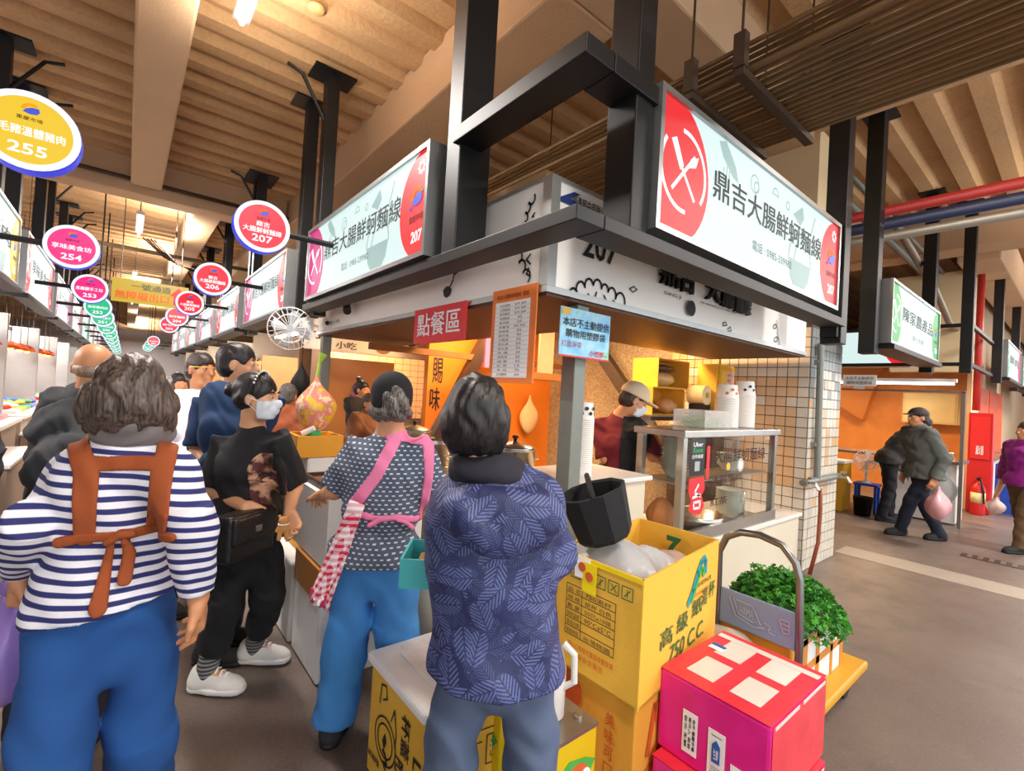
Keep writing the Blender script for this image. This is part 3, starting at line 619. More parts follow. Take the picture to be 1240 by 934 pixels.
# ---- glass display case
m_glass = pm('clear_glass', '#e9f2ef', .02, trans=1); m_glass.node_tree.nodes['Principled BSDF'].inputs['IOR'].default_value = 1.08; m_glass.node_tree.nodes['Principled BSDF'].inputs['Alpha'].default_value = .14
dc = thing('display_case', (3.73, 1.93, .565), 'stainless framed glass display case with red-brown characters on its front', 'display case')
x0, x1, y0, y1, z0, z1 = 2.97, 4.5, 1.75, 2.13, .565, 1.36
MB().bx((x0 - .02, y0 - .02, z1 - .05), (x1 + .02, y1 + .02, z1)).build('top', m_steel, dc, bevel=.005)
MB().bx((x0, y0, z0), (x1, y1, z0 + .02)).build('base', m_steel, dc); MB().bx((x0, y0 - .012, z0), (x1, y0 + .02, z0 + .09)).build('front_rail', m_steel, dc)
for (x, y) in ((x0, y0), (x1 - .05, y0), (x0, y1 - .05), (x1 - .05, y1 - .05)): MB().bx((x, y, z0 + .02), (x + .05, y + .05, z1 - .05)).build('frame_post', m_steel, dc)
MB().bx((x0 + .05, y0 + .06, .97), (x1 - .05, y1 - .02, .985)).build('shelf', m_steelw, dc)
MB().bx((x0 + .05, y0 + .015, z0 + .09), (x1 - .05, y0 + .021, z1 - .05)).build('front_pane', m_glass, dc); MB().bx((x0 + .015, y0 + .05, z0 + .03), (x0 + .021, y1 - .05, z1 - .05)).build('side_pane', m_glass, dc)
PG = Panel((x0 + .05, y0 + .015, z0 + .09), (1, 0, 0), (0, 0, 1), x1 - x0 - .1, z1 - .05 - z0 - .09)
m_cal = pm('maroon_calligraphy', '#3f0f0a', .7)
PG.text('大腸鮮蚵麵線', *on(PG, 864, 562), *on(PG, 926, 541), m_cal, dc, .012); PG.text('大腸麵線', *on(PG, 861, 587), *on(PG, 898, 572), m_cal, dc, .012); PG.text('紅茶', *on(PG, 859, 614), *on(PG, 880, 600), m_cal, dc, .012)
a = on(PG, 834, 577); c = on(PG, 854, 531)
PG.rect('delivery_sticker', a[0], a[1], c[0], c[1], pm('sticker_black', '#14191c', .3), dc); PS = Panel(PG.at(*a, .0), PG.u, PG.v, (c[0] - a[0]) * PG.w, (c[1] - a[1]) * PG.h)
PS.text('Uber', .2, .78, .85, .9, m_paper, dc, .01); PS.text('Eats', .2, .62, .85, .75, pm('print_green', '#27b35b'), dc, .01); PS.text('合作商家', .12, .46, .88, .57, m_paper, dc, .01); PS.rect('blank_square', .32, .12, .66, .38, pm('pale_grey_print', '#aab3b0'), dc, .004)
PG.strokes('red_edge_strip', [onl(PG, [(856, 578), (858, 542)])], .045, m_redb, dc, .003)
PG.poly('red_bottle_sticker', onl(PG, [(834, 580), (852, 577), (853, 592), (849, 600), (852, 612), (848, 622), (838, 624), (833, 618), (836, 606), (833, 596)]), m_redb, dc)
PG.strokes('red_bottle_sticker', [onl(PG, q) for q in ([(845, 587), (840, 597), (847, 601)], [(838, 603), (847, 599)], [(839, 609), (847, 607), (846, 615), (839, 616), (839, 609)])], .018, m_paper, dc, .006)
PG.disc('round_sticker', *on(PG, 896, 563), .05, m_paper, dc, .005)
PG.strokes('round_sticker', [PG.arc(*on(PG, 896, 563), .04, 0, 360, 20)], .006, k_ink, dc, .007); PG.disc('yellow_sticker', *on(PG, 881, 565), .03, pm('print_yellow', '#e9bb48'), dc, .005)
def bowls(x, y, z, n, r, label, group):
    p = None
    for i in range(n):
        if p is None:
            p = MB().lathe((x, y, z), [(r * .5, 0), (r * .55, .01), (r, .06), (r * 1.03, .062), (r * .97, .058), (r * .5, .012)], 22).build('bowl', pm('pale_green_melamine', '#cfd6cb', .3), smooth=True); tag(p, label, 'bowl', group)
        else: o = p.copy(); COL.objects.link(o); o.location.z += i * .022
bowls(3.25, 1.98, .985, 12, .1, 'pale green bowl in the tall stack behind the black sticker in the glass case', 'bowls in the left stack of the glass case')
bowls(4.1, 1.98, .985, 5, .1, 'pale green bowl in the low stack on the upper shelf of the glass case', 'bowls on the upper shelf'); bowls(4.1, 1.96, .59, 9, .11, 'pale green bowl in the stack at the bottom right of the glass case', 'bowls at the bottom of the glass case')
o = MB().lathe((3.55, 1.95, .587), [(.16, 0), (.2, .1), (.205, .1), (.165, .008)], 24).build('mixing_bowl', m_steel, smooth=True); tag(o, 'wide steel mixing bowl on the floor of the glass case', 'bowl')
o = MB().lathe((4.32, 2.0, .587), [(.07, 0), (.075, .2), (.07, .2), (.065, .01)], 20).build('steel_canister', m_steel, smooth=True); tag(o, 'narrow steel canister at the right inside the glass case', 'canister')
m_brown_p = pm('brown_paper', '#b97c4a', .8); m_clearbag = pm('clear_plastic_film', '#e8e6e0', .25, alpha=.3)
def bag_mesh(name, c, r, mat, label=None, cat=None, parent=None, seed=0, n=20, m=14, top=None, squash=1):
    """a slack plastic bag: lumpy body drawn up to a gathered neck"""
    rg = np.random.default_rng(seed); vs = []; fs = []; c = V(c); r = V(r); ph = rg.uniform(0, 6, 6)
    for i in range(m + 1):
        t = i / m
        for k in range(n):
            a = 2 * PI * k / n
            if top: rad = max(.02, math.sin(PI * t / .9)) ** .55 if t < .45 else .07 + .93 * (.5 + .5 * math.cos(PI * (t - .45) / .55)) ** 1.1
            else: rad = math.sin(PI * t) ** .6
            rad *= 1 + .09 * math.sin(3 * a + ph[0] + 4 * t) + .06 * math.sin(7 * a + ph[1] - 6 * t) + .04 * math.sin(13 * a + ph[2])
            vs.append(c + V((r.x * rad * math.cos(a), r.y * rad * math.sin(a), r.z * (2 * t - 1) + .06 * r.z * math.sin(5 * a + ph[3]) * math.sin(PI * t))))
    for i in range(m):
        for k in range(n): a, b = i * n + k, i * n + (k + 1) % n; fs.append([a, b, b + n, a + n])
    fs.append(list(range(n))[::-1]); fs.append(list(range(m * n, (m + 1) * n)))
    o = link(name, vs, fs, mat, parent, True)
    return tag(o, label, cat) if label else o
bag_mesh('bread_bag', (3.1, 1.98, .72), (.09, .1, .13), m_brown_p, 'crumpled brown paper bag at the left inside the glass case', 'bag', seed=3)
tr = thing('plastic_tray', (3.62, 1.98, 1.36), 'clear plastic tray of chopped greens on the glass case', 'tray')
b = MB()
for (a, c) in (((3.42, 1.85, 1.362), (3.84, 2.12, 1.37)), ((3.42, 1.85, 1.37), (3.425, 2.12, 1.5)), ((3.835, 1.85, 1.37), (3.84, 2.12, 1.5)), ((3.425, 1.85, 1.37), (3.835, 1.855, 1.5)), ((3.425, 2.115, 1.37), (3.835, 2.12, 1.5))): b.bx(a, c)
b.build('box', m_clearbag, tr)
m_leaf = pm('chopped_herb', '#4f9a35', .6, var=.35, scale=40); b = MB()
for i in range(160): b.blob((rng.uniform(3.45, 3.81), rng.uniform(1.88, 2.09), 1.37 + abs(rng.normal(0, .035))), (.02, .014, .007), 5, 3, Matrix.Rotation(rng.uniform(0, 3), 3, 'Z'))
b.build('chopped_greens', m_leaf, tr)['kind'] = 'stuff'
# ---- shelf, cartons and cupboard against the speckled wall
sh = thing('wall_shelf', (4.55, 2.86, 1.40), 'long perforated steel shelf under the yellow cartons', 'shelf'); MB().bx((3.95, 2.68, 1.40), (5.08, 3.05, 1.415)).build('board', m_steelw, sh)
b = MB().bx((3.95, 2.68, 1.36), (5.08, 2.69, 1.40)); b.build('lip', m_brace, sh)
for k in range(14): MB().bx((3.98 + k * .078, 2.672, 1.37), (4.03 + k * .078, 2.68, 1.392)).build('slot', m_dark, sh)
MB().bx((4.0, 2.7, 1.1), (4.03, 3.0, 1.40)).build('leg', m_steelw, sh); MB().bx((5.02, 2.7, .565), (5.05, 3.0, 1.40)).build('leg', m_steelw, sh)
m_card = pm('yellow_cardboard', '#f0bb40', .8, var=.06, scale=3, bump=.1); m_cardin = pm('cardboard_inside', '#c79a3e', .85, var=.05); m_cardo = pm('ochre_cardboard', '#e3a437', .8, var=.06, scale=3)
def open_carton(a, b_, label, mat, front='y'):
    t = thing('open_carton', ((a[0] + b_[0]) / 2, (a[1] + b_[1]) / 2, a[2]), label, 'carton'); w = .008; mb = MB()
    mb.bx(a, (b_[0], b_[1], a[2] + w)).bx((a[0], a[1], b_[2] - w), b_).bx((a[0], a[1], a[2] + w), (a[0] + w, b_[1], b_[2] - w)).bx((b_[0] - w, a[1], a[2] + w), (b_[0], b_[1], b_[2] - w)).bx((a[0] + w, b_[1] - w, a[2] + w), (b_[0] - w, b_[1], b_[2] - w))
    mb.build('walls', mat, t); return t
open_carton((3.98, 2.7, 1.415), (4.55, 3.0, 1.69), 'yellow open carton lying on its side on the steel shelf, lower of two', m_card)
open_carton((4.05, 2.7, 1.692), (4.62, 3.0, 1.98), 'yellow open carton lying on its side, upper of two on the steel shelf', m_card)
bag_mesh('noodle_bag', (4.33, 2.85, 1.78), (.2, .11, .08), pm('straw_plastic', '#e8c98a', .4), 'clear bag of noodles inside the upper yellow carton', 'bag', seed=5)
bag_mesh('lid_bag', (4.33, 2.86, 1.895), (.2, .1, .045), pm('dark_plastic_film', '#5a4038', .3), 'dark plastic packet on top of the noodle bag', 'bag', seed=6)
bag_mesh('bun_bag', (4.42, 2.84, 1.505), (.11, .1, .085), pm('peach_plastic', '#e6b27c', .4), 'clear bag of buns inside the lower yellow carton', 'bag', seed=8)
cb = thing('yellow_cupboard', (5.0, 2.55, 1.415), 'yellow cupboard with pinned notes beside the tiled wall', 'cupboard')
MB().bx((4.72, 2.45, 1.30), (5.08, 2.66, 1.97)).build('body', m_card, cb); MB().bx((4.74, 2.43, 1.32), (5.06, 2.45, 1.95)).build('door', pm('mustard_paint', '#e0ab2b', .5), cb)
PC = Panel((4.74, 2.43, 1.32), (1, 0, 0), (0, 0, 1), .32, .63); PC.poly('yellow_note', [(.1, .62), (.5, .66), (.46, .93), (.12, .95)], pm('print_yellow', '#e9bb48'), cb); PC.rect('pink_note', .42, .62, .95, .93, pm('pink_paper', '#e5b7a4'), cb, .004)
for k in range(3): PC.text(['魚蛋下一百', '請勿', '電話取消'][k], .48, .84 - k * .09, .88 - .15 * (k == 1), .89 - k * .09, m_brownink, cb, 0, .007)
MB().cyl((4.79, 2.418, 1.55), (4.79, 2.43, 1.55), .015).build('knob', m_blk, cb); MB().bx((4.8, 2.5, .565), (5.05, 2.65, 1.30)).build('leg', m_brace, cb)
tr = thing('tissue_roll', (4.62, 2.62, 1.416), 'round roll of white paper lying on the shelf beside the cartons', 'paper roll')
MB().cyl((4.64, 2.50, 1.64), (4.64, 2.68, 1.64), .1, n=24).build('roll', pm('cream_paper', '#efd8a4', .8), tr); MB().cyl((4.64, 2.495, 1.64), (4.64, 2.5, 1.64), .03, n=16).build('core', m_cardin, tr); MB().bx((4.57, 2.5, 1.415), (4.71, 2.66, 1.54)).build('stand', m_blk, tr)
o = bag_mesh('hanging_cloth', (4.6, 5.2, 1.25), (.17, .05, .28), pm('cream_towel', '#ead0a0', .9, bump=.3), 'cream towel hanging against the orange wall', 'towel', seed=4, top=True)
ps = thing('hanging_plank', (3.55, 4.2, 1.62), 'wooden ledge with hanging plank and pink sheet behind the menu board', 'ledge')
m_wood = pm('old_wood', '#8a5a2a', .7, var=.15, scale=6)
MB().bx((3.1, 4.0, 1.72), (4.1, 4.12, 1.80)).build('ledge_board', m_wood, ps); MB().bx((3.45, 4.03, 1.80), (3.58, 4.10, 2.68)).build('plank', m_wood, ps); MB().bx((3.68, 4.03, 1.80), (3.9, 4.06, 2.4)).build('sheet', pm('pink_sheet', '#d99a80', .7), ps); MB().bx((2.9, 4.02, 1.80), (3.1, 4.05, 2.68)).build('sheet', pm('magenta_sheet', '#e58ac0', .7), ps)
rl = thing('inner_rail', (2.7, 4.9, 1.95), 'thin brown rail running under the stall ceiling', 'rail'); MB().bx((2.0, 4.86, 1.93), (5.08, 4.92, 2.0)).build('bar', m_wood, rl)
# wooden cupboard door panel and clutter deep in the stall
wp = thing('cupboard_panel', (2.6, 6.5, 0), 'tall tan cupboard panel deep in the stall with a purple hanging charm', 'panel')
MB().bx((2.13, 6.5, 0), (3.05, 6.54, 1.88)).build('panel', pm('tan_panel', '#b9814c', .5, var=.06, scale=2), wp); MB().bx((2.06, 6.49, 0), (2.12, 6.55, 2.66)).build('side_post', m_blk, wp); MB().blob((2.45, 6.48, 1.33), (.05, .02, .09)).blob((2.47, 6.48, 1.5), (.025, .02, .04)).build('purple_charm', pm('purple_plastic', '#8d3fae', .4), wp)
hd = thing('extractor_hood', (2.9, 6.0, 2.0), 'dark cooker hood with a slanted side over the back of the stall', 'hood'); MB().prism([(2.2, 5.7, 2.66), (3.7, 5.7, 2.66), (3.5, 5.7, 2.05), (2.9, 5.7, 2.25)], (0, .7, 0)).build('body', pm('greasy_brown_metal', '#5f4129', .4, metal=.3), hd)
for i, (x, y, z, r) in enumerate(((3.6, 7.3, 0, .2), (4.1, 7.2, 0, .2))):
    pot(x, y, .9, r * .8, .28, ['tall pot before the beige tiles at the back', 'second pot before the beige tiles at the back'][i], group='pots at the back')
bt = thing('back_table', (3.8, 7.25, 0), 'steel table against the beige tiles at the back', 'table'); MB().bx((3.2, 7.0, .86), (4.6, 7.55, .9)).build('top', m_steel, bt)
for x in (3.25, 4.5):
    for y in (7.05, 7.5): MB().bx((x, y, 0), (x + .04, y + .04, .86)).build('leg', m_steelw, bt)
fn = thing('wall_fan', (3.35, 7.5, 1.2), 'round cage fan on the back table before the beige tiles', 'fan')
# cage fan on the post (left end of fascia)
def fan(name, c, ax, r, label, blade, cage, stand=None, th=None):
    c = V(c); ax = V(ax).normalized(); t = th or thing(name, c - V((0, 0, r)), label, 'fan'); u = ax.orthogonal().normalized(); w = ax.cross(u); b = MB()
    for k in range(24): a = 2 * PI * k / 24; d = u * math.cos(a) + w * math.sin(a); b.tube([c + ax * .06 + d * .03, c + ax * .05 + d * r * .7, c + d * r, c - ax * .05 + d * r * .7], .003, 4)
    for rr, o in ((r, 0), (r * .66, .052)): b.tube([c + ax * o + (u * math.cos(a) + w * math.sin(a)) * rr for a in [2 * PI * k / 32 for k in range(33)]], .005, 5)
    b.build('cage', cage, t); MB().cyl(c - ax * .05, c + ax * .065, .03, n=14).build('hub', blade, t)
    for k in range(4):
        a = 2 * PI * k / 4 + .3; d = u * math.cos(a) + w * math.sin(a); e = u * math.cos(a + .7) + w * math.sin(a + .7)
        MB().prism([c + d * .03, c + d * r * .85 - ax * .02, c + (d + e).normalized() * r * .88, c + e * r * .7 + ax * .025, c + e * .03 + ax * .01], ax * .004).build('blade', blade, t)
    return t
m_wplas = pm('white_plastic', '#e8e8e4', .4)
bpy.data.objects.remove(fn)
fn = thing('stand_fan', (3.35, 7.3, .9), 'small round fan before the beige tiles at the back', 'fan'); fan('', (3.35, 7.3, 1.22), (-.3, -1, 0), .15, '', pm('tan_plastic', '#b98a5a'), m_wplas, th=fn); MB().cyl((3.35, 7.33, .9), (3.35, 7.33, 1.2), .015).build('stand', m_wplas, fn)
c = atD(352, 398, 4.5); fn = thing('wall_fan', c + V((0, 0, -.3)), 'round white cage fan beside the left end of the fascia', 'fan'); fan('', c, (-.35, -1, -.1), .2, '', pm('fan_grey_blade', '#c9cfd6', .3, alpha=.7), m_wplas, th=fn); MB().tube([c + V((.03, .06, 0)), c + V((.1, .12, .1)), V((1.6, 5.36, c.z + .12))], .02).build('bracket', m_wplas, fn); MB().bx((c.x + .1, c.y - .02, c.z - .08), (c.x + .2, c.y + .1, c.z + .12)).build('motor', m_wplas, fn)
def cctv(c, d, label, mat, s=1):
    t = thing('security_camera', c, label, 'camera'); c, d = V(c), V(d).normalized(); MB().cyl(c, c + d * .12 * s, .035 * s, n=14).build('body', mat, t); MB().cyl(c + d * .121 * s, c + d * .127 * s, .022 * s, n=12).build('lens', m_blk, t); MB().tube([c + d * .03, c + V((.03, 0, .05)), c + V((.05, .0, .1))], .012).build('bracket', mat, t)
cctv(atX(420, 372, 1.53), (-.3, -1, -.5), 'black security camera on the left part of the white fascia', m_blk); MB().bx(atX(400, 371, 1.55) + V((0, -.0, 0)), atX(428, 362, 1.585)).build('arm', m_blk, [o for o in bpy.data.objects if o.name == 'security_camera'][0])
cctv(atX(395, 388, 1.6), (-.2, -1, -.35), 'white security camera under the left end of the fascia', m_wplas)
# ---- foam boxes at the order point, basket and net bag
g = NG('used_styrofoam', .8); n1 = g.noise(7, detail=6); v = g.vor(130); c = g.mix(g.ramp(n1, .58, .85), '#f3f2f0', '#cbbba8'); m_foam = g.done(c, v[0], .25, .004)
m_tapeb = pm('brown_packing_tape', '#b8772a', .35, var=.15, scale=6); m_foamw = pm('clean_styrofoam', '#efeeec', .75, var=.03, bump=.1, bscale=150)
def foam_box(a, b_, label, lid=False, mat=None, open_=False):
    a, b_ = V(a), V(b_); t = thing('foam_box', ((a.x + b_.x) / 2, (a.y + b_.y) / 2, a.z), label, 'foam box'); mat = mat or m_foam
    if open_:
        w = .03; mb = MB().bx(a, (b_.x, b_.y, a.z + w)).bx((a.x, a.y, a.z + w), (a.x + w, b_.y, b_.z)).bx((b_.x - w, a.y, a.z + w), b_).bx((a.x + w, a.y, a.z + w), (b_.x - w, a.y + w, b_.z)).bx((a.x + w, b_.y - w, a.z + w), (b_.x - w, b_.y, b_.z)); mb.build('walls', mat, t)
    else: MB().bx(a, b_).build('body', mat, t, bevel=.015)
    return t
fb = foam_box((.83, 2.46, 0), (1.38, 2.92, .575), 'lower grimy white foam box with tan tape, under the order counter box')
MB().bx((.827, 2.457, .40), (1.383, 2.923, .575)).build('tape', m_tapeb, fb)
fb = foam_box((.85, 2.48, .577), (1.40, 3.08, .945), 'upper white foam box holding a brown tray at the order point', open_=True, mat=m_foamw)
t = thing('brown_tray', (1.1, 2.8, .945), 'brown plastic tray laid on the upper white foam box', 'tray'); MB().bx((.9, 2.54, .947), (1.36, 3.04, .962)).build('base', pm('brown_plastic', '#7a4a28', .4), t)
for a, c in (((.88, 2.52, .947), (.9, 3.06, .985)), ((1.36, 2.52, .947), (1.38, 3.06, .985)), ((.9, 2.52, .947), (1.36, 2.54, .985)), ((.9, 3.04, .947), (1.36, 3.06, .985))): MB().bx(a, c).build('rim', pm('dark_brown_plastic', '#3b2417', .4), t)
fb = foam_box((.82, 2.96, 0), (1.3, 3.5, .47), 'low white foam box standing behind the grimy taped one', mat=m_foamw)
fb = foam_box((.9, 3.1, .472), (1.35, 3.5, .9), 'ochre taped carton under the fruit basket', mat=m_cardo)
fb = foam_box((.93, 3.16, .902), (1.2, 3.42, 1.06), 'small white foam box under the orange basket', mat=m_foamw)
bk = thing('plastic_basket', (1.0, 3.3, 1.06), 'orange-yellow plastic basket under the hanging bag of fruit', 'basket')
m_obas = pm('orange_yellow_plastic', '#e9a21d', .4); b = MB()
MB().bx((.88, 3.17, 1.062), (1.13, 3.43, 1.07)).build('floor_panel', m_obas, bk)
for a, c in (((.86, 3.15, 1.062), (.88, 3.45, 1.2)), ((1.13, 3.15, 1.062), (1.15, 3.45, 1.2)), ((.88, 3.15, 1.062), (1.13, 3.17, 1.2)), ((.88, 3.43, 1.062), (1.13, 3.45, 1.2))): MB().bx(a, c).build('side', m_obas, bk)
g = NG('fruit_bag_film', .25); n1 = g.noise(14, detail=3); c = g.mix(g.ramp(n1, .42, .5), '#f0c62a', '#ef8d84'); c = g.mix(g.ramp(n1, .55, .62), c, '#f7d9a8'); m_fbag = g.done(c, g.noise(30), .5, .02); g.b.inputs['Alpha'].default_value = .93
fbag = thing('fruit_bag', (1.0, 3.3, 1.2), 'clear knotted bag of pink and yellow fruit above the orange basket', 'bag'); bag_mesh('film', (1.0, 3.3, 1.4), (.125, .12, .2), m_fbag, parent=fbag, seed=11, top=True)
MB().tube([(1.0, 3.3, 1.58), (1.01, 3.3, 1.68), (1.03, 3.3, 1.74)], [.012, .01, .03]).build('knot', pm('lime_tie', '#a4c63a', .4), fbag)
o = MB().blob((.98, 3.22, 1.2), (.05, .04, .035), 12, 8).build('green_sponge', pm('green_plastic', '#18a05a', .5), smooth=True); tag(o, 'small bright green ball in the orange basket', 'ball')
o = MB().tube([(.9, 3.2, 1.21), (.96, 3.16, 1.25)], .018).build('white_bottle', m_wplas); tag(o, 'white cap poking out of the orange basket', 'cap')
# water pipe, tap and hose on the tiled column
wpipe = thing('water_pipe', (5.24, 1.69, .8), 'grey water pipe with brass taps on the tiled column corner', 'pipe')
MB().cyl((5.26, 1.67, .86), (5.2, 1.67, 2.2), .03, n=14).build('riser', m_galv, wpipe); MB().tube([(4.9, 1.67, .87), (5.9, 1.67, .87)], .03, 12).build('cross_pipe', m_galv, wpipe)
for x in (4.95, 5.85): MB().tube([(x, 1.67, .87), (x, 1.58, .87), (x, 1.55, .82)], .018).build('tap', m_steel, wpipe); MB().bx((x - .05, 1.6, .91), (x + .05, 1.63, .93)).build('tap_handle', m_steel, wpipe)
for z in (1.2, 2.0): MB().bx((5.17, 1.67, z), (5.3, 1.711, z + .04)).build('clamp', m_steelw, wpipe)
o = MB().tube([(5.24, 1.63, .80), (5.23, 1.62, .6), (5.15, 1.6, .3), (5.03, 1.62, .015)], .018, 8).build('water_hose', pm('brown_rubber_hose', '#8a3f22', .5), smooth=True); tag(o, 'brown rubber hose hanging from the tap on the tiled column', 'hose')
# ================================================================ boxes in front of the stall
def quad_box(C, z0, z1, name, label, cat, mat, open_=False, w=.008):
    """carton from four floor-plan corners (in order), so it may sit a little skewed"""
    C = [V((c[0], c[1], 0)) for c in C]; ctr = sum(C, V()) / 4; t = thing(name, (ctr.x, ctr.y, z0), label, cat)
    ar = sum((C[i].x * C[(i + 1) % 4].y - C[(i + 1) % 4].x * C[i].y) for i in range(4)); C = C if ar > 0 else C[::-1]
    Z = V((0, 0, 1))
    if not open_: MB().prism([c + Z * z0 for c in C], Z * (z1 - z0)).build('body', mat, t, bevel=.006)
    else:
        MB().prism([c + Z * z0 for c in C], Z * .01).build('bottom_panel', mat, t)
        for i in range(4):
            a, b = C[i], C[(i + 1) % 4]; n = (b - a).cross(Z).normalized(); a2, b2 = a - n * w, b - n * w
            MB().prism([a + Z * z0, b + Z * z0, b2 + Z * z0, a2 + Z * z0], Z * (z1 - z0)).build('side_panel', mat, t)
    return t, C
def side(C, z0, z1, i):      # Panel on side i (corner i to i+1, read from outside)
    a, b = C[i], C[(i + 1) % 4]; return Panel(V((a.x, a.y, z0)), b - a, (0, 0, 1), (b - a).length, z1 - z0)
m_grn = m_grnink; m_rst = pm('rust_print', '#cf5a23', .7); m_ytape = pm('yellow_tape', '#ffe01a', .3)
yt, YC = quad_box([(1.42, 1.385), (1.43, .965), (2.17, 1.075), (2.15, 1.5)], .472, .925, 'cup_carton', 'big open yellow carton of plastic bags beside the woman in the blue jacket', 'carton', m_card, True)
def face_of(C, z0, z1, p, q):
    for i in range(4):
        if (C[i].xy - V(p)).length < .02 and (C[(i + 1) % 4].xy - V(q)).length < .02: return side(C, z0, z1, i)
PA = face_of(YC, .472, .925, (1.42, 1.385), (1.43, .965)); PB = face_of(YC, .472, .925, (1.43, .965), (2.17, 1.075))
# left face: handling marks, spec table, rust lines, tape
for k in range(6):
    x = .07 + k * .145; PA.strokes('handling_mark', [[(x, .80), (x + .11, .80), (x + .11, .90), (x, .90), (x, .80)], [(x + .025, .82), (x + .085, .88)], [(x + .055, .82), (x + .055, .88)] if k % 2 else [(x + .085, .82), (x + .025, .88)]], .004, m_grn, yt)
PA.strokes('table_lines', [[(.17, .73), (.74, .73), (.74, .30), (.17, .30), (.17, .73)], [(.36, .73), (.36, .30)]] + [[(.17, .30 + .072 * k), (.74, .30 + .072 * k)] for k in range(1, 6)], .003, k_ink, yt)
for k, (a, c) in enumerate((('品 名', '750湯杯'), ('規 格', '紙杯 白色'), ('數 量', '50只x10條'), ('耐熱溫度', '90°C±5°C'), ('製造日期', ''), ('製造地區', '台灣桃園'))):
    y = .67 - k * .072; PA.text(a, .19, y, .34, y + .04, k_ink, yt)
    if c: PA.text(c, .40, y, .70, y + .04, k_ink, yt)
for k in range(2): PA.text(['請小心輕放勿重壓堆疊受潮', '食品級安全衛生'][k], .22, .2 - k * .075, .74 - k * .1, .25 - k * .075, m_rst, yt)
PA.rect('tape_strip', .0, .965, 1, 1.0, m_ytape, yt, .003); PA.rect('tape_flap', .36, .72, .52, .97, m_ytape, yt, .006); PA.rect('paper_label', .26, .82, .44, 1.0, m_paper, yt, .0045); PA.disc('orange_stamp', .35, .92, .018, m_rst, yt, .008); PA.disc('orange_stamp', .44, .86, .018, m_rst, yt, .009)
# right face: arch logo, caption, big characters
PB.strokes('arch_logo', [[(.54, .56), (.60, .66), (.66, .80), (.71, .88), (.755, .90), (.78, .86), (.785, .76)]], .03, pm('teal_print', '#1b9aa5'), yt); PB.strokes('arch_logo', [[(.585, .57), (.63, .65), (.68, .76), (.715, .82), (.74, .80), (.745, .74)]], .022, pm('leaf_green_print', '#4fb04b'), yt, .005)
PB.text('AVIOPACK', .66, .655, .88, .70, k_ink, yt, .01, shear=.01)
for k in range(2): PB.text(['外帶環保容器專家', '安全衛生'][k], .60, .575 - k * .06, .84 - .06 * k, .615 - k * .06, m_rst, yt)
for k, (ch, x, y) in enumerate((('高', .2, .34), ('級', .40, .365), ('紙', .60, .40), ('湯', .73, .44), ('杯', .85, .47))): PB.text(ch, x, y, x + (.15 if k < 3 else .1), y + .16, m_grn, yt, .012)
PB.text('750 C.C.', .32, .16, .80, .31, m_grn, yt, .01, shear=.02)
# number on the inside of the back panel
PI_ = Panel(V((2.13, 1.475, .70)), (-.02, -.42, 0), (0, 0, 1), .4, .225); PI_.text('2', .40, .30, .6, .85, m_grn, yt, .03, .002, rot=180)
m_pebag = pm('milky_plastic_film', '#c4c5c4', .3, alpha=.88, bump=.4, bscale=25); m_pebag2 = pm('pinkish_plastic_film', '#dcbcae', .3, alpha=.88, bump=.4, bscale=25)
bag_mesh('cup_bag', (1.62, 1.25, .85), (.16, .2, .12), m_pebag, 'milky plastic bag bulging at the near end of the yellow carton', 'bag', seed=21)
bag_mesh('cup_bag', (1.80, 1.20, .81), (.12, .15, .11), m_pebag, 'milky plastic bag in the middle of the open yellow carton', 'bag', seed=22)
bag_mesh('cup_bag', (1.98, 1.20, .79), (.12, .12, .08), m_pebag2, 'pinkish plastic bag at the far end of the open yellow carton', 'bag', seed=23)
bag_mesh('cup_bag', (1.75, 1.22, .62), (.28, .18, .14), m_pebag, 'milky plastic bag at the bottom of the open yellow carton', 'bag', seed=24)
# black cooler bag lying tilted over the carton
m_blkfab = pm('black_fabric', '#121214', .75, bump=.3, bscale=200)
cbg = thing('cooler_bag', (1.52, 1.3, .93), 'black fabric cooler bag tilted over the open yellow carton', 'bag')
ba_ = V((-.30, .22, 1)).normalized(); bo_ = V((1.545, 1.235, .985))
mb = MB().lathe(bo_, [(.0, 0), (.10, 0), (.118, .02), (.142, .20), (.136, .205), (.128, .195), (.108, .03), (0, .025)], 9, axis=ba_); mb.build('body', m_blkfab, cbg)
bu_ = ba_.orthogonal().normalized(); MB().tube([bo_ + ba_ * .2 + bu_ * .13, bo_ + ba_ * .245 + bu_ * .08, bo_ + ba_ * .235 - bu_ * .03, bo_ + ba_ * .2 - bu_ * .13], .012, 6).build('handle', m_blkfab, cbg, True)
# carton under it
bt, BC = quad_box([(1.44, 1.40), (1.45, .985), (2.1, 1.06), (2.09, 1.48)], 0.002, .468, 'sauce_carton', 'ochre carton with orange print under the big yellow one', 'carton', m_cardo)
PD = face_of(BC, .002, .468, (1.45, .985), (2.1, 1.06)); PE = face_of(BC, .002, .468, (1.44, 1.40), (1.45, .985))
for k, ch in enumerate('美味可口'): PE.text(ch, .70, .74 - k * .13, .80, .84 - k * .13, m_rst, bt, .01)
PE.text('千', .38, .52, .55, .72, m_rst, bt, .03); PE.disc('orange_blot', .22, .82, .08, m_rst, bt)
PD.strokes('orange_figure', [[(.15, .55), (.22, .9), (.3, .6), (.2, .5)], [(.1, .4), (.25, .45), (.3, .3), (.15, .2)]], .03, m_rst, bt)
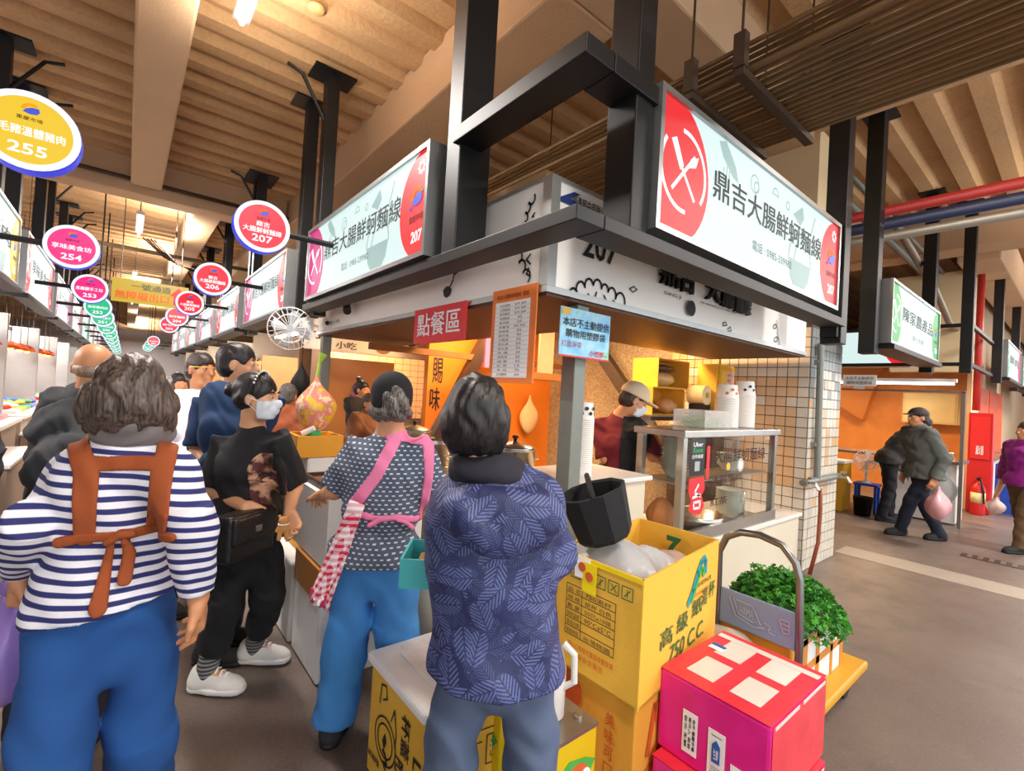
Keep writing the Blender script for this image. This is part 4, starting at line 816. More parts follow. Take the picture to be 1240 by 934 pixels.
# white jug and yellow oil tin by the blue-jacket woman's leg
jug = thing('white_jug', (1.20, 1.19, .36), 'white plastic jug standing on a yellow oil tin', 'jug')
g0 = pm('white_hdpe', '#eceae4', .35)
MB().lathe((1.21, 1.19, .425), [(.055, 0), (.065, .012), (.065, .17), (.05, .23), (.022, .26), (.022, .29), (0, .29)], 20).build('body', g0, jug, True); MB().cyl((1.21, 1.19, .715), (1.21, 1.19, .745), .027, n=14).build('cap', g0, jug)
MB().tube([(1.23, 1.14, .69), (1.25, 1.105, .66), (1.25, 1.10, .57), (1.235, 1.135, .54)], .012, 8).build('handle', g0, jug)
def tin(x, y, z, label):
    t = thing('oil_tin', (x, y, z), label, 'tin'); m = pm('yellow_tin_paint', '#f2d21f', .3, metal=.2)
    MB().bx((x - .1, y - .1, z), (x + .1, y + .1, z + .42)).build('body', m, t, bevel=.01); MB().bx((x - .102, y - .102, z + .41), (x + .102, y + .102, z + .422)).build('top_rim', m_steelw, t)
    P = Panel((x - .1, y + .1, z), (0, -1, 0), (0, 0, 1), .2, .42); P2 = Panel((x - .1, y - .1, z), (1, 0, 0), (0, 0, 1), .2, .42)
    for Q in (P, P2):
        Q.poly('green_print', [(.1, .75), (.3, .62), (.75, .6), (.95, .72), (.7, .78), (.3, .82)], pm('leaf_green_print', '#4fb04b'), t)
        Q.disc('orange_print', .5, .62, .06, pm('orange_print', '#e0662a'), t, .003)
        for (dx, dy) in ((.3, .58), (.7, .64), (.5, .55)): Q.disc('white_flower', dx, dy, .025, m_paper, t, .005, 10); Q.disc('magenta_flower', dx, dy, .012, pm('magenta_print', '#b3206f'), t, .007, 8)
    return t
tin(1.24, 1.16, 0, 'yellow square oil tin under the white jug'); t2 = tin(1.20, 1.40, 0, 'yellow square oil tin beside the lid carton'); 
MB().lathe((1.30, 1.115, .422), [(.018, 0), (.018, .008), (.012, .012), (0, .012)], 14).build('tin_cap', m_steel, [o for o in bpy.data.objects if o.name == 'oil_tin'][0])
# lid carton with a foam lid on it
lt, LC = quad_box([(.84, 1.82), (.85, 1.37), (1.19, 1.33), (1.2, 1.80)], 0.002, .43, 'lid_carton', 'yellow carton printed with a cup drawing, in front of the woman with the pink apron', 'carton', m_card)
LA = face_of(LC, .002, .43, (.84, 1.82), (.85, 1.37)); LB = face_of(LC, .002, .43, (.85, 1.37), (1.19, 1.33))
LA.text('杯蓋', .60, .50, .74, .86, k_ink, lt, .02, rot=-90); LA.text('LID', .80, .32, .92, .62, k_ink, lt, .02, rot=-90); LA.text('PLASTIC', .52, .04, .66, .46, k_ink, lt, .02, rot=-90); LA.text('80口徑杯蓋', .04, .16, .25, .22, k_ink, lt, .01)
LA.strokes('cup_drawing', [LA.arc(.33, .45, .085, 0, 360, 24), LA.arc(.33, .45, .06, 0, 360, 20), [(.42, .68), (.47, .8), (.52, .6), (.5, .5)], [(.2, .72), (.22, .9), (.3, .92), (.33, .82), (.26, .78)]], .007, k_ink, lt)
LA.poly('cup_drawing', [(.29, .44), (.33, .52), (.36, .45), (.33, .38)], k_ink, lt, .004); LA.strokes('cup_drawing', [[(.30, .36), (.35, .34), (.38, .28), (.32, .26), (.36, .22)]], .012, k_ink, lt)
LB.strokes('table_lines', [[(.1, .1), (.1, .8), (.92, .8), (.92, .1)], [(.1, .7), (.6, .7)]], .004, k_ink, lt); LB.text('注意', .70, .55, .85, .7, k_ink, lt); LB.strokes('handling_mark', [[(.66, .5), (.88, .5), (.88, .74), (.66, .74), (.66, .5)]], .004, k_ink, lt)
fl = thing('styrofoam_cover', (1.01, 1.58, .432), 'white foam box lid lying on the yellow lid carton', 'lid'); MB().bx((.82, 1.36, .432), (1.18, 1.83, .472)).build('slab', m_foam, fl, bevel=.012); MB().bx((.92, 1.45, .472), (1.10, 1.74, .477)).build('raised_panel', m_foam, fl, bevel=.004)
# white bin with a yellow sheet, between the two customers
o = tag(MB().lathe((1.28, 2.1, 0), [(.13, 0), (.16, .6), (.17, .61), (.15, .61), (.125, .02)], 20).build('waste_bin', m_creamc, smooth=True), 'pale bin standing between the two customers at the counter', 'bin')
# pink taped foam boxes
g = NG('pink_tape', .28); n1 = g.noise(9, detail=4); c = g.mix(g.ramp(n1, .35, .7), '#f0269a', '#e01f80'); m_pink = g.done(c, g.noise(3), .3, .02)
g = NG('red_tape', .28); n1 = g.noise(9, detail=4); c = g.mix(g.ramp(n1, .35, .7), '#f23a4c', '#e0303f'); m_rtape = g.done(c, g.noise(3), .3, .02)
m_clear = pm('clear_tape_over_foam', '#e4ddd4', .15, var=.05)
def pink_box(x0, y0, x1, y1, z0, z1, label, full=True):
    t = thing('pink_foam_box', ((x0 + x1) / 2, (y0 + y1) / 2, z0), label, 'foam box')
    MB().bx((x0, y0, z0), (x1, y1, z1)).build('body', m_pink, t, bevel=.012)
    Pt = Panel((x0, y1, z1), (0, -1, 0), (1, 0, 0), y1 - y0, x1 - x0)
    Pt.rect('top_tape', .0, .0, 1, 1, m_rtape, t, .0005, .001)
    if full:
        for (a, c) in ((.17, .14), (.58, .14), (.17, .56), (.58, .56)): Pt.rect('bare_foam', a, c, a + .26, c + .31, m_clear, t, .002)
        Pt.rect('clear_tape', .02, .86, .98, .93, m_clear, t, .003)
    Pf = Panel((x0, y0, z0), (1, 0, 0), (0, 0, 1), x1 - x0, z1 - z0); Pf.rect('end_tape', .02, .02, .98, .98, m_rtape, t, .0005)
    for (a, c) in ((.05, .45), (.52, .95)): Pf.rect('shiny_tape', a, .93, c, .97, m_clear, t, .002)
    Ps = Panel((x0, y1, z0), (0, -1, 0), (0, 0, 1), y1 - y0, z1 - z0); return t, Ps, Pt
pk, Ps, Pt = pink_box(1.605, .60, 2.09, 1.0 - .005, .272, .56, 'bright pink taped foam box with paper labels, upper of the two')
for (x0_, y0_, x1_, y1_) in ((.26, .16, .40, .66), (.50, .10, .65, .62), (.70, .02, .86, .36)): Ps.rect('paper_label', x0_, y0_, x1_, y1_, m_paper, pk, .002)
for k, tx in enumerate(('台北 生鮮', '寄件人 批發', '收件 重慶市場')): Ps.text(tx, .28 + k * .038, .22, .305 + k * .038, .60, k_ink, pk, .01, rot=-90)
m_bpr = pm('blue_print', '#2a63b8'); Ps.poly('blue_stamp', [(.54, .26), (.61, .26), (.61, .46), (.575, .52), (.54, .46)], m_bpr, pk, .0045); Ps.text('生鮮', .555, .3, .60, .42, m_paper, pk, .02, .0065); Ps.strokes('fine_print', [[(.53, y), (.62, y)] for y in (.14, .17, .20, .56)] + [[(.73, .05 + .05 * k), (.83, .05 + .05 * k)] for k in range(6)], .003, m_bpr, pk)
Pt.rect('blue_label', .08, .60, .22, .70, m_paper, pk, .004); Pt.rect('blue_label', .08, .66, .22, .70, m_bpr, pk, .0055)
pink_box(1.55, .58, 2.05, .975, 0.0, .27, 'bright pink taped foam box, lower of the two, mostly hidden', False)

# ================================================================ platform trolley with herbs
m_tube = pm('dull_chrome_tube', '#8d8b8a', .3, metal=.9, var=.1); m_plate = pm('blue_grey_plate', '#8fa3c4', .4, metal=.2, var=.15, scale=5)
tl = thing('platform_trolley', (2.9, 1.0, 0), 'yellow platform trolley with a bent tube handle and blue-grey plate', 'trolley')
MB().bx((2.36, .74, .14), (3.25, 1.26, .185)).build('bed', pm('yellow_steel_bed', '#d79a1c', .5), tl, bevel=.012)
hp = [(2.4, 1.18, .185), (2.4, 1.18, .5), (2.4, 1.185, .80), (2.4, 1.15, .885), (2.4, 1.08, .925), (2.4, .99, .935), (2.4, .89, .915), (2.4, .83, .85), (2.4, .81, .78), (2.4, .80, .5), (2.4, .80, .185)]
MB().tube(hp, .017, 10).build('handle', m_tube, tl, True); MB().bx((2.392, .815, .46), (2.406, 1.165, .63)).build('plate', m_plate, tl, bevel=.004)
Pp = Panel((2.39, 1.165, .46), (0, -1, 0), (0, 0, 1), .35, .17); m_lt = pm('embossed_edge', '#c9d2dc', .3, metal=.4)
Pp.strokes('embossed_mark', [[(.14, .82), (.24, .35), (.50, .22), (.62, .30)], [(.24, .80), (.46, .78), (.58, .35)], [(.20, .82), (.28, .42), (.48, .33)], [(.62, .45), (.70, .40), (.68, .25), (.76, .22)], [(.80, .72), (.93, .72), (.93, .40), (.86, .38), (.80, .72)], [(.84, .62), (.92, .6)], [(.86, .5), (.92, .5)]], .005, m_lt, tl); Pp.text('HAMA', .29, .42, .48, .66, m_lt, tl)
for x in (2.48, 3.12):
    for y in (.82, 1.18): MB().cyl((x, y - .018, .06), (x, y + .018, .06), .06, n=18).build('caster', m_blk, tl); MB().bx((x - .03, y - .025, .09), (x + .03, y + .025, .14)).build('fork', m_steelw, tl)
fbx = foam_box((2.52, .825, .187), (3.1, 1.2, .465), 'white foam box crossed with orange tape under the green herbs', mat=m_foamw, open_=True)
m_otape = pm('orange_tape', '#dd8a1f', .35, var=.1)
for P_ in (Panel((2.52, .825, .187), (1, 0, 0), (0, 0, 1), .58, .278), Panel((2.52, 1.2, .187), (0, -1, 0), (0, 0, 1), .375, .278)):
    for r_ in ((0, .9, 1, 1), (0, 0, .1, 1), (.92, 0, 1, 1), (.3, 0, .38, 1), (.66, 0, .72, 1), (0, .42, 1, .55)): P_.rect('tape', *r_, m_otape, fbx, .001)
pbx = foam_box((2.42, .84, .187), (2.51, 1.22, .455), 'low ochre carton of clear plastic packs behind the pink box', mat=m_cardo)
bag_mesh('pack_bag', (2.27, 1.06, .36), (.12, .2, .14), pm('clear_pack_film', '#d6c7b5', .2, alpha=.8), 'bag of clear plastic packs between the pink box and the trolley handle', 'bag', seed=31)
o = tag(MB().bx((2.16, .86, 0), (2.36, 1.26, .21)).build('low_crate', m_cardo), 'low ochre carton on the floor under the bag of plastic packs', 'carton')
# coriander: hundreds of lobed leaves on stems, one uncountable heap
g = NG('coriander_leaf', .5); n1 = g.noise(16, detail=4); c = g.mix(g.ramp(n1, .35, .65), '#1f6b1c', '#57ad33'); m_cor = g.done(c)
vs, fs = [], []
rg = np.random.default_rng(5)
for i in range(2600):
    a = rg.uniform(0, 2 * PI); rr = math.sqrt(rg.uniform(0, 1)); px, py = 2.78 + .38 * rr * math.cos(a), 1.0 + .27 * rr * math.sin(a)
    hz = .46 + .19 * (1 - rr ** 2.4) * rg.uniform(.25, 1.0) ** .6 + rg.uniform(0, .03) + (.05 if px < 2.75 else 0)
    if rr > .8: hz -= rg.uniform(0, .06)
    s = rg.uniform(.010, .022); Rm = Matrix.Rotation(rg.uniform(0, 6.3), 3, 'Z') @ Matrix.Rotation(rg.normal(0, .7), 3, 'X') @ Matrix.Rotation(rg.normal(0, .5), 3, 'Y'); n0 = len(vs); c0 = V((px, py, hz))
    shp = [(0, -1, 0), (.35, -.35, .1), (1, -.45, 0), (.75, .1, .15), (1.0, .75, 0), (.35, .55, .15), (0, 1.2, 0), (-.35, .55, .15), (-1, .75, 0), (-.75, .1, .15), (-1, -.45, 0), (-.35, -.35, .1)]
    vs += [tuple(c0 + Rm @ (V(q) * s)) for q in shp] + [tuple(c0)]
    fs += [[n0 + k, n0 + (k + 1) % 12, n0 + 12] for k in range(12)]
hb = thing('coriander_bunch', (2.85, 1.0, .465), 'heap of bright green coriander spilling over the taped foam box', 'herbs')
link('leaves', vs, fs, m_cor, hb)['kind'] = 'stuff'
b = MB()
for i in range(120):
    x, y = rg.uniform(2.56, 3.04), rg.uniform(.86, 1.16); b.tube([(x, y, .36), (x + rg.normal(0, .03), y + rg.normal(0, .03), .48), (x + rg.normal(0, .06), y + rg.normal(0, .05), .56)], .0022, 4, False)
b.build('stems', pm('herb_stem', '#8ab84c', .5), hb)['kind'] = 'stuff'
MB().bx((2.58, .86, .30), (3.04, 1.16, .42)).build('newspaper_wrap', pm('newsprint', '#cfc8ba', .9), hb)

# ================================================================ conduits, pipes and lamps under the ceiling
m_cond = pm('tan_conduit', '#6f5535', .5, metal=.2, var=.2, scale=3); m_rust = pm('dark_bracket', '#4a3a2c', .6, metal=.4)
cr = thing('conduit_rack', (2.8, 1.5, 3.3), 'wide rack of parallel tan conduits slung under the ceiling behind the lit signs', 'conduit rack')
for i in range(17):
    x = 2.42 + i * .051; z = 3.30
    MB().tube([(x, -3, z), (x, 26, z)], .012 + .004 * (i % 3 == 0), 8).build('conduit', m_cond, cr)
for i in range(5): MB().tube([(2.40 + i * .05, -3, 3.42), (2.40 + i * .05, 26, 3.42)], .013, 8).build('conduit', m_cond, cr)
for y in (1.18, 1.46, 3.6, 6.2, 9.0):
    MB().bx((2.34, y - .025, 3.24), (3.30, y + .025, 3.28)).build('bracket', m_rust, cr)
    for x in (2.36, 3.27): MB().tube([(x, y, 3.28), (x, y, 4.18 if x < 2.6 and y > 2 else 4.62)], .007, 6).build('hanger_rod', m_rust, cr)
    MB().bx((2.33, y - .03, 3.28), (2.38, y + .03, 3.46)).build('bracket_arm', m_rust, cr)
def pipe(label, pts, r, mat, cat='pipe'): return tag(MB().tube(pts, r, 14).build('ceiling_pipe', mat, smooth=True), label, cat)
m_redp = pm('red_pipe_paint', '#c3342c', .45, var=.1); m_bluep = pm('navy_pipe_paint', '#1f2a4d', .45); m_greyp = pm('tarnished_pipe', '#8d8577', .45, metal=.5)
pipe('long red fire pipe crossing under the ceiling past the column', [(6.2, -3, 3.72), (6.2, 20, 3.72)], .055, m_redp)
pipe('navy pipe running beside the red fire pipe', [(6.2, -3, 3.58), (6.2, 20, 3.58)], .06, m_bluep)
pipe('dull grey pipe under the navy pipe', [(6.22, -3, 3.45), (6.22, 20, 3.45)], .05, m_greyp)
pipe('bright grey pipe running from the column to the far right', [(5.9, 1.9, 4.05), (12.5, 1.9, 4.05)], .05, m_galv)
pipe('thin grey pipe beside the bright one above the corridor', [(5.9, 1.7, 4.1), (12.5, 1.7, 4.1)], .03, m_galv)
pipe('grey pipe with a bend dropping to the corner stall', [(7.2, 1.6, 3.95), (9.5, 1.55, 3.5), (10.4, 1.5, 3.1), (13, 1.5, 3.05)], .045, m_greyp)
pipe('red upright pipe above the extinguisher cabinet', [(11.1, 1.22, 1.7), (11.1, 1.22, 4.05)], .05, m_redp)
pipe('dark thin pipe crossing the aisle under the cross beam', [(-6, 8.7, 4.28), (2.0, 8.7, 4.28)], .03, m_dark)
for y in (12, 15, 17): pipe('grey pipe crossing high over the far aisle, %s one' % {12: 'nearest', 15: 'middle', 17: 'farthest'}[y], [(-6, y, 3.95), (2.0, y, 3.95)], .04, m_greyp)
g_tube = glow('fluorescent_tube', '#fff6f2', 7)
def tube_light(x, y, z, ax, label, L=1.2, top=4.62):
    t = thing('tube_light', (x, y, z), label, 'light'); a = V((1, 0, 0)) if ax == 'x' else V((0, 1, 0)); c = V((x, y, z))
    MB().tube([c - a * L / 2, c + a * L / 2], .018, 10).build('tube', g_tube, t); d = a * (L / 2 + .03) + V((.05, .05, 0)) - V((abs(a.x) * .05, abs(a.y) * .05, 0))
    MB().bx(c - d + V((0, 0, .025)), c + d + V((0, 0, .075))).build('housing', m_wplas, t)
    for s in (-.4, .4): MB().tube([c + a * L * s + V((0, 0, .075)), V((c.x + a.x * L * s, c.y + a.y * L * s, top))], .006, 5).build('hanger_rod', m_rust, t)
for i, yy in enumerate((3.55, 9.4, 14.8, 20.3)): tube_light(.47 if i == 0 else .05, yy - .52 if i == 0 else yy + .4, 3.9, 'y', ['fluorescent tube light at the top edge over the aisle', 'fluorescent tube light past the cross beam over the aisle', 'third fluorescent tube light down the aisle', 'farthest fluorescent tube light down the aisle'][i])
tube_light(9.6, 2.6, 2.06, 'y', 'long fluorescent tube over the corner stall counter', 2.6, 4.66)
o = tag(MB().lathe((1.05, 4.1, 4.58), [(0, 0), (.05, .005), (.07, .02), (.07, .04)], 20).build('smoke_detector', pm('yellowed_plastic', '#c9a36b', .5), smooth=True), 'round smoke detector on the ribbed ceiling above the right row', 'detector')
# yellow exit board over the aisle
ex = thing('exit_board', (.28, 10.6, 2.74), 'yellow hanging board with a red arrow over the aisle', 'sign')
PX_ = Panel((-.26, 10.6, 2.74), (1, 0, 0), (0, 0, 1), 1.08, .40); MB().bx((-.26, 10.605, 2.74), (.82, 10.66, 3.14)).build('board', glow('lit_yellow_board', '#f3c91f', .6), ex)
PX_.text('一號通道', .24, .60, .76, .88, k_ink, ex, .02); PX_.text('無障礙出口', .04, .14, .74, .5, pm('dark_orange_print', '#b8440f'), ex, .03); PX_.poly('red_arrow', [(.80, .12), (.93, .12), (.93, .52), (.985, .52), (.865, .92), (.745, .52), (.80, .52)], pm('arrow_red', '#d81e1e', .5), ex)
for x in (-.15, .7): MB().tube([(x, 10.63, 3.14), (x, 10.63, 4.6)], .008, 5).build('hanger_rod', m_rust, ex)
rk = thing('wire_duct', (.35, 9.9, 3.3), 'bundle of hanging cables and clips over the aisle by the exit board', 'cable')
for k in range(4): MB().tube([(.1 + .05 * k, 9.9, 3.75), (.4 + .06 * k, 9.95, 3.5 - .03 * k), (.75 + .05 * k, 10.0, 3.38), (1.0, 10.0, 3.3 + .05 * k)], .014, 5).build('cable', m_rust, rk)
MB().tube([(.55, 9.95, 3.45), (.55, 9.95, 4.74)], .008, 5).build('hanger_rod', m_rust, rk)

# ================================================================ neighbours: the left row, the right row beyond, the corner stall
m_ctr = pm('left_counter_front', '#8d7a6c', .6, var=.12, scale=2); m_ylw = pm('ochre_shelf', '#c08a2e', .6)
COLS = [pm('goods_red', '#c93a2e', .5), pm('goods_white', '#e6e1da', .5), pm('goods_yellow', '#e0b53a', .5), pm('goods_green', '#5c9a4a', .5), pm('goods_blue', '#3f6fb8', .5), pm('goods_pink', '#e58a98', .5)]
def goods(x0, x1, y0, y1, z, n, where, group):
    """heaped trays of produce, each tray one thing"""
    for i in range(n):
        y = y0 + (i + .5) * (y1 - y0) / n; t = thing('produce_tray', ((x0 + x1) / 2, y, z), 'shallow %s tray of goods %s' % (['red', 'white', 'yellow', 'green', 'blue', 'pink'][i % 6], where), 'tray', group)
        w, d = (x1 - x0) * .8, (y1 - y0) / n * .8; MB().bx(((x0 + x1) / 2 - w / 2, y - d / 2, z), ((x0 + x1) / 2 + w / 2, y + d / 2, z + .05)).build('tray_base', COLS[(i + 1) % 6], t)
        b = MB()
        for k in range(10): b.blob(((x0 + x1) / 2 + rng.uniform(-.4, .4) * w, y + rng.uniform(-.4, .4) * d, z + .07 + rng.uniform(0, .03)), (.05, .05, .035), 7, 5)
        b.build('heaped_goods', COLS[i % 6], t, True)['kind'] = 'stuff'
WHERE = ['on the white counter nearest the left edge', 'on the second counter of the left row', 'on the third counter of the left row', 'on the fourth counter of the left row', 'on the fifth counter of the left row']
for i in range(7):
    y0 = 3.35 + i * 2.85
    t = thing('market_counter', (-1.25, y0 + 1.2, 0), ['white-topped market counter at the left edge of the view', 'second market counter of the left row', 'third market counter of the left row'][i] if i < 3 else 'far market counter, %s along the left row' % ORD[i], 'counter', 'counters of the left row')
    MB().bx((-1.75, y0 + .05, .03), (-1.05, y0 + 2.54, .82)).build('body', m_ctr, t); MB().bx((-1.8, y0, .82), (-1.0, y0 + 2.58, .87)).build('worktop', m_whitec, t, bevel=.008)
    MB().bx((-1.04, y0 - .0, .02), (-.78, y0 + 1.4, .60)).build('step', m_ctr, t); MB().bx((-1.05, y0 - .02, .60), (-.76, y0 + 1.42, .63)).build('step_top', m_whitec, t)
    if i < 5: goods(-1.75, -1.05, y0 + .2, y0 + 2.5, .87, 5, WHERE[i], 'trays ' + WHERE[i])
    bw = thing('stall_back_panel', (-3.0, y0 + 1.3, 0), 'pale back panel with shelves, in the %s stall of the left row' % ORD[i], 'panel', 'back panels of the left row'); MB().bx((-3.05, y0 - .1, 0), (-3.0, y0 + 2.7, 2.5)).build('panel', pm('pale_stall_panel', '#cfd3d6', .6, var=.1, scale=1), bw)
    for z in (1.2, 1.6, 2.0): MB().bx((-3.0, y0 + .1, z), (-2.7, y0 + 2.5, z + .02)).build('shelf', m_steelw, bw)
    pp = thing('stall_partition', (-1.9, y0 - .2, 0), 'steel partition before the %s stall of the left row' % ORD[i], 'partition', 'partitions of the left row'); MB().bx((-3.0, y0 - .24, 0), (-1.2, y0 - .14, 2.2)).build('panel', pm('steel_partition', '#b4b2ae', .35, metal=.5, var=.1), pp)
    if i < 4:
        for k, (yy, hx, nm) in enumerate(((.5, '#6b4bb0', 'purple'), (1.1, '#d8452e', 'red'), (1.9, '#3f86c8', 'blue'))):
            hb_ = thing('hanging_bag', (-1.75, y0 + yy, 1.5), '%s plastic bag hanging over the %s counter of the left row' % (nm, ORD[i]), 'bag', 'bags over the left counters'); bag_mesh('film', (-1.75, y0 + yy, 1.72), (.09, .1, .17), pm('bag_' + nm, hx, .4), parent=hb_, seed=70 + k + 3 * i, top=True); MB().tube([(-1.75, y0 + yy, 1.88), (-1.75, y0 + yy, 4.7)], .005, 4).build('string', m_rust, hb_)
        for k, yy in enumerate((.8, 1.6, 2.3)):
            wb_ = thing('warm_bulb', (-1.3, y0 + yy, 1.75), 'orange-shaded bulb hanging over the %s counter of the left row' % ORD[i], 'light', 'bulbs over the left counters'); MB().lathe((-1.3, y0 + yy, 1.78), [(.11, 0), (.08, .07), (.02, .1)], 14).build('shade', pm('orange_lamp_shade', '#d9551a', .5), wb_, True); MB().blob((-1.3, y0 + yy, 1.79), (.04, .04, .045), 10, 6).build('bulb', glow('warm_bulb_light', '#ffb45a', 5), wb_, True); MB().tube([(-1.3, y0 + yy, 1.88), (-1.3, y0 + yy, 4.7)], .005, 4).build('cord', m_rust, wb_)
        ps_ = thing('stall_poster', (-2.0, y0 - .25, 1.2), 'red and orange poster on the steel partition before the %s left stall' % ORD[i], 'poster', 'posters of the left row'); Pz = Panel((-2.6, y0 - .245, 1.15), (1, 0, 0), (0, 0, 1), .9, .85); Pz.rect('sheet', 0, 0, 1, 1, COLS[[2, 5, 4, 0][i]], ps_); Pz.rect('sheet_top', 0, .7, 1, 1, COLS[0], ps_, .004); Pz.text(['溫體豬肉', '美食坊', '素雞腳', '雞肉'][i], .1, .74, .9, .95, m_paper, ps_, .02, .006); Pz.text('$100', .2, .2, .8, .55, COLS[1], ps_, .02)
        lp = thing('stall_lamp', (-1.5, y0 + 1.3, 2.05), 'strip lamp over the %s counter of the left row' % ORD[i], 'light', 'strip lamps of the left row'); MB().bx((-1.55, y0 + .5, 2.08), (-1.45, y0 + 2.0, 2.14)).build('housing', m_wplas, lp); MB().bx((-1.53, y0 + .5, 2.06), (-1.47, y0 + 2.0, 2.08)).build('tube', g_tube, lp)
        for yy in (.7, 1.8): MB().tube([(-1.5, y0 + yy, 2.14), (-1.5, y0 + yy, 4.62)], .008, 4).build('hanger_rod', m_rust, lp)
for i in range(6):
    y0 = 5.6 + i * 2.75
    t = thing('market_counter', (1.9, y0 + 1.2, 0), ['steel counter of the next stall up the right row'][0] if i == 0 else 'steel market counter, %s along the right row past the noodle stall' % ORD[i], 'counter', 'counters of the right row')
    MB().bx((1.6, y0 + .2, .03), (2.1, y0 + 2.5, .86)).build('body', m_steelw, t); MB().bx((1.55, y0 + .15, .86), (2.15, y0 + 2.55, .9)).build('worktop', m_steel, t)
    bn = thing('shop_banner', (1.6, y0 + .2, 1.95), ['white banner with red characters and round food pictures under the right row signs'][0] if i == 0 else 'plain white banner over the %s stall past the noodle stall' % ORD[i], 'banner', None if i == 0 else 'banners of the right row')
    P = Panel((1.56, y0 + .18, 1.93), (1, 0, 0), (0, 0, 1), 1.6, .36); MB().bx((1.56, y0 + .185, 1.93), (3.16, y0 + .20, 2.29)).build('cloth', pm('banner_white', '#ebe6da', .6), bn); MB().tube([(1.5, y0 + .19, 2.3), (3.2, y0 + .19, 2.3)], .012, 5).build('rail', m_blk, bn)
    if i == 0: P.text('仔', .04, .35, .16, .8, k_ink, bn, .01); P.text('屋', .22, .5, .32, .9, m_redb, bn, .02); P.text('小吃', .24, .1, .4, .35, k_ink, bn, .01); P.disc('food_picture', .62, .42, .13, pm('noodle_brown', '#9a6a2c', .6), bn); P.disc('food_picture', .86, .72, .1, pm('soup_green', '#4f4a2a', .6), bn)
    sl = thing('stall_side_screen', (2.8, y0 + 2.68, 0), 'tan divider behind the %s stall past the noodle stall' % ORD[i], 'partition', 'partitions of the right row'); MB().bx((2.2, y0 + 2.66, 0), (4.5, y0 + 2.72, 2.4)).build('panel', pm('warm_tile_panel', '#c59a6a', .5, var=.15, scale=5), sl)
lp = thing('strip_lamp', (1.5, 5.8, 2.4), 'bright strip lamp under the first sign past the noodle stall', 'light'); MB().bx((1.45, 5.5, 2.1), (1.55, 6.7, 2.15)).build('housing', m_wplas, lp); MB().bx((1.47, 5.5, 2.08), (1.53, 6.7, 2.1)).build('tube', g_tube, lp); MB().tube([(1.5, 6.1, 2.15), (1.5, 6.1, 2.3)], .01).build('hanger_rod', m_rust, lp)
# far end of the aisle, closing wall and the lit gateway
m_endw = pm('hazy_end_wall', '#b8b4b4', .8, var=.1, scale=.6)
structure(MB().bx((-14, 46, 0), (26, 46.3, 4.7)).build('wall_end', m_endw)); structure(MB().bx((-6.2, -3, 0), (-6.0, 46, 4.7)).build('wall_left', m_endw))
structure(MB().bx((21, 3, 0), (21.3, 46, 4.7)).build('wall_right', m_endw)); structure(MB().bx((6.6, 7.7, 0), (21, 8.0, 4.7)).build('wall_inner', m_endw))
structure(MB().bx((12.3, 1.52, 0), (24, 1.62, 4.7)).build('wall_corridor', pm('corridor_wall_paint', '#b79f83', .8, var=.1, scale=1))); structure(MB().bx((24, -3.6, 0), (24.2, 1.6, 4.7)).build('wall_corridor_end', MC['corridor_wall_paint']))
# ---- corner stall on the right
m_cw = pm('white_counter_panel', '#d9d3cb', .5, var=.06); m_orw = pm('orange_tiled_back', '#d98a42', .45, var=.25, scale=5)
structure(MB().bx((12.2, 1.35, 0), (12.3, 7.7, 2.7)).build('wall_corner_stall', m_orw))
t = thing('corner_stall_counter', (9.6, 2.6, 0), 'white-panelled steel counter of the corner stall on the right', 'counter'); MB().bx((9.35, 1.2, .02), (9.95, 2.0, .88)).build('body', m_cw, t); MB().bx((9.3, 1.15, .88), (10.0, 4.6, .92)).build('worktop', m_steel, t); MB().bx((9.4, 3.0, .02), (9.95, 4.6, .88)).build('cabinet', m_steelw, t)
gs = thing('glass_screen', (9.2, 2.6, 0), 'thin glass screen on a slim steel post before the corner stall', 'screen'); MB().bx((9.19, 1.12, 0), (9.23, 1.16, 1.93)).build('post', m_steelw, gs); MB().bx((9.19, 1.12, 1.91), (9.23, 4.6, 1.94)).build('top_rail', m_steelw, gs); MB().bx((9.19, 4.56, 0), (9.23, 4.6, 1.91)).build('post', m_steelw, gs); MB().bx((9.205, 1.16, .95), (9.212, 4.56, 1.91)).build('pane', m_glass, gs)
for y, h in ((1.35, .1), (1.55, .12), (1.75, .09)): pot(9.6, y, .92, .08, h, 'small steel canister on the corner stall counter, %s' % {1.35: 'nearest the slim post', 1.55: 'second from the slim post', 1.75: 'third from the slim post'}[y], lid=False, group='canisters on the corner stall counter')
yb = thing('yellow_cabinet', (9.0, 2.75, 0), 'yellow metal cabinet with a white top right of the tiled column', 'cabinet'); MB().bx((8.75, 2.42, 0), (9.15, 3.3, .74)).build('body', pm('yellow_enamel', '#cf9c22', .5, var=.1), yb); MB().bx((8.72, 2.4, .74), (9.17, 3.33, .78)).build('top', m_whitec, yb); MB().bx((8.744, 2.5, .12), (8.75, 2.9, .68)).build('door', pm('yellow_enamel_door', '#d8a62b', .5), yb)
stl = thing('blue_stool', (9.1, 2.15, 0), 'blue plastic stool under the white fan', 'stool'); m_bpl = pm('blue_plastic', '#1f4fb8', .4)
MB().bx((8.95, 2.02, .42), (9.19, 2.34, .46)).build('seat', m_bpl, stl, bevel=.01)
for x in (8.97, 9.14):
    for y in (2.04, 2.29): MB().bx((x, y, 0), (x + .035, y + .035, .42)).build('leg', m_bpl, stl)
fn = thing('desk_fan', (9.07, 2.2, .46), 'white desk fan standing on the blue stool', 'fan'); MB().lathe((9.07, 2.2, .46), [(.09, 0), (.08, .02), (.02, .04), (.018, .25), (0, .26)], 16).build('stand', m_wplas, fn, True); fan('', (9.05, 2.2, .80), (-1, -.5, 0), .17, '', m_wplas, m_wplas, th=fn)
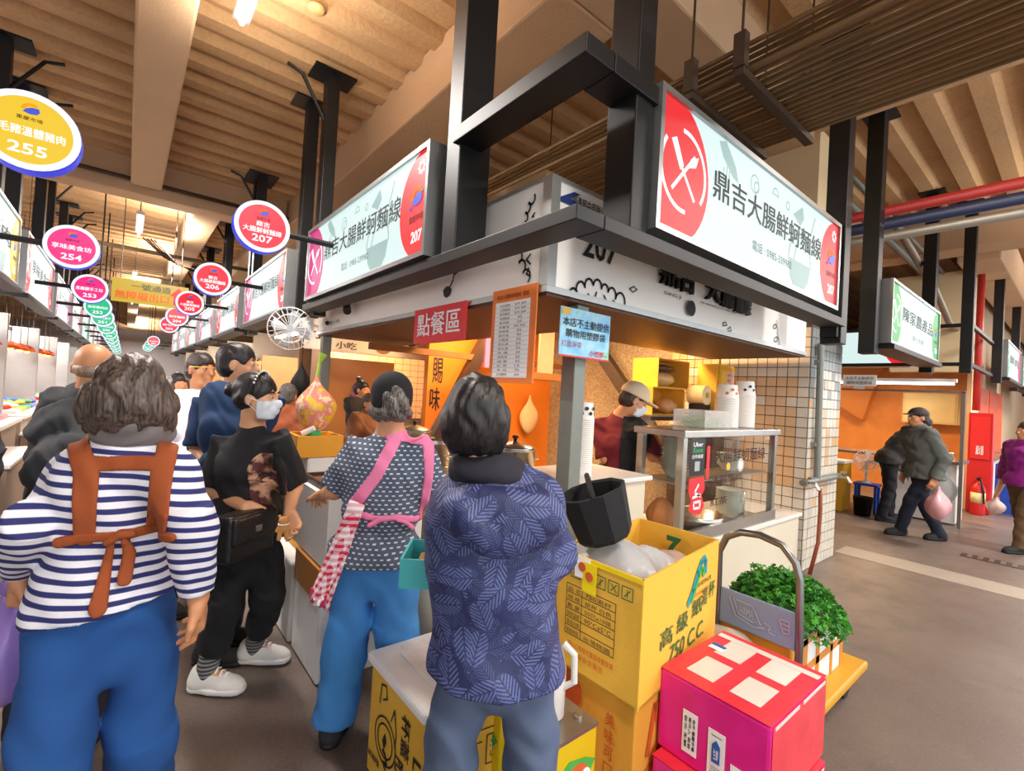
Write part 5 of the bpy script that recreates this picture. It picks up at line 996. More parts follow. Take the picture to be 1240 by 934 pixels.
o = tag(MB().lathe((8.75, 2.15, 0), [(.1, 0), (.13, .28), (.135, .28), (.12, .27), (.09, .01)], 18).build('black_bucket', m_blk, smooth=True), 'small black bucket on the floor before the blue stool', 'bucket')
bag_mesh('white_sack', (6.25, 2.0, .24), (.16, .2, .28), m_pebag, 'white plastic sack slumped behind the tiled column', 'bag', seed=41)
bag_mesh('shopping_bag', (9.25, 1.32, .55), (.05, .14, .3), m_pebag, 'white carrier bag hanging at the end of the corner stall counter', 'bag', seed=42, top=True)
ub = thing('meter_cabinet', (12.1, 2.0, 1.45), 'beige wall cabinet hanging inside the corner stall', 'cabinet'); MB().bx((11.9, 1.55, 1.42), (12.2, 2.35, 2.0)).build('body', pm('beige_cabinet', '#d9c48a', .5), ub); MB().bx((11.89, 1.58, 1.45), (11.9, 2.32, 1.97)).build('door', pm('beige_cabinet_door', '#e0cd96', .5), ub)
nb = thing('yellow_notice', (12.15, 3.2, 1.9), 'yellow paper notice on the back wall of the corner stall', 'notice'); MB().bx((12.18, 2.9, 1.75), (12.2, 3.9, 2.1)).build('sheet', pm('print_yellow', '#e9bb48'), nb)
ps = thing('paper_sign', (9.15, 2.4, 2.0), 'small white paper sign taped to the top rail of the glass screen', 'notice'); MB().bx((9.17, 2.15, 1.98), (9.18, 2.6, 2.16)).build('sheet', m_paper, ps); Pq = Panel((9.17, 2.6, 1.98), (0, -1, 0), (0, 0, 1), .45, .18); Pq.text('本店不主動提供', .08, .55, .92, .85, k_ink, ps); Pq.text('購物用塑膠袋', .12, .15, .88, .45, k_ink, ps); MB().bx((9.172, 2.3, 1.93), (9.178, 2.45, 1.98)).build('tape', m_clear, ps)
hd2 = thing('slanted_hood', (11.2, 3.2, 1.5), 'slanted orange-lit hood panel inside the corner stall', 'hood'); MB().prism([(11.9, 3.0, 1.4), (11.9, 4.4, 2.3), (11.9, 4.4, 2.6), (11.9, 2.7, 2.6)], (.25, 0, 0)).build('panel', pm('hood_orange', '#c77c3c', .45, metal=.2), hd2)
mn = thing('menu_pillar', (10.4, 4.1, .9), 'dark narrow board of small notices beside the column edge', 'notice board'); MB().bx((10.3, 3.7, .92), (10.36, 4.0, 1.75)).build('board', m_blk, mn)
for k in range(4): MB().bx((10.292, 3.74, 1.0 + k * .18), (10.3, 3.96, 1.13 + k * .18)).build('notice_card', COLS[1], mn)
# extinguisher cabinet and column
colr = structure(MB().bx((11.25, 1.3, 0), (12.1, 1.36, 4.1)).build('wall_pier', m_cream))
structure(MB().bx((11.05, 1.3, 2.35), (11.25, 2.4, 4.1)).build('wall_pier_upper', m_cream))
ec = thing('hydrant_cabinet', (11.1, 1.1, 0), 'tall red hydrant cabinet at the corner pier', 'cabinet'); m_fire = pm('fire_red', '#c8201f', .4)
MB().bx((11.0, 1.0, .02), (11.25, 1.29, 1.66)).build('body', m_fire, ec); MB().bx((10.98, 1.03, .9), (11.0, 1.26, 1.6)).build('door', pm('fire_red_door', '#d52a26', .4), ec); Pq = Panel((10.98, 1.26, .9), (0, -1, 0), (0, 0, 1), .23, .7); Pq.text('滅火器', .3, .1, .7, .32, m_paper, ec, .02, .004)
fe = thing('fire_extinguisher', (10.85, 1.12, 0), 'red fire extinguisher with a pale label before the hydrant cabinet', 'extinguisher'); MB().lathe((10.87, 1.13, 0), [(.085, 0), (.09, .02), (.09, .42), (.06, .49), (.02, .52), (.02, .56), (0, .56)], 20).build('body', m_fire, fe, True); MB().lathe((10.87, 1.13, .2), [(.0915, 0), (.0915, .16)], 20).build('label_band', pm('label_yellow', '#ead9a0'), fe, True); MB().tube([(10.87, 1.13, .56), (10.8, 1.1, .58), (10.77, 1.06, .4), (10.78, 1.05, .2)], .014).build('hose', m_blk, fe); MB().bx((10.84, 1.11, .56), (10.96, 1.15, .6)).build('lever', m_blk, fe)
for i in range(4):
    t = thing('blue_crate', (11.9, .85, .2 * i), 'blue plastic crate, %s of the stack right of the hydrant cabinet' % ['lowest', 'second', 'third', 'topmost'][i], 'crate', 'blue crates'); z = .205 * i
    b = MB()
    for (a, c) in (((11.5, .55, z), (12.1, .58, z + .2)), ((11.5, .97, z), (12.1, 1.0, z + .2)), ((11.5, .58, z), (11.53, .97, z + .2)), ((12.07, .58, z), (12.1, .97, z + .2)), ((11.53, .58, z), (12.07, .97, z + .02))): b.bx(a, c)
    b.build('shell', m_bpl, t); MB().bx((11.49, .54, z + .17), (12.11, .55, z + .2)).build('lip', m_bpl, t)
MB_ = None
for i in range(2):
    t = thing('red_stall_front', (13.2 + 2.6 * i, 1.3, 0), 'red and orange lit stall front beyond the blue crates, %s' % ['nearer', 'farther'][i], 'stall front'); MB().bx((12.3 + 2.6 * i, 1.42, 0), (14.7 + 2.6 * i, 1.5, 2.2)).build('panel', pm('red_orange_panel', '#d9552e', .5, var=.35, scale=3), t); MB().bx((12.35 + 2.6 * i, 1.1, .8), (14.6 + 2.6 * i, 1.42, .85)).build('counter_top', m_steel, t); MB().bx((12.4 + 2.6 * i, 1.15, 0), (14.55 + 2.6 * i, 1.42, .8)).build('counter_body', m_cw, t)
# floor line and drain
o = tag(MB().bx((6.15, -2.0, .0), (6.55, 1.75, .004)).build('floor_strip', pm('pale_floor_strip', '#a89a8a', .5, var=.15, scale=4)), 'pale worn strip across the corridor floor', 'floor strip')
dg_ = thing('floor_drain', (7.6, -.1, 0), 'narrow grated drain in the corridor floor', 'drain'); MB().bx((7.4, -1.6, 0), (7.6, .9, .004)).build('frame', m_rust, dg_)
for k in range(28): MB().bx((7.42, -1.57 + k * .088, .004), (7.58, -1.53 + k * .088, .008)).build('bar', m_steelw, dg_)
# ================================================================ people: implicit surfaces polygonised with surface nets
def nets(F, o, h):
    ins = F < 0; s = np.zeros(tuple(n - 1 for n in F.shape), np.int8); OFF = [(i, j, k) for i in (0, 1) for j in (0, 1) for k in (0, 1)]
    sl = lambda d: tuple(slice(1, None) if x else slice(None, -1) for x in d)
    for d in OFF: s += ins[sl(d)]
    act = (s > 0) & (s < 8); I = np.argwhere(act)
    if not len(I): return np.zeros((0, 3)), np.zeros((0, 4), int)
    idx = np.full(act.shape, -1); idx[act] = np.arange(len(I)); pos = np.zeros((len(I), 3)); cnt = np.zeros(len(I))
    val = {d: F[I[:, 0] + d[0], I[:, 1] + d[1], I[:, 2] + d[2]] for d in OFF}
    for a in OFF:
        for ax in range(3):
            if a[ax]: continue
            b = list(a); b[ax] = 1; b = tuple(b); fa, fb = val[a], val[b]; m = (fa < 0) != (fb < 0); t = fa[m] / (fa[m] - fb[m])
            q = np.tile(np.array(a, float), (m.sum(), 1)); q[:, ax] += t; pos[m] += q; cnt[m] += 1
    pos = (pos / cnt[:, None] + I) * h + o; Q = []
    for ax in range(3):
        lo = [slice(1, -1)] * 3; hi = [slice(1, -1)] * 3; lo[ax] = slice(0, -1); hi[ax] = slice(1, None)
        A, B = ins[tuple(lo)], ins[tuple(hi)]; E = np.argwhere(A != B)
        if not len(E): continue
        fl = A[E[:, 0], E[:, 1], E[:, 2]]; c = E.copy(); u, v = [(1, 2), (2, 0), (0, 1)][ax]
        c[:, u] += 1; c[:, v] += 1
        def cell(du, dv): e = c.copy(); e[:, u] += du; e[:, v] += dv; return idx[e[:, 0], e[:, 1], e[:, 2]]
        q = np.stack([cell(-1, -1), cell(0, -1), cell(0, 0), cell(-1, 0)], 1); q[~fl] = q[~fl][:, ::-1]; Q.append(q)
    q = np.concatenate(Q); return pos, q[(q >= 0).all(1)]
N3 = lambda v: np.array(v, float)
def unit(v): v = N3(v); v = np.append(v, 0.) if len(v) == 2 else v; return v / (np.linalg.norm(v) + 1e-9)
class SDF:
    def __init__(s): s.p = []; s.wr = []; s.cuts = []
    def cap(s, a, b, ra, rb=None, k=.03): s.p.append(('cap', N3(a), N3(b), ra, ra if rb is None else rb, k)); return s
    def cone(s, a, b, ra, rb, k=.02): s.p.append(('cone', N3(a), N3(b), ra, rb, k)); return s
    def ell(s, c, r, R=None, k=.03, op=1): s.p.append(('ell', N3(c), N3(r), np.eye(3) if R is None else R, k, op)); return s
    def box(s, c, hf, R, r, k=.02): s.p.append(('box', N3(c), N3(hf), R, r, k)); return s
    def cut(s, pt, n): s.cuts.append((N3(pt), unit(n))); return s
    def wrinkle(s, amp, freq, d, w=1.0, ph=0.): s.wr.append((amp, freq, unit(d), w, ph)); return s
    def bounds(s, pad=.03):
        L, H = [], []
        for q in s.p:
            if q[0] in ('cap', 'cone'): r = max(q[3], q[4]); L += [q[1] - r, q[2] - r]; H += [q[1] + r, q[2] + r]
            elif q[0] == 'ell':
                if q[5] > 0: r = q[2].max(); L.append(q[1] - r); H.append(q[1] + r)
            else: r = np.linalg.norm(q[2]) + q[4]; L.append(q[1] - r); H.append(q[1] + r)
        return np.min(L, 0) - pad, np.max(H, 0) + pad
    def field(s, X, Y, Z, o, h):
        """X, Y, Z: 1-D axes of a grid"""
        F = np.full((len(X), len(Y), len(Z)), 1.0)
        for q in s.p:
            if q[0] in ('cap', 'cone'): r = max(q[3], q[4]); lo, hi, k = np.minimum(q[1], q[2]) - r, np.maximum(q[1], q[2]) + r, q[5]
            elif q[0] == 'ell': r = q[2].max(); lo, hi, k = q[1] - r, q[1] + r, q[4]
            else: r = np.linalg.norm(q[2]) + q[4]; lo, hi, k = q[1] - r, q[1] + r, q[5]
            m = k + .035; i0 = np.maximum(np.floor((lo - m - o) / h).astype(int), 0); i1 = np.minimum(np.ceil((hi + m - o) / h).astype(int) + 1, F.shape)
            if (i1 <= i0).any(): continue
            x = X[i0[0]:i1[0], None, None]; y = Y[None, i0[1]:i1[1], None]; z = Z[None, None, i0[2]:i1[2]]; sub = F[i0[0]:i1[0], i0[1]:i1[1], i0[2]:i1[2]]
            if q[0] in ('cap', 'cone'):
                a, b = q[1], q[2]; ba = b - a; L2 = ba @ ba + 1e-9; t = ((x - a[0]) * ba[0] + (y - a[1]) * ba[1] + (z - a[2]) * ba[2]) / L2; tc = np.clip(t, 0, 1)
                dx, dy, dz = x - a[0] - tc * ba[0], y - a[1] - tc * ba[1], z - a[2] - tc * ba[2]; d = np.sqrt(dx * dx + dy * dy + dz * dz) - (q[3] + (q[4] - q[3]) * tc)
                if q[0] == 'cone':
                    ex, ey, ez = x - a[0] - t * ba[0], y - a[1] - t * ba[1], z - a[2] - t * ba[2]
                    d = np.maximum(np.sqrt(ex * ex + ey * ey + ez * ez) - (q[3] + (q[4] - q[3]) * tc), (t - 1) * math.sqrt(L2)); d = np.maximum(d, -t * math.sqrt(L2) - q[3])
            elif q[0] == 'ell':
                R = q[3]; dx, dy, dz = x - q[1][0], y - q[1][1], z - q[1][2]; r = q[2]
                u = (dx * R[0, 0] + dy * R[1, 0] + dz * R[2, 0]) / r[0]; v = (dx * R[0, 1] + dy * R[1, 1] + dz * R[2, 1]) / r[1]; w = (dx * R[0, 2] + dy * R[1, 2] + dz * R[2, 2]) / r[2]
                k0 = np.sqrt(u * u + v * v + w * w) + 1e-9; k1 = np.sqrt((u / r[0]) ** 2 + (v / r[1]) ** 2 + (w / r[2]) ** 2) + 1e-9; d = k0 * (k0 - 1) / k1
                if q[5] < 0:
                    e = -d; hh = np.maximum(k - np.abs(sub - e), 0) / k; sub[:] = np.maximum(sub, e) + hh * hh * k / 4; continue
            else:
                R = q[3]; dx, dy, dz = x - q[1][0], y - q[1][1], z - q[1][2]; u = np.abs(dx * R[0, 0] + dy * R[1, 0] + dz * R[2, 0]) - q[2][0]; v = np.abs(dx * R[0, 1] + dy * R[1, 1] + dz * R[2, 1]) - q[2][1]; w = np.abs(dx * R[0, 2] + dy * R[1, 2] + dz * R[2, 2]) - q[2][2]
                d = np.sqrt(np.maximum(u, 0) ** 2 + np.maximum(v, 0) ** 2 + np.maximum(w, 0) ** 2) + np.minimum(np.maximum(u, np.maximum(v, w)), 0) - q[4]
            hh = np.maximum(k - np.abs(sub - d), 0) / k; sub[:] = np.minimum(sub, d) - hh * hh * k / 4
        x, y, z = X[:, None, None], Y[None, :, None], Z[None, None, :]
        for (amp, fr, d, w, ph) in s.wr:
            t = x * d[0] + y * d[1] + z * d[2]; e = x * d[1] - y * d[2] + z * d[0] + .5 * x
            F = F + amp * np.sin(fr * t + w * np.sin(fr * .37 * e + ph) + 1.3 * np.sin(fr * .6 * (x + .7 * y - .3 * z)) + ph)
        for (pt, n) in s.cuts: F = np.maximum(F, (x - pt[0]) * n[0] + (y - pt[1]) * n[1] + (z - pt[2]) * n[2])
        return F
    def grid(s, h, lo=None, hi=None):
        if lo is None: lo, hi = s.bounds()
        o = N3(lo); n = np.ceil((N3(hi) - o) / h).astype(int) + 1; return o, [o[i] + h * np.arange(n[i]) for i in range(3)]
    def build(s, name, mat, parent, h=.01):
        o, ax = s.grid(h); v, f = nets(s.field(*ax, o, h), o, h); return link(name, v, f, mat, parent, True)
def shell(S, name, mat, parent, region, lo, hi, out=.007, inn=.006, h=.006):
    """a piece of cloth lying on a surface: the skin of S, out thick, wherever region(x, y, z) < 0"""
    o, ax = S.grid(h, lo, hi); F = S.field(*ax, o, h); x, y, z = ax[0][:, None, None], ax[1][None, :, None], ax[2][None, None, :]
    G = np.maximum(np.maximum(F - out, -(F + inn)), region(x, y, z)); v, f = nets(G, o, h); return link(name, v, f, mat, parent, True)
def band(pts, w, view, behind=None):
    """distance to a polyline of 3-D points seen along view; behind=(point, dir): only where dot(p - point, dir) < 0"""
    v = unit(view); a1 = unit(np.cross(v, (0, 0, 1))); a2 = np.cross(a1, v); P = [(N3(p) @ a1, N3(p) @ a2) for p in pts]; ws = w if isinstance(w, (list, tuple)) else [w] * len(P)
    def f(x, y, z):
        U = x * a1[0] + y * a1[1] + z * a1[2]; W = x * a2[0] + y * a2[1] + z * a2[2]; d = None
        for i in range(len(P) - 1):
            (ax_, ay_), (bx_, by_) = P[i], P[i + 1]; dx, dy = bx_ - ax_, by_ - ay_; t = np.clip(((U - ax_) * dx + (W - ay_) * dy) / (dx * dx + dy * dy + 1e-9), 0, 1)
            e = np.sqrt((U - ax_ - t * dx) ** 2 + (W - ay_ - t * dy) ** 2) - (ws[i] + (ws[i + 1] - ws[i]) * t) / 2; d = e if d is None else np.minimum(d, e)
        if behind is not None: b, n = N3(behind[0]), unit(behind[1]); d = np.maximum(d, (x - b[0]) * n[0] + (y - b[1]) * n[1] + (z - b[2]) * n[2])
        return d
    return f
def ptbounds(pts, pad): A = np.array([N3(p) for p in pts]); return A.min(0) - pad, A.max(0) + pad
UP = N3((0, 0, 1))
def frame(f, up=UP): f = unit(f); r = unit(np.cross(f, up)); return np.stack([r, f, np.cross(r, f)], 1)       # columns: right, forward, up
def hand(S, wr, d, pn, side, curl=.5, s=1.0, thumb=1):
    d = unit(d); pn = unit(N3(pn) - d * (N3(pn) @ d)); lat = np.cross(d, pn) * side; wr = N3(wr)
    R = np.stack([lat, d, pn], 1); S.box(wr + d * .048 * s, (.028 * s, .034 * s, .004), R, .011 * s, .02)
    for i, (lx, L) in enumerate(((.031, .068), (.011, .076), (-.010, .070), (-.030, .054))):
        b = wr + d * (.085 if i < 3 else .078) * s + lat * lx * s; c1 = curl * (.9 + .1 * i); d1 = d * math.cos(c1) + pn * math.sin(c1) + lat * lx * 1.2; d2 = d * math.cos(2.1 * c1) + pn * math.sin(2.1 * c1)
        m = b + unit(d1) * L * .52 * s; S.cap(b - d * .02 * s, m, .0098 * s, .0088 * s, .006); S.cap(m, m + unit(d2) * L * .5 * s, .0086 * s, .0072 * s, .004)
    t0 = wr + d * .022 * s + lat * .028 * s + pn * .004; t1 = t0 + unit(lat * .75 + d * .55 + pn * .35 * curl) * .040 * s; S.cap(t0, t1, .014 * s, .0105 * s, .012); S.cap(t1, t1 + unit(lat * .15 + d * .85 + pn * .5 * curl) * .034 * s, .0102 * s, .008 * s, .004)
def joints(base, H, f, step=.0, arms=None):
    B = N3((base[0], base[1], 0)); R = frame(f); r, fw = R[:, 0], R[:, 1]; J = {}
    at = lambda x, y, z: B + r * x * H + fw * y * H + UP * z * H
    for s, k in ((-1, 'L'), (1, 'R')):
        st = step * (1 if k == 'L' else -1)
        J['sh' + k] = at(s * .108, -.005, .808); J['el' + k] = at(s * .14, -.02, .63); J['wr' + k] = at(s * .145, .04, .485)
        J['hp' + k] = at(s * .055, 0, .515); J['kn' + k] = at(s * .058, st * .5 + .012, .285); J['an' + k] = at(s * .06, st - .01, .05); J['ft' + k] = fw
    J['pel'] = at(0, 0, .55); J['neck'] = at(0, -.012, .835); J['head'] = at(0, .008, .925); J['f'] = fw; J['hf'] = fw; J['H'] = H; J['base'] = B; return J
def add_torso(S, J, g, inf=0., dep=.105):
    R = frame(J['f']); pel, nk = J['pel'], J['neck']; ax = nk - pel; L = np.linalg.norm(ax); up = ax / L; r = R[:, 0]; fw = unit(np.cross(up, r)); M = np.stack([r, fw, up], 1); sc_ = J['H'] / 1.6
    S.ell(pel - up * .01, ((.155 * g + inf) * sc_, (dep * g * 1.08 + inf) * sc_, .13 * sc_), M, .05)
    S.ell(pel + ax * .38, ((.140 * g + inf) * sc_, (dep * g + inf) * sc_, .16 * sc_), M, .06)
    S.ell(pel + ax * .68 + fw * .012, ((.158 * g + inf) * sc_, (dep * 1.04 * g + inf) * sc_, .15 * sc_), M, .06)
    mid = (J['shL'] + J['shR']) / 2 + UP * .035
    for k in 'LR': S.cap(J['sh' + k] - UP * .02, mid, .045 + inf * .7, .055 + inf * .7, .05)
    S.cap(nk - up * .06, nk - up * .01, .066 + inf * .6, .05 + inf * .5, .04); return M
def skin_body(J, h, mat, parent, g=1., legs=True, handspec=None, face=True):
    S = SDF(); M = add_torso(S, J, g * .82); H = J['H'] / 1.6
    R = frame(J['hf'], J.get('hup', UP)); r, fw, up = R[:, 0], R[:, 1], R[:, 2]; c = J['head']; hs = J.get('hs', 1.0) * H
    S.cap(J['neck'] - UP * .03, c - up * .05 * hs - fw * .015, .056 * H * math.sqrt(g), .052 * H, .03)
    S.ell(c + (up * .022 - fw * .012) * hs, N3((.073, .092, .088)) * hs, R, .02); S.ell(c + (fw * .028 - up * .045) * hs, N3((.056, .062, .068)) * hs, R, .035); S.ell(c + (fw * .052 - up * .088) * hs, N3((.03, .026, .02)) * hs, R, .03)
    if face:
        S.cap(c + (fw * .088 + up * .004) * hs, c + (fw * .104 - up * .030) * hs, .008 * hs, .0125 * hs, .012)
        for s in (-1, 1):
            S.ell(c + (fw * .096 + up * .006 + r * s * .031) * hs, N3((.018, .014, .011)) * hs, R, .014, -1); S.ell(c + (fw * .078 + up * .004 + r * s * .031) * hs, N3((.0135, .012, .0115)) * hs, R, .006)
            S.ell(c + (fw * .055 - up * .03 + r * s * .043) * hs, N3((.018, .022, .018)) * hs, R, .02)
            S.ell(c + (r * s * .076 - up * .012 - fw * .006) * hs, N3((.010, .020, .032)) * hs, R, .008); S.ell(c + (r * s * .086 - up * .010 + fw * .002) * hs, N3((.006, .010, .018)) * hs, R, .006, -1)
        S.ell(c + (fw * .089 - up * .056) * hs, N3((.025, .012, .007)) * hs, R, .006); S.ell(c + (fw * .087 - up * .069) * hs, N3((.021, .012, .008)) * hs, R, .007)
        S.ell(c + (fw * .104 - up * .0625) * hs, N3((.022, .010, .0025)) * hs, R, .004, -1)
    for k, s in (('L', -1), ('R', 1)):
        S.cap(J['sh' + k], J['el' + k], .05 * H * g, .04 * H, .04); S.cap(J['el' + k], J['wr' + k], .039 * H, .026 * H, .02)
        hd = (handspec or {}).get(k); d = unit(J['wr' + k] - J['el' + k])
        if hd: hand(S, J['wr' + k], hd[0], hd[1], -s if len(hd) < 4 else hd[3], hd[2], 1.0)
        else: hand(S, J['wr' + k], d, -frame(J['f'])[:, 0] * s, -s, .45, 1.0)
        if legs: S.cap(J['hp' + k], J['kn' + k], .070 * H * g, .048 * H, .05); S.cap(J['kn' + k], J['an' + k], .052 * H, .034 * H, .03); S.cap(J['an' + k], J['an' + k] + J['ft' + k] * .12 - UP * .03, .034, .026, .02)
    o = S.build('body', mat, parent, h); return o, S, (c, R, hs)
def eyes(hd, parent, brow='#1b1513'):
    c, R, hs = hd; r, fw, up = R[:, 0], R[:, 1], R[:, 2]; w = pm('eye_white', '#b9aca0', .4); d = pm('iris_dark', '#1a1210', .15); bm_ = pm('brow_' + brow.strip('#'), brow, .8)
    for s in (-1, 1):
        e = c + (fw * .0815 + up * .003 + r * s * .031) * hs; o = MB().blob(e, (.0108 * hs, .0108 * hs, .0062 * hs), 10, 8).build('eyeball', w, parent, True)
        MB().blob(e + fw * .0065 * hs, (.0056 * hs,) * 3, 8, 6).build('iris', d, o, True)
        MB().tube([c + (fw * .088 + up * .024 + r * s * .016) * hs, c + (fw * .090 + up * .030 + r * s * .03) * hs, c + (fw * .080 + up * .024 + r * s * .05) * hs], [.003 * hs, .005 * hs, .002 * hs], 6).build('eyebrow', bm_, parent, True)
def hair_mat(name, a, b):
    if name in MC: return MC[name]
    g = NG(name, .45); n = g.noise(3, detail=2); v = g.vmath('MULTIPLY', g.tc.outputs['Object'], (160, 160, 14)); st = g.noise(1, v, 3)
    c = g.mix(g.ramp(st, .35, .7), a, b); return g.done(c, st, .5, .004)
def hair(hd, style, mat, parent, h=.008, amp=.003):
    c, R, hs = hd; r, fw, up = R[:, 0], R[:, 1], R[:, 2]; S = SDF(); e = lambda x, y, z: c + (r * x + fw * y + up * z) * hs
    S.ell(e(0, -.016, .030), N3((.082, .100, .092)) * hs, R, .02)
    if style == 'bob':
        S.ell(e(0, -.035, -.035), N3((.092, .078, .085)) * hs, R, .04)
        for s in (-1, 1): S.ell(e(s * .068, -.01, -.045), N3((.026, .055, .068)) * hs, R, .03)
    elif style == 'crop':
        S.ell(e(0, -.03, -.015), N3((.098, .085, .070)) * hs, R, .04)
        for s in (-1, 1): S.ell(e(s * .072, -.01, -.035), N3((.026, .05, .045)) * hs, R, .03)
    elif style == 'long':
        S.ell(e(0, -.055, -.06), N3((.085, .05, .12)) * hs, R, .04)
    elif style == 'bun':
        S.ell(e(0, -.03, -.02), N3((.080, .078, .06)) * hs, R, .03); S.ell(e(0, -.125, .02), N3((.042, .038, .042)) * hs, R, .01)
    elif style == 'topbun': S.ell(e(0, -.03, -.02), N3((.080, .078, .06)) * hs, R, .03); S.ell(e(.0, -.05, .135), N3((.04, .04, .035)) * hs, R, .01)
    else: S.ell(e(0, -.045, -.03), N3((.076, .062, .055)) * hs, R, .03)
    S.ell(e(0, .10, -.05), N3((.078, .085, .085)) * hs, R, .02, -1)
    if style in ('short', 'bun', 'topbun'):
        for s in (-1, 1): S.ell(e(s * .09, .005, -.02), N3((.03, .028, .036)) * hs, R, .012, -1)
    S.wrinkle(amp, 150, r, 1.5).wrinkle(amp * .7, 90, r + .4 * fw, 1.5, 2.)
    return S.build('hair', mat, parent, h), S
def add_sleeve(S, J, k, r0, r1, upto=2., r2=None):
    """sleeve along the arm: upto 1 = elbow, 2 = wrist; fractions cut it short with an open flat end"""
    a, b, c = J['sh' + k], J['el' + k], J['wr' + k]
    if upto <= 1: e = a + (b - a) * upto; S.cone(a, e, r0, r1, .03)
    else:
        S.cap(a, b, r0, (r0 + r1) / 2, .03); e = b + (c - b) * (upto - 1); S.cone(b - unit(c - b) * .01, e, (r0 + r1) / 2, r2 or r1, .02)
def top(J, mat, parent, h, g=1., inf=.02, hem=None, sleeve=2., sr=(.066, .052), wr=(.004, 38), name='top', dep=.105, flare=0, straight=0):
    S = SDF(); M = add_torso(S, J, g, inf, dep)
    if straight:
        for t in (.12, .36, .58): S.ell(J['pel'] + (J['neck'] - J['pel']) * t, (straight, dep * g * 1.05 + inf, .16), M, .05)
    if hem is not None:
        R = frame(J['f']); pel = J['pel']; hz = N3((pel[0], pel[1], hem)); sc_ = J['H'] / 1.6
        S.ell(hz, ((.165 * g + inf + flare) * sc_, (dep * 1.2 * g + inf + flare) * sc_, .14), R, .05); S.cut(hz, J.get('hemn', (0, 0, -1)))
    for k in 'LR': add_sleeve(S, J, k, sr[0], sr[1], sleeve)
    if wr: S.wrinkle(wr[0], wr[1], (.3, .2, 1), 2.).wrinkle(wr[0] * .7, wr[1] * 1.7, (1, .4, .6), 2., 1.)
    return S.build(name, mat, parent, h), S
def trousers(J, mat, parent, h, g=1., r=(.1, .075, .065), upto=1.0, wr=(.004, 34), waist=True):
    S = SDF(); R = frame(J['f']); sc_ = J['H'] / 1.6
    S.ell(J['pel'] - UP * .03, (.165 * g * sc_, .125 * g * sc_, .13), R, .04); S.ell((J['hpL'] + J['hpR']) / 2 - UP * .06, (.11 * g, .085 * g, .085), R, .06)
    for k in 'LR':
        S.cap(J['hp' + k] + UP * .03, J['kn' + k], r[0] * g, r[1], .022); e = J['kn' + k] + (J['an' + k] - UP * .02 - J['kn' + k]) * upto; S.cone(J['kn' + k], e, r[1], r[2], .012)
    if wr: S.wrinkle(wr[0], wr[1], (.2, .1, 1), 2.5).wrinkle(wr[0] * .6, wr[1] * 2, (.6, .5, .8), 2., 2.)
    return S.build('trousers', mat, parent, h), S
def shoe(J, k, mat, sole, parent, h=.007, lace=None):
    a = J['an' + k]; f = unit(J['ft' + k]); p = N3((a[0], a[1], a[2] - .05 * J['H'])); S = SDF(); r = np.cross(f, UP)
    z = lambda v: p + f * v[0] + UP * v[1]
    S.cap(z((-.035, .045)), z((-.03, .085)), .042, .04, .02); S.cap(z((-.03, .045)), z((.13, .035)), .044, .038, .03); S.cap(z((0, .078)), z((.08, .05)), .032, .027, .03); S.cap(z((.10, .026)), z((.16, .024)), .043, .034, .03); S.cut(p + UP * .022, (0, 0, -1))
    o = S.build('shoe', mat, parent, h); S2 = SDF(); S2.cap(z((-.04, .02)), z((.15, .02)), .044, .046, .03); S2.cap(z((.05, .02)), z((.13, .02)), .046, .044, .03); S2.cut(p + UP * .028, (0, 0, 1)); S2.cut(p + UP * .001, (0, 0, -1)); S2.build('sole', sole, o, h)
    if lace:
        for i in range(4): q = z((.035 + i * .022, .118 - i * .011)); MB().tube([q - r * .026 - UP * .012, q + UP * .002, q + r * .026 - UP * .012], .0045, 6).build('lace', lace, o, True)
        q = z((.03, .124)); MB().tube([q, q + r * .03 + UP * .012, q + r * .035 - UP * .006, q], .004, 6).tube([q, q - r * .03 + UP * .012, q - r * .035 - UP * .006, q], .004, 6).build('lace_bow', lace, o, True)
    return o
m_skin = pm('skin_tan', '#d8a078', .5, var=.06, scale=14); m_skin2 = pm('skin_warm', '#cf8f64', .5, var=.06, scale=14); m_skin3 = pm('skin_pale', '#e3b394', .5, var=.06, scale=14)
h_blk = hair_mat('black_hair', '#0d0b0b', '#2e2624'); h_brn = hair_mat('dark_brown_hair', '#17100d', '#4a3830'); h_gry = hair_mat('grey_streaked_hair', '#2c2826', '#8f8780'); h_grb = hair_mat('greying_brown_hair', '#2b211c', '#6f6055')
def fabric(name, hx, rough=.85, var=.12, bump=.4): return pm(name, hx, rough, var=var, scale=5, bump=bump * .4, bscale=300)
J3 = lambda x, y, D: N3(atD(x, y, D))
def person(label, J, parts_group=None):
    return thing('person', (J['base'][0], J['base'][1], 0), label, 'person', parts_group)

# ---- 1 the woman in the striped shirt, walking away, nearest the camera on the left
D = 1.2; J = joints((-.02, 1.36), 1.57, (-.02, 1)); J['head'] = J3(160, 486, 1.2); J['neck'] = J3(158, 535, 1.22); J['hf'] = unit((.15, 1, 0))
J['shL'] = J3(96, 576, 1.23); J['shR'] = J3(204, 570, 1.21); J['elL'] = J3(34, 640, 1.12); J['wrL'] = J3(24, 690, 1.26); J['elR'] = J3(232, 640, 1.18); J['wrR'] = J3(240, 722, 1.24)
J['pel'] = J3(132, 715, 1.24); pz = J['pel']
for k, s in (('L', -1), ('R', 1)): J['hp' + k] = N3((pz[0] + s * .078, pz[1], .86)); J['kn' + k] = N3((pz[0] + s * .095, pz[1] + (.08 if k == 'R' else -.02), .46)); J['an' + k] = N3((pz[0] + s * .105, pz[1] + (.16 if k == 'R' else -.18), .08))
J['base'] = N3((pz[0], pz[1], 0))
p1 = person('woman seen from behind in a navy and white striped shirt with a brown apron', J)
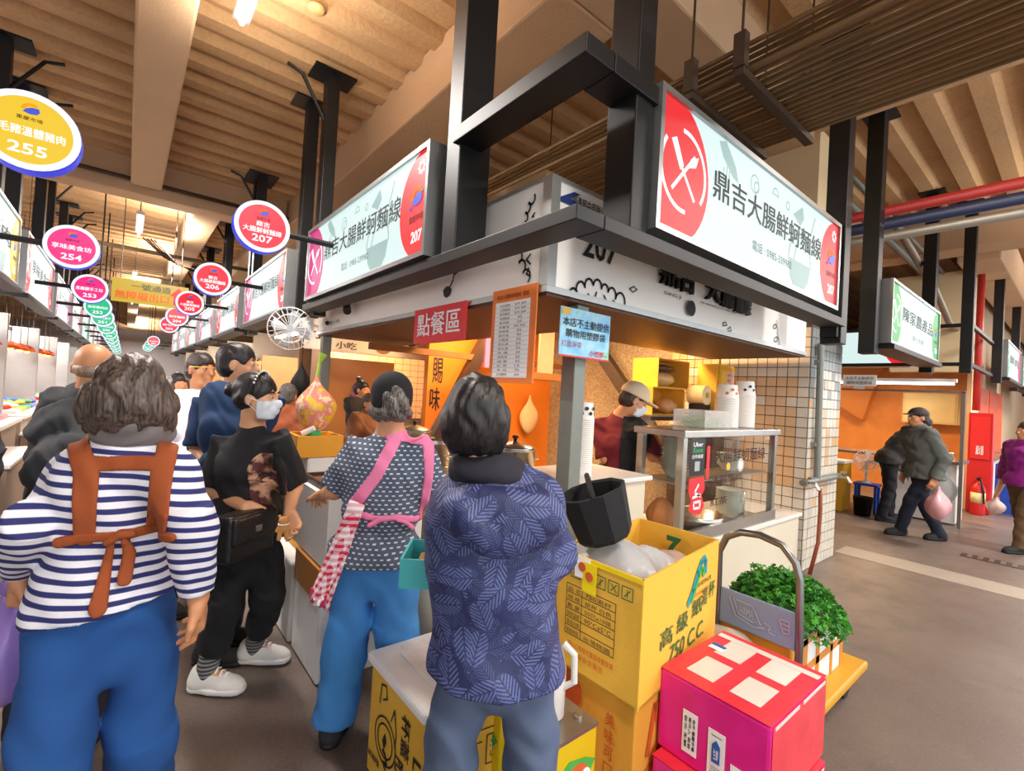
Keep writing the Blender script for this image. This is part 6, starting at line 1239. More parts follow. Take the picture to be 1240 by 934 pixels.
hs_ = {'R': (unit(J['wrR'] - J['elR']) + N3((0, .1, 0)), (-1, .2, 0), .5), 'L': ((-.1, .3, -1), (1, 0, 0), 1.1)}
b_, _, hd = skin_body(J, .0065, m_skin2, p1, 1.0, False, hs_, False)
hair(hd, 'crop', h_grb, p1, .006, .0045)
g = NG('navy_white_stripes', .85); q = g.sep(g.tc.outputs['Object']); n = g.noise(2.2, detail=2); zz = g.math('ADD', q[2], g.math('MULTIPLY', n, .05)); zz = g.math('ADD', zz, g.math('MULTIPLY', q[0], .05))
sw = g.math('FRACT', g.math('MULTIPLY', zz, 36)); fz = g.ramp(g.math('ABSOLUTE', g.math('SUBTRACT', sw, .5)), .20, .26); m_strp = g.done(g.mix(fz, '#2b2f6b', '#eceaf0'), g.noise(220), .25, .004)
J['hemn'] = (.16, .0, -1)
_, ST = top(J, m_strp, p1, .0075, .85, .016, .955, 2.0, (.060, .044), (.0045, 30), 'striped_shirt', flare=.012)
m_gscarf = fabric('grey_scarf', '#77706e'); S = SDF(); S.ell(J3(163, 512, 1.2), (.084, .085, .05), None, .02).ell(J3(163, 500, 1.2), (.076, .078, .045), None, .03).ell(J3(163, 526, 1.22), (.085, .08, .04), None, .03).wrinkle(.003, 90, (0, 0, 1)); S.build('scarf', m_gscarf, p1, .007)
m_jean = pm('blue_jeans', '#1d4f8f', .85, var=.35, scale=4, bump=.12, bscale=300); trousers(J, m_jean, p1, .01, .84, (.094, .082, .08), 1.0, (.006, 22))
m_shoe_d = fabric('dark_shoe', '#2b2a2d'); m_sole_w = pm('white_rubber', '#e4e2de', .5); m_sole_d = pm('black_rubber', '#17171a', .6)
for k in 'LR': shoe(J, k, m_shoe_d, m_sole_w, p1, .01)
m_apr = fabric('brown_apron_cloth', '#9a4a20'); view = unit(N3((.05, 1, 0))); bh = (J['pel'] + N3((0, -.0, 0)), (0, 1, 0)); jp = lambda x, y: J3(x, y, 1.14)
def strap(S, nm, pts, w, par, mat=None, D=None, vw=None, bh_=None, out=.008, h=.006, J_=jp): P3 = [J_(*q) for q in pts]; lo, hi = ptbounds(P3, .16); return shell(S, nm, mat or m_apr, par, band(P3, w, vw if vw is not None else view, bh_ or bh), lo, hi, out, .006, h)
strap(ST, 'apron_strap', [(93, 538), (106, 570), (104, 648)], [.045, .05, .042], p1); strap(ST, 'apron_strap', [(205, 540), (196, 574), (188, 645)], [.045, .046, .040], p1)
strap(ST, 'apron_crosspiece', [(100, 560), (198, 563)], .036, p1, h=.006); strap(ST, 'apron_waist_tie', [(74, 652), (100, 648), (150, 650), (200, 648), (206, 647)], .024, p1, out=.011)
strap(ST, 'tie_end', [(136, 652), (128, 690), (120, 732)], [.012, .022, .036], p1, out=.016); strap(ST, 'tie_end', [(150, 652), (156, 675), (150, 706)], [.012, .026, .03], p1, out=.02); strap(ST, 'bow_loop', [(130, 655), (146, 646), (160, 648)], .018, p1, out=.024)
bg_ = thing('purple_bag', (-.27, 1.33, .62), 'translucent purple plastic bag carried at the left edge', 'bag'); m_purp = pm('purple_film', '#a486d8', .25, alpha=.72, bump=.5, bscale=18)
c0 = J3(8, 770, 1.3); wl = J3(22, 712, 1.3); bag_mesh('film', (c0[0], c0[1], c0[2] - .02), (.1, .1, .17), m_purp, parent=bg_, seed=51, top=True); MB().tube([c0 + UP * .13, wl + UP * .02], [.03, .012], 8).build('handle', m_purp, bg_, True)

# ---- 2 the woman in the blue leaf-print jacket
J = joints((.90, 1.10), 1.58, (.60, .80)); J['head'] = J3(577, 502, 1.38); J['neck'] = J3(583, 556, 1.40); J['hf'] = unit((.52, .85, 0)); J['shL'] = J3(556, 608, 1.41); J['shR'] = J3(652, 604, 1.41)
J['elL'] = J3(540, 682, 1.46); J['wrL'] = J3(536, 678, 1.64); J['elR'] = J3(668, 672, 1.46); J['wrR'] = J3(630, 676, 1.64); J['pel'] = J3(603, 770, 1.40); q = J['pel']
rr_ = frame(J['f'])[:, 0]; ff_ = frame(J['f'])[:, 1]; J['base'] = N3((q[0], q[1], 0))
for k, s in (('L', -1), ('R', 1)): J['hp' + k] = N3((*(q + rr_ * s * .085)[:2], .76)); J['kn' + k] = N3((*(q + rr_ * s * .125 + ff_ * (.02))[:2], .43)); J['an' + k] = N3((*(q + rr_ * s * .145 + ff_ * .0)[:2], .08))
p7 = person('woman seen from behind in a navy leaf-print hooded jacket and grey trousers', J)
_, _, hd = skin_body(J, .0075, m_skin, p7, 1.0, False, {'L': ((.6, .8, .1), (.8, -.6, 0), .8), 'R': ((-.3, .9, .1), (0, 0, -1), .8)}, False)
hair(hd, 'bob', h_blk, p7, .006, .003)
g = NG('leaf_print_navy', .6); ob = g.tc.outputs['Object']; base = None
def leaves(g, scale, seed):
    sp = g.sep(ob); u = g.math('ADD', g.math('MULTIPLY', sp[0], .8), g.math('MULTIPLY', sp[1], -.6)); P2 = g.comb(g.math('MULTIPLY', u, 1.0), sp[2], seed); v = g.vor(scale, P2)
    d = g.vmath('SUBTRACT', P2, v[2]); dd = g.sep(d); a = g.math('MULTIPLY', g.sep(v[1])[0], 6.28); ca, sa = g.math('COSINE', a), g.math('SINE', a)
    x = g.math('MULTIPLY', g.math('ADD', g.math('MULTIPLY', dd[0], ca), g.math('MULTIPLY', dd[1], sa)), scale); y = g.math('MULTIPLY', g.math('SUBTRACT', g.math('MULTIPLY', dd[1], ca), g.math('MULTIPLY', dd[0], sa)), scale)
    ay = g.math('ABSOLUTE', y); r2 = g.math('ADD', g.math('MULTIPLY', g.math('MULTIPLY', x, x), 2.2), g.math('MULTIPLY', g.math('MULTIPLY', y, y), 5.2)); inside = g.ramp(r2, .80, .70)
    vein = g.math('SINE', g.math('MULTIPLY', g.math('ADD', x, g.math('MULTIPLY', ay, -1.1)), 38)); vm = g.ramp(vein, -.1, .35); mid = g.ramp(ay, .02, .04); return g.math('MULTIPLY', g.math('MULTIPLY', inside, vm), mid)
l1 = leaves(g, 13, 0.); l2 = leaves(g, 17., 3.3); nz = g.noise(7, detail=3)
c = g.mix(g.ramp(nz, .3, .7), '#22274f', '#2f3663'); c = g.mix(g.math('MULTIPLY', l2, .40), c, '#5a6699'); c = g.mix(g.math('MULTIPLY', l1, .62), c, '#6f7db3'); m_leafj = g.done(c, g.noise(26, detail=4), .35, .012)
_, SJ = top(J, m_leafj, p7, .0075, .93, .032, .735, 2.0, (.066, .056), (.004, 24), 'jacket', dep=.108, flare=.016, straight=.178)
Rj = frame(J['f']); hc = J3(610, 622, 1.275); S = SDF(); S.ell(hc, (.165, .06, .075), Rj, .04).ell(hc - UP * .05 - ff_ * .015, (.105, .05, .06), Rj, .05)
for s_ in (-1, 1): S.cap(hc + Rj[:, 0] * s_ * .10, J3(540 if s_ < 0 else 642, 590, 1.42), .05, .032, .05)
S.wrinkle(.005, 40, (.4, .2, 1), 2.); S.build('hood', m_leafj, p7, .0075)
m_fleece = fabric('dark_fleece', '#24232c'); S = SDF(); nc = J3(589, 572, 1.39); S.ell(nc, (.112, .098, .05), Rj, .02).ell(nc + UP * .02 + ff_ * .01, (.105, .09, .045), Rj, .03).wrinkle(.0035, 60, (0, .2, 1)); S.build('collar', m_fleece, p7, .007)
m_slate = fabric('slate_trousers', '#566580', .7); trousers(J, m_slate, p7, .008, .88, (.096, .078, .066), 1.0, (.006, 30))
for k in 'LR': shoe(J, k, m_shoe_d, m_sole_d, p7, .01)
tb = thing('teal_basket', (.92, 1.46, .92), 'small teal plastic basket held by the woman in the leaf-print jacket', 'basket'); m_teal = pm('teal_plastic', '#4fc3c6', .4)
bc = J3(528, 682, 1.60); b = MB(); Rt = Matrix(frame((.6, .8, 0)).tolist())
for (cx_, cy_, sx, sy) in ((-.1, 0, .008, .2), (.1, 0, .008, .2), (0, -.1, .2, .008), (0, .1, .2, .008)): MB().box(V(bc) + Rt @ V((cx_, cy_, 0)), (sx, sy, .09), Rt).build('side', m_teal, tb)
MB().box(V(bc) + V((0, 0, -.045)), (.2, .2, .008), Rt).build('bottom_panel', m_teal, tb); MB().box(V(bc) + Rt @ V((.0, .02, -.015)), (.12, .1, .05), Rt).build('brown_packet', m_brown_p, tb)

# ---- 3 the woman in the pink apron
J = joints((.90, 2.03), 1.58, (.62, .78)); J['head'] = J3(474, 484, 2.03); J['neck'] = J3(473, 522, 2.06); J['hf'] = unit((.35, .92, -.1)); J['shL'] = J3(430, 556, 2.07); J['shR'] = J3(508, 554, 2.07)
J['elL'] = J3(405, 594, 2.10); J['wrL'] = J3(392, 598, 2.36); J['elR'] = J3(532, 600, 2.1); J['wrR'] = J3(515, 612, 2.32); J['pel'] = J3(456, 668, 2.08); q = J['pel']; rr_ = frame(J['f'])[:, 0]; ff_ = frame(J['f'])[:, 1]; J['base'] = N3((q[0], q[1], 0))
for k, s in (('L', -1), ('R', 1)): J['hp' + k] = N3((*(q + rr_ * s * .085)[:2], .75)); J['kn' + k] = N3((*(q + rr_ * s * (.11) + ff_ * .02)[:2], .43)); J['an' + k] = N3((*(q + rr_ * s * (.14) + ff_ * (.0 if k == 'L' else .08))[:2], .08))
p6 = person('woman seen from behind in a dotted grey-blue blouse, pink apron and blue jeans', J)
_, _, hd = skin_body(J, .009, m_skin, p6, 1.1, False, {'L': ((.1, .9, -.3), (0, -.3, -1), .6)}, False)
c, R, hs = hd; S = SDF(); S.ell(c + (R[:, 1] * -.012 + UP * .03) * hs, (.088, .103, .092), R, .02).ell(c - R[:, 1] * .045 - UP * .02, (.078, .065, .055), R, .03).cut(c - UP * .035, (.0, .0, -1)); S.ell(c + R[:, 1] * .11 - UP * .04, (.08, .08, .08), R, .02, -1); S.build('black_cap', fabric('black_headscarf', '#15151a'), p6, .007)
S = SDF(); S.ell(c - R[:, 1] * .10 - UP * .01 + R[:, 0] * .01, (.055, .04, .055), R, .02).ell(c - R[:, 1] * .075 - UP * .06, (.07, .05, .03), R, .03).ell(c - R[:, 1] * .03 - UP * .055, (.085, .05, .04), R, .03).wrinkle(.007, 70, (1, .3, .6), 2.5).wrinkle(.005, 120, (.2, 1, .4), 2.); S.build('hair', h_gry, p6, .006)
g = NG('dotted_grey_blue', .85); q3 = g.sep(g.tc.outputs['Object']); u = g.math('ADD', g.math('MULTIPLY', q3[0], .78), g.math('MULTIPLY', q3[1], -.62)); U = g.math('MULTIPLY', u, 38); W = g.math('MULTIPLY', q3[2], 55); row = g.math('FLOOR', W); U = g.math('ADD', U, g.math('MULTIPLY', row, .5))
fu = g.math('ABSOLUTE', g.math('SUBTRACT', g.math('FRACT', U), .5)); fw_ = g.math('ABSOLUTE', g.math('SUBTRACT', g.math('FRACT', W), .5)); dot = g.math('MULTIPLY', g.math('LESS_THAN', fu, .24), g.math('LESS_THAN', fw_, .16))
m_dots = g.done(g.mix(dot, g.mix(g.noise(6), '#414b5e', '#566276'), '#c9cfd6'), g.noise(200), .25, .004)
_, SP = top(J, m_dots, p6, .0085, 1.10, .02, .80, .92, (.072, .07), (.004, 34), 'blouse', dep=.12, flare=.01)
m_jean2 = pm('bright_blue_jeans', '#4288cc', .85, var=.25, scale=4, bump=.12, bscale=300); trousers(J, m_jean2, p6, .009, .95, (.104, .093, .09), .93, (.005, 26))
for k in 'LR': shoe(J, k, m_shoe_d, m_sole_d, p6, .01)
m_pinks = fabric('pink_strap_cloth', '#e77fa8'); vw = unit(N3((.45, .89, 0))); bh6 = (J['pel'] + N3((.02, .02, 0)), (.62, .78, 0)); jp6 = lambda x, y: J3(x, y, 1.95); ks = dict(mat=m_pinks, vw=vw, bh_=bh6, J_=jp6, h=.0075)
strap(SP, 'apron_strap', [(464, 516), (478, 534), (456, 575), (428, 612)], [.05, .055, .05, .05], p6, **ks); strap(SP, 'apron_strap', [(478, 528), (520, 535), (520, 580), (512, 636)], [.05, .055, .04, .034], p6, **ks)
strap(SP, 'waist_tie', [(425, 618), (455, 626), (480, 626), (505, 634)], .026, p6, out=.012, **ks); strap(SP, 'bow_loop', [(448, 634), (462, 627), (478, 626)], .02, p6, out=.02, **ks); strap(SP, 'tie_end', [(478, 627), (492, 634), (500, 645)], .016, p6, out=.018, **ks)
g = NG('red_gingham', .85); q3 = g.sep(g.tc.outputs['Object']); u = g.math('ADD', g.math('MULTIPLY', q3[0], .62), g.math('MULTIPLY', q3[1], .78)); u = g.math('ADD', u, g.math('MULTIPLY', q3[2], .3)); A = g.math('GREATER_THAN', g.math('FRACT', g.math('MULTIPLY', u, 36)), .5); Bz = g.math('GREATER_THAN', g.math('FRACT', g.math('MULTIPLY', q3[2], 36)), .5)
m_ging = g.done(g.mix(g.math('MULTIPLY', g.math('ADD', A, Bz), .5), '#f3e6ea', '#cf2247'), g.noise(200), .2, .004)
b = MB(); e0, e1, e2, e3 = J3(424, 605, 1.86), J3(442, 612, 1.86), J3(398, 738, 1.88), J3(375, 726, 1.88)
nn_ = 12; vs = []; fs = []
for i in range(nn_ + 1):
    t = i / nn_
    for j in range(7):
        s = j / 6; p = (e0 * (1 - s) + e1 * s) * (1 - t) + (e3 * (1 - s) + e2 * s) * t; p = p + N3((.012, .02, 0)) * math.sin(s * 9 + t * 2) * t; vs.append(p)
for i in range(nn_):
    for j in range(6): a = i * 7 + j; fs.append([a, a + 1, a + 8, a + 7])
ga = link('apron_skirt', vs, fs, m_ging, p6, True); md = ga.modifiers.new('thick', 'SOLIDIFY'); md.thickness = .008
hm = MB().prism([e3 + N3((0, -.004, .045)), e2 + N3((0, -.004, .045)), e2 + N3((0, -.004, -.005)), e3 + N3((0, -.004, -.005))], (.008, .012, 0)).build('apron_hem', pm('crimson_hem', '#c21f5a', .8), p6)
ce = (e2 + e3) / 2 + N3((-.008, -.014, .02)); MB().blob(ce, (.012, .006, .012), 8, 5).blob(ce + N3((.012, -.008, .008)), (.007,) * 3, 6, 4).blob(ce + N3((-.012, .006, .008)), (.007,) * 3, 6, 4).blob(ce + N3((0, 0, -.014)), (.007,) * 3, 6, 4).build('flower_patch', m_paper, p6)

# ---- 4 the woman in the black tee with a mask, facing the stall
J = joints((.52, 2.72), 1.59, (.62, -.78), .0); J['head'] = J3(312, 480, 2.36); J['neck'] = J3(306, 517, 2.40); J['hf'] = unit((.80, -.62, -.05)); J['shL'] = J3(338, 545, 2.34); J['shR'] = J3(272, 549, 2.42)
J['elR'] = J3(258, 594, 2.36); J['wrR'] = J3(296, 614, 2.22); J['elL'] = J3(356, 590, 2.4); J['wrL'] = J3(350, 622, 2.26); J['pel'] = J3(297, 660, 2.42)
J['anR'] = N3(atz(248, 838, 0)) + UP * .09; J['anL'] = N3(atz(306, 803, 0)) + UP * .09; J['hpR'] = J3(280, 678, 2.4); J['hpL'] = J3(318, 676, 2.46); J['knR'] = J3(268, 745, 2.33); J['knL'] = J3(324, 726, 2.46); J['ftR'] = unit((.78, -.62, 0)); J['ftL'] = unit((.85, -.52, 0)); J['base'] = N3((*J['pel'][:2], 0))
p5 = person('woman in a black printed tee and white face mask, black waist bag, white sneakers', J)
_, SB, hd = skin_body(J, .008, m_skin, p5, 1.1, True, {'R': ((.7, -.2, -.4), (.3, .6, -.6), .7), 'L': ((.2, -.6, -.7), (-.6, -.5, .2), .6)}); eyes(hd, p5)
hair(hd, 'bun', h_blk, p5, .007)
c, R, hs = hd; r, fw, up = R[:, 0], R[:, 1], R[:, 2]; m_mask = fabric('white_face_mask', '#dfe6ec', .8, .03)
def mask(SB, hd, par, h=.006, mat=m_mask):
    c, R, hs = hd; r, fw, up = R[:, 0], R[:, 1], R[:, 2]
    def reg(x, y, z):
        u = (x - c[0]) * r[0] + (y - c[1]) * r[1] + (z - c[2]) * r[2]; v = (x - c[0]) * fw[0] + (y - c[1]) * fw[1] + (z - c[2]) * fw[2]; w = (x - c[0]) * up[0] + (y - c[1]) * up[1] + (z - c[2]) * up[2]
        return np.maximum(np.maximum(w + .008 * hs + .25 * np.abs(u) ** 1.2, -(w + .108 * hs)), np.maximum(.030 * hs - v, np.abs(u) - .066))
    o = shell(SB, 'face_mask', mat, par, reg, c - .14, c + .14, .010, .004, h)
    for s in (-1, 1): MB().tube([c + (r * s * .066 + fw * .04 - up * .02) * hs, c + (r * s * .086 + fw * .0 - up * .005) * hs, c + (r * s * .084 - fw * .008 - up * .03) * hs, c + (r * s * .064 + fw * .035 - up * .07) * hs], .0022, 5).build('ear_loop', mat, o, True)
mask(SB, hd, p5)
P_ = [c + (r * math.cos(a) * .089 + up * (math.sin(a) * .092 + .03) + fw * .012) * hs for a in [PI * k / 16 for k in range(-1, 18)]]; hb_ = MB().tube(P_, .008, 6).build('headband', m_blkfab, p5, True)
for q in P_[3:16]: MB().blob(q + fw * .006 + (q - c) * .06, (.006,) * 3, 7, 5).build('pearl', pm('pearl_white', '#efe6d8', .2), hb_, True)
m_blktee = fabric('black_tee_cotton', '#15151a', .85, .2); J['hemn'] = (0, 0, -1)
_, S5 = top(J, m_blktee, p5, .0085, 1.04, .025, .82, .95, (.076, .078), (.004, 36), 'black_tee', dep=.115, flare=.012)
g = NG('portrait_print', .7); n1 = g.noise(16, detail=5); n2 = g.noise(6, detail=2); cpr = g.mix(g.ramp(n1, .45, .55), '#d9a684', '#5a2a2c'); m_print = g.done(g.mix(g.ramp(n2, .5, .6), cpr, '#241718'))
strap(S5, 'chest_print', [J3(318, 572, 2.2), J3(318, 606, 2.2)], .17, p5, m_print, vw=unit(N3((.45, .9, 0))), bh_=(J['pel'] + N3((.05, -.03, 0)), -J['f']), out=.004, h=.008, J_=lambda *a: N3(a))
strap(S5, 'bag_strap', [J3(330, 545, 2.2), J3(334, 600, 2.2), J3(334, 625, 2.2)], .03, p5, m_blkfab, vw=unit(N3((.45, .9, 0))), bh_=(J['pel'], -J['f']), out=.009, h=.008, J_=lambda *a: N3(a))
trousers(J, fabric('black_trousers', '#121216', .9, .2), p5, .009, .98, (.100, .080, .068), .60, (.004, 30))
g = NG('striped_sock', .9); q3 = g.sep(g.tc.outputs['Object']); m_sock = g.done(g.mix(g.math('GREATER_THAN', g.math('FRACT', g.math('MULTIPLY', q3[2], 50)), .5), '#3d3d40', '#8e8c8a'))
m_snk = fabric('white_sneaker_mesh', '#e6e3dc', .8, .05)
for k in 'LR':
    S = SDF(); S.cone(J['an' + k] + (J['kn' + k] - J['an' + k]) * .5, J['an' + k] + (J['kn' + k] - J['an' + k]) * .1, .052, .046, .01); S.cap(J['an' + k] + (J['kn' + k] - J['an' + k]) * .12, J['an' + k] - UP * .03, .046, .042, .01); S.build('sock', m_sock, p5, .008); shoe(J, k, m_snk, m_sole_w, p5, .0065, m_paper)
wb = thing('waist_bag', (.5, 2.5, .82), 'black leather waist bag worn by the woman in the black tee', 'bag'); m_lthr = pm('black_leather', '#17171a', .35, bump=.3, bscale=90)
bc = J3(297, 645, 2.2); Rw = frame(J['f']); S = SDF(); S.box(bc, (.125, .03, .085), Rw, .02, .02); S.build('body', m_lthr, wb, .008); S = SDF(); S.box(bc + Rw[:, 1] * .045 + UP * .035, (.125, .012, .05), Rw, .01, .01); S.build('flap', m_lthr, wb, .008)
fp = V(bc + Rw[:, 1] * .07 + UP * .03); Rm = Matrix(Rw.tolist()); MB().box(fp, (.035, .012, .03), Rm).build('metal_badge', m_steel, wb, bevel=.003); MB().tube([V(bc) + Rm @ V((-.14, 0, .06)), V(bc) + Rm @ V((-.17, -.08, .08)), V(bc) + Rm @ V((-.18, -.16, .09))], .016, 6).tube([V(bc) + Rm @ V((.14, 0, .06)), V(bc) + Rm @ V((.17, -.08, .08)), V(bc) + Rm @ V((.18, -.16, .09))], .016, 6).build('belt', m_lthr, wb)
kc = thing('bear_keychain', (.68, 2.45, .85), 'small tan teddy bear charm dangling from the black waist bag', 'charm'); m_bear = fabric('tan_plush', '#c98d4f', .95); kb = J3(343, 640, 2.12)
S = SDF(); S.ell(kb + UP * .035, (.022, .02, .02), None, .004).ell(kb + UP * .004, (.02, .018, .026), None, .008).cap(kb + N3((-.012, 0, -.015)), kb + N3((-.016, 0, -.045)), .010, .010, .006).cap(kb + N3((.012, 0, -.015)), kb + N3((.016, 0, -.045)), .010, .010, .006)
for s in (-1, 1): S.ell(kb + N3((s * .016, -.008 * s, .054)), (.008, .006, .008), None, .003).cap(kb + N3((s * .016, 0, .012)), kb + N3((s * .028, 0, -.01)), .008, .007, .005)
S.build('plush_body', m_bear, kc, .0045); MB().tube([kb + UP * .055, kb + UP * .1], .003, 5).build('chain', m_steel, kc); MB().tube([kb + N3((.022 * math.cos(a), .02 * math.sin(a), .02)) for a in [k * PI / 6 for k in range(13)]], .003, 5).build('ribbon', m_paper, kc)

# ---- 5 the bald man, white shirt man, navy polo man
m_black_j = fabric('charcoal_jacket', '#2a2c30', .8, .15)
J = joints((-.13, 2.66), 1.66, (.12, 1)); J['head'] = J3(114, 444, 2.36); J['neck'] = J3(110, 474, 2.42); J['shL'] = J3(72, 488, 2.42); J['shR'] = J3(146, 486, 2.4); J['elL'] = J3(56, 555, 2.38); J['wrL'] = J3(50, 610, 2.45); J['base'] = N3((-.14, 2.66, 0))
pb = person('bald man seen from behind in a charcoal jacket beside the left counters', J); _, _, hd = skin_body(J, .01, m_skin2, pb, 1.05, False)
_, Sb = top(J, m_black_j, pb, .011, 1.08, .03, .78, 2.0, (.082, .062), (.005, 55), 'jacket'); c, R, hs = hd; S = SDF(); S.ell(c - R[:, 1] * .018 - UP * .018, (.0775, .094, .048), R, .02); S.ell(c + R[:, 1] * .09 - UP * .04, (.09, .085, .09), R, .02, -1); S.build('hair', hair_mat('thin_grey_hair', '#8a6a52', '#b59a86'), pb, .009); trousers(J, fabric('dark_trousers', '#26252b'), pb, .013); [shoe(J, k, m_shoe_d, m_sole_d, pb, .012) for k in 'LR']
J = joints((.38, 3.8), 1.72, (.45, -.9)); J['head'] = J3(244, 447, 3.6); J['neck'] = J3(241, 476, 3.64); J['hf'] = unit((.5, -.86, 0)); J['shR'] = J3(213, 496, 3.66); J['shL'] = J3(270, 494, 3.62)
pw = person('man in a white open-necked shirt with a dark bag strap, facing the camera', J); _, SB, hd = skin_body(J, .010, m_skin2, pw, 1.0, False); eyes(hd, pw); hair(hd, 'short', h_brn, pw, .009)
m_wsh = fabric('white_shirt_cotton', '#e9e9f2', .85, .04); _, Sw = top(J, m_wsh, pw, .011, 1.03, .02, .86, .9, (.08, .075), (.004, 40), 'white_shirt'); strap(Sw, 'bag_strap', [J3(224, 482, 3.2), J3(229, 510, 3.2), J3(233, 545, 3.2)], .06, pw, fabric('navy_webbing', '#26263c'), vw=unit(N3((.1, 1, 0))), bh_=(J['pel'], -J['f']), h=.011, out=.012, J_=lambda *a: N3(a))
S = SDF(); S.ell(J['neck'] - UP * .005, (.075, .075, .035), None, .02); S.ell(J['neck'] + J['f'] * .08, (.035, .05, .08), frame(J['f']), .02, -1); S.build('collar', m_wsh, pw, .01); trousers(J, fabric('dark_trousers', '#26252b'), pw, .013); [shoe(J, k, m_shoe_d, m_sole_d, pw, .012) for k in 'LR']
c, R, hs = hd; MB().tube([c + (R[:, 0] * -.078 + R[:, 1] * .0 + UP * .012) * hs, c + (R[:, 0] * -.05 + R[:, 1] * .1 + UP * .012) * hs, c + (R[:, 0] * .05 + R[:, 1] * .1 + UP * .012) * hs, c + (R[:, 0] * .078 + UP * .012) * hs], .003, 5).build('spectacles', pm('gold_wire', '#d9a53c', .3, metal=.6), pw)
J = joints((.5, 3.05), 1.74, (.77, -.5)); J['head'] = J3(289, 441, 2.92); J['neck'] = J3(283, 474, 2.96); J['hf'] = unit((.9, -.42, 0)); J['shR'] = J3(250, 499, 2.98); J['shL'] = J3(322, 494, 2.94); J['elR'] = J3(240, 546, 2.94); J['wrR'] = J3(262, 575, 2.82)
pn_ = person('man in a navy polo shirt standing behind the woman in the black tee', J); _, SB, hd = skin_body(J, .009, m_skin, pn_, 1.05, False); eyes(hd, pn_); hair(hd, 'short', h_blk, pn_, .008)
_, Sn = top(J, fabric('navy_polo', '#17375f', .85, .1), pn_, .010, 1.08, .025, .85, .9, (.088, .084), (.004, 40), 'polo_shirt'); S = SDF(); S.ell(J['neck'] + UP * .002, (.078, .078, .035), None, .02); S.ell(J['neck'] + J['f'] * .08, (.03, .05, .07), frame(J['f']), .02, -1); S.build('collar', fabric('navy_collar', '#122c4e'), pn_, .009); trousers(J, fabric('dark_trousers', '#26252b'), pn_, .013); [shoe(J, k, m_shoe_d, m_sole_d, pn_, .012) for k in 'LR']
MB().tube([J3(276, 480, 2.78), J3(283, 502, 2.76)], .008, 5).build('pocket_pen', m_wplas, pn_)

# ---- 6 the cook
J = joints((3.28, 2.62), 1.74, (.5, -.86)); J['head'] = J3(768, 484, 3.75); J['neck'] = J3(748, 504, 3.82); J['hf'] = unit((.72, -.55, -.42)); J['hup'] = unit((.35, -.3, 1)); J['shR'] = J3(728, 520, 3.86); J['shL'] = J3(774, 522, 3.72); J['elR'] = J3(734, 556, 3.78); J['wrR'] = J3(776, 550, 3.74); J['elL'] = J3(796, 550, 3.80); J['wrL'] = J3(790, 556, 3.76); J['pel'] = J3(752, 600, 3.84)
pc = person('cook in a cream cap and mask, maroon top and black apron behind the counter', J); _, SB, hd = skin_body(J, .010, m_skin2, pc, 1.0, False, {'R': ((.7, -.5, 0), (0, 0, -1), .5), 'L': ((.3, -.8, -.2), (0, 0, -1), .5)}); hair(hd, 'short', h_brn, pc, .01); mask(SB, hd, pc, .008); eyes(hd, pc)
c, R, hs = hd; S = SDF(); S.ell(c + (R[:, 1] * -.01 + R[:, 2] * .035) * hs, N3((.092, .112, .098)) * hs, R, .02).cut(c + R[:, 2] * .02, -R[:, 2]); cap_ = S.build('cap', fabric('cream_cap_cotton', '#dcc7a4', .9, .05), pc, .009); S = SDF(); S.ell(c + (R[:, 1] * .11 + R[:, 2] * .025) * hs, N3((.075, .075, .012)) * hs, R, .01); S.build('brim', MC['cream_cap_cotton'], cap_, .008)
_, Sc = top(J, fabric('maroon_cotton', '#6a1420', .85, .1), pc, .011, 1.02, .022, .85, .95, (.082, .078), (.004, 38), 'maroon_top'); strap(Sc, 'apron', [J3(762, 530, 3.6), J3(762, 600, 3.6)], .34, pc, fabric('black_apron', '#151518'), vw=unit(N3((.8, .6, 0))), bh_=(J['pel'] + N3((0, 0, 0)), -J['f']), out=.012, h=.011, J_=lambda *a: N3(a)); trousers(J, fabric('black_trousers', '#121216', .9, .2), pc, .014); [shoe(J, k, m_shoe_d, m_sole_d, pc, .014) for k in 'LR']

# ---- 7 people farther off
def passer(label, base, H, f, topcol, legcol, hs_, hm, h=.016, g=1., sleeve=2., over=None, group=None, cap=None, step=.05, face=True, inf=.028, hem=.5):
    J = joints(base, H, f, step); J.update(over(J) if over else {}); p = person(label, J, group); _, SB, hd = skin_body(J, h * .8, m_skin2, p, g, False, None, face)
    if hs_: hair(hd, hs_, hm, p, h * .75)
    o, S = top(J, fabric('cloth_' + topcol.strip('#'), topcol), p, h, g * 1.04, inf, H * hem, sleeve, (.08, .062), (.005, 40)); trousers(J, fabric('cloth_' + legcol.strip('#'), legcol), p, h); [shoe(J, k, m_shoe_d, m_sole_d, p, h * .9) for k in 'LR']
    if cap: c, R, hs = hd; S2 = SDF(); S2.ell(c + R[:, 1] * -.005 + UP * .035, (.09, .108, .09), R, .02).cut(c + UP * .025, (0, 0, -1)).ell(c + R[:, 1] * .11 + UP * .03, (.06, .06, .012), R, .01); S2.build('cap', fabric('cap_' + cap.strip('#'), cap), p, h * .7)
    return p, J, hd, S
passer('person in a dark jacket cut off by the left edge of the view', tuple(J3(-150, 560, 1.75)[:2]), 1.78, (-.3, 1), '#3a393e', '#2b2a30', 'short', h_brn, .014)
passer('dark haired person far down the aisle beyond the bald man', tuple(J3(150, 500, 5.6)[:2]), 1.70, (.1, 1), '#3c3f4a', '#2d2c33', 'short', h_blk)
passer('brown haired person far down the aisle seen from behind', tuple(J3(190, 500, 5.2)[:2]), 1.55, (.1, 1), '#7a4a3a', '#33323a', 'bob', h_brn)
passer('black haired person in dark clothes in the middle of the crowd', tuple(J3(213, 505, 4.6)[:2]), 1.56, (.3, -1), '#252129', '#2b2b33', 'bob', h_blk)
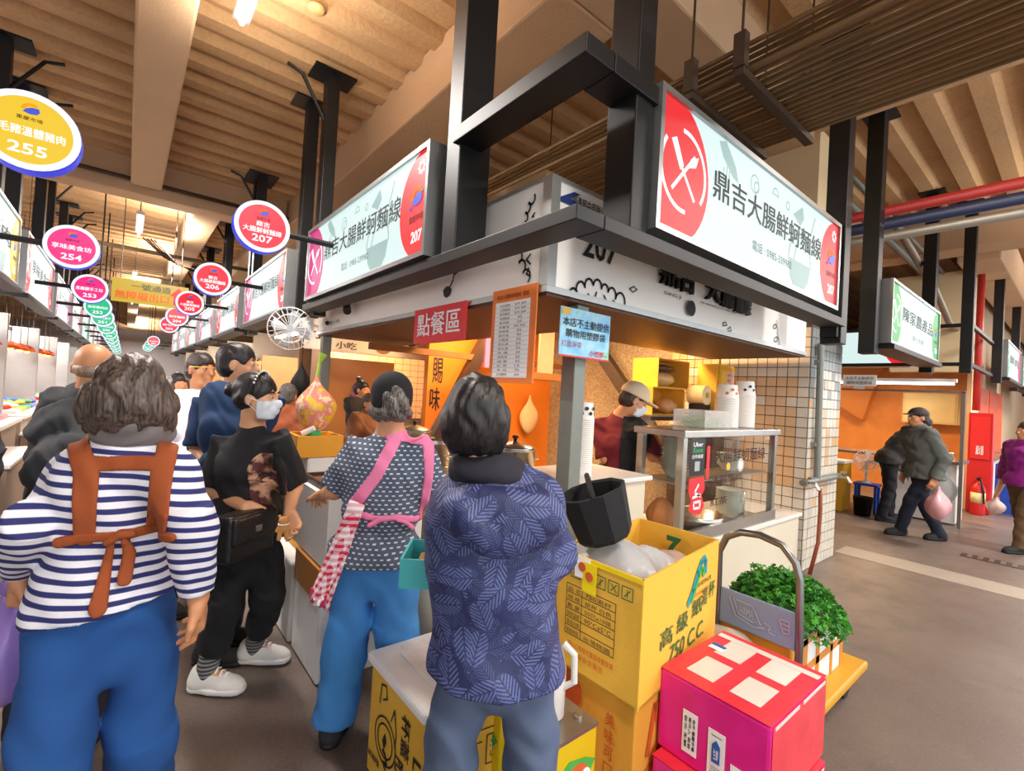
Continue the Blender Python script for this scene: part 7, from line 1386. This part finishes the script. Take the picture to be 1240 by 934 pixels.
passer('person with a brown bob in the crowd left of the white shirt', tuple(J3(196, 505, 4.0)[:2]), 1.50, (.2, 1), '#b06a4a', '#33323a', 'bob', h_brn)
passer('grey haired person in an orange-lit top behind the black tee woman', tuple(J3(346, 520, 4.4)[:2]), 1.52, (.6, .8), '#a85c38', '#3a2e2a', 'short', h_gry)
passer('far walker in white under the green round signs', tuple(J3(168, 480, 9.5)[:2]), 1.66, (0, -1), '#cfd0d8', '#3d4658', 'short', h_blk, .022)
passer('far walker in grey under the green round signs', tuple(J3(140, 480, 11.5)[:2]), 1.64, (0, 1), '#70727c', '#33343e', 'short', h_blk, .022)
passer('far walker in red near the end of the aisle', tuple(J3(182, 478, 13)[:2]), 1.6, (0, 1), '#a33a3a', '#33343e', 'bob', h_brn, .024)
def vend(J): return {'elR': J['elR'] + J['f'] * .15, 'wrR': J['wrR'] + J['f'] * .35 + UP * .2, 'elL': J['elL'] + J['f'] * .15, 'wrL': J['wrL'] + J['f'] * .3 + UP * .2}
passer('stall keeper in a blue hat and orange top behind the left counter', (-2.2, 5.2), 1.6, (1, .1), '#d9622a', '#33323a', 'short', h_blk, .018, over=vend, cap='#2f63b8')
passer('stall keeper in a pale top behind the second left counter', (-2.25, 8.0), 1.58, (1, -.2), '#b9a6cf', '#33323a', 'bob', h_blk, .02, over=vend)
passer('worker with a top bun and dark vest deep in the noodle stall', tuple(J3(432, 560, 5.9)[:2]), 1.60, (.5, -.8), '#2c2a2c', '#2b2a30', 'topbun', h_blk, .014, over=vend, sleeve=.5)
passer('worker with grey-brown hair bent over the far end of the stall counter', tuple(J3(443, 560, 5.05)[:2]), 1.46, (.3, -.9), '#8a5a3c', '#2b2a30', 'short', h_grb, .014)
# the stooping man, the man with a cap and pink bag, the purple walker on the right
def stoop(J):
    f = J['f']; L = {}
    for k in ('neck', 'head', 'shL', 'shR'): v = J[k] - J['pel']; a = .62; L[k] = J['pel'] + f * (v @ f * math.cos(a) + v[2] * math.sin(a)) + UP * (v[2] * math.cos(a) - v @ f * math.sin(a)) + (v - f * (v @ f) - UP * v[2])
    for k in 'LR': L['el' + k] = L['sh' + k] + f * .1 - UP * .27; L['wr' + k] = L['el' + k] + f * .22 - UP * .02
    L['hf'] = unit(f - UP * .5); L['hup'] = unit(UP + f * .5); return L
passer('man in a dark quilted jacket stooping at the corner stall counter', tuple((atz(1088, 632, 0) + V((-.1, .12, 0))).xy), 1.68, (.45, -.9), '#3a3836', '#1c1c22', 'short', h_blk, .014, 1.05, over=stoop, step=.04)
bw = (atz(1098, 652, 0) + atz(1143, 660, 0)) / 2
def stride(J): 
    a, b = N3(atz(1090, 648, 0)), N3(atz(1138, 655, 0)); L = {'anL': a + UP * .09, 'anR': b + UP * .09}
    L['knL'] = (J['hpL'] + L['anL']) / 2 + J['f'] * .06; L['knR'] = (J['hpR'] + L['anR']) / 2 + J['f'] * .08; v = J['f'] * .10; 
    for k in ('neck', 'head', 'shL', 'shR'): L[k] = J[k] + v
    return L
pg, Jg, hdg, _ = passer('man in a grey jacket and dark cap striding with a pink bag', (bw.x + .0, bw.y + .03), 1.66, (-.72, .69), '#5d615c', '#1d2233', 'short', h_blk, .013, 1.08, over=stride, cap='#3b2f2e', inf=.04, hem=.47)
q = Jg['wrL']; pbg = thing('pink_bag', (q[0] - .05, q[1] - .05, .42), 'pale pink plastic bag carried by the man in the dark cap', 'bag'); bag_mesh('film', (q[0] - .05, q[1] - .05, q[2] - .27), (.16, .12, .2), pm('pink_film', '#e7a9b0', .35, alpha=.92), parent=pbg, seed=61, top=True)
pp_ = atz(1225, 668, 0); pu, wq = (pp_.x + .12, pp_.y - .08), N3(atD(1206, 600, 6.75))
passer('walker in a magenta top and khaki trousers cut by the right edge', pu, 1.56, (-.77, .63), '#8e1d7d', '#6a5136', 'short', h_brn, .013, 1.05, over=lambda J: {'wrR': wq, 'elR': J['shR'] * .45 + wq * .55 - UP * .1}, step=.1, inf=.035)
bag_mesh('white_bag', tuple(wq - UP * .14), (.11, .1, .13), m_pebag2, 'small pinkish bag held out by the magenta walker', 'bag', seed=66, top=True)
hb2 = thing('black_lantern_bag', tuple(J3(364, 490, 4.6)), 'long black bag hanging by the grey post at the far end of the fascia', 'bag'); q = J3(364, 462, 4.6); bag_mesh('film', tuple(q), (.08, .08, .2), m_blkfab, parent=hb2, seed=77, top=True); MB().tube([q + UP * .2, q + UP * .6], .006, 5).build('string', m_rust, hb2)
flush_text()
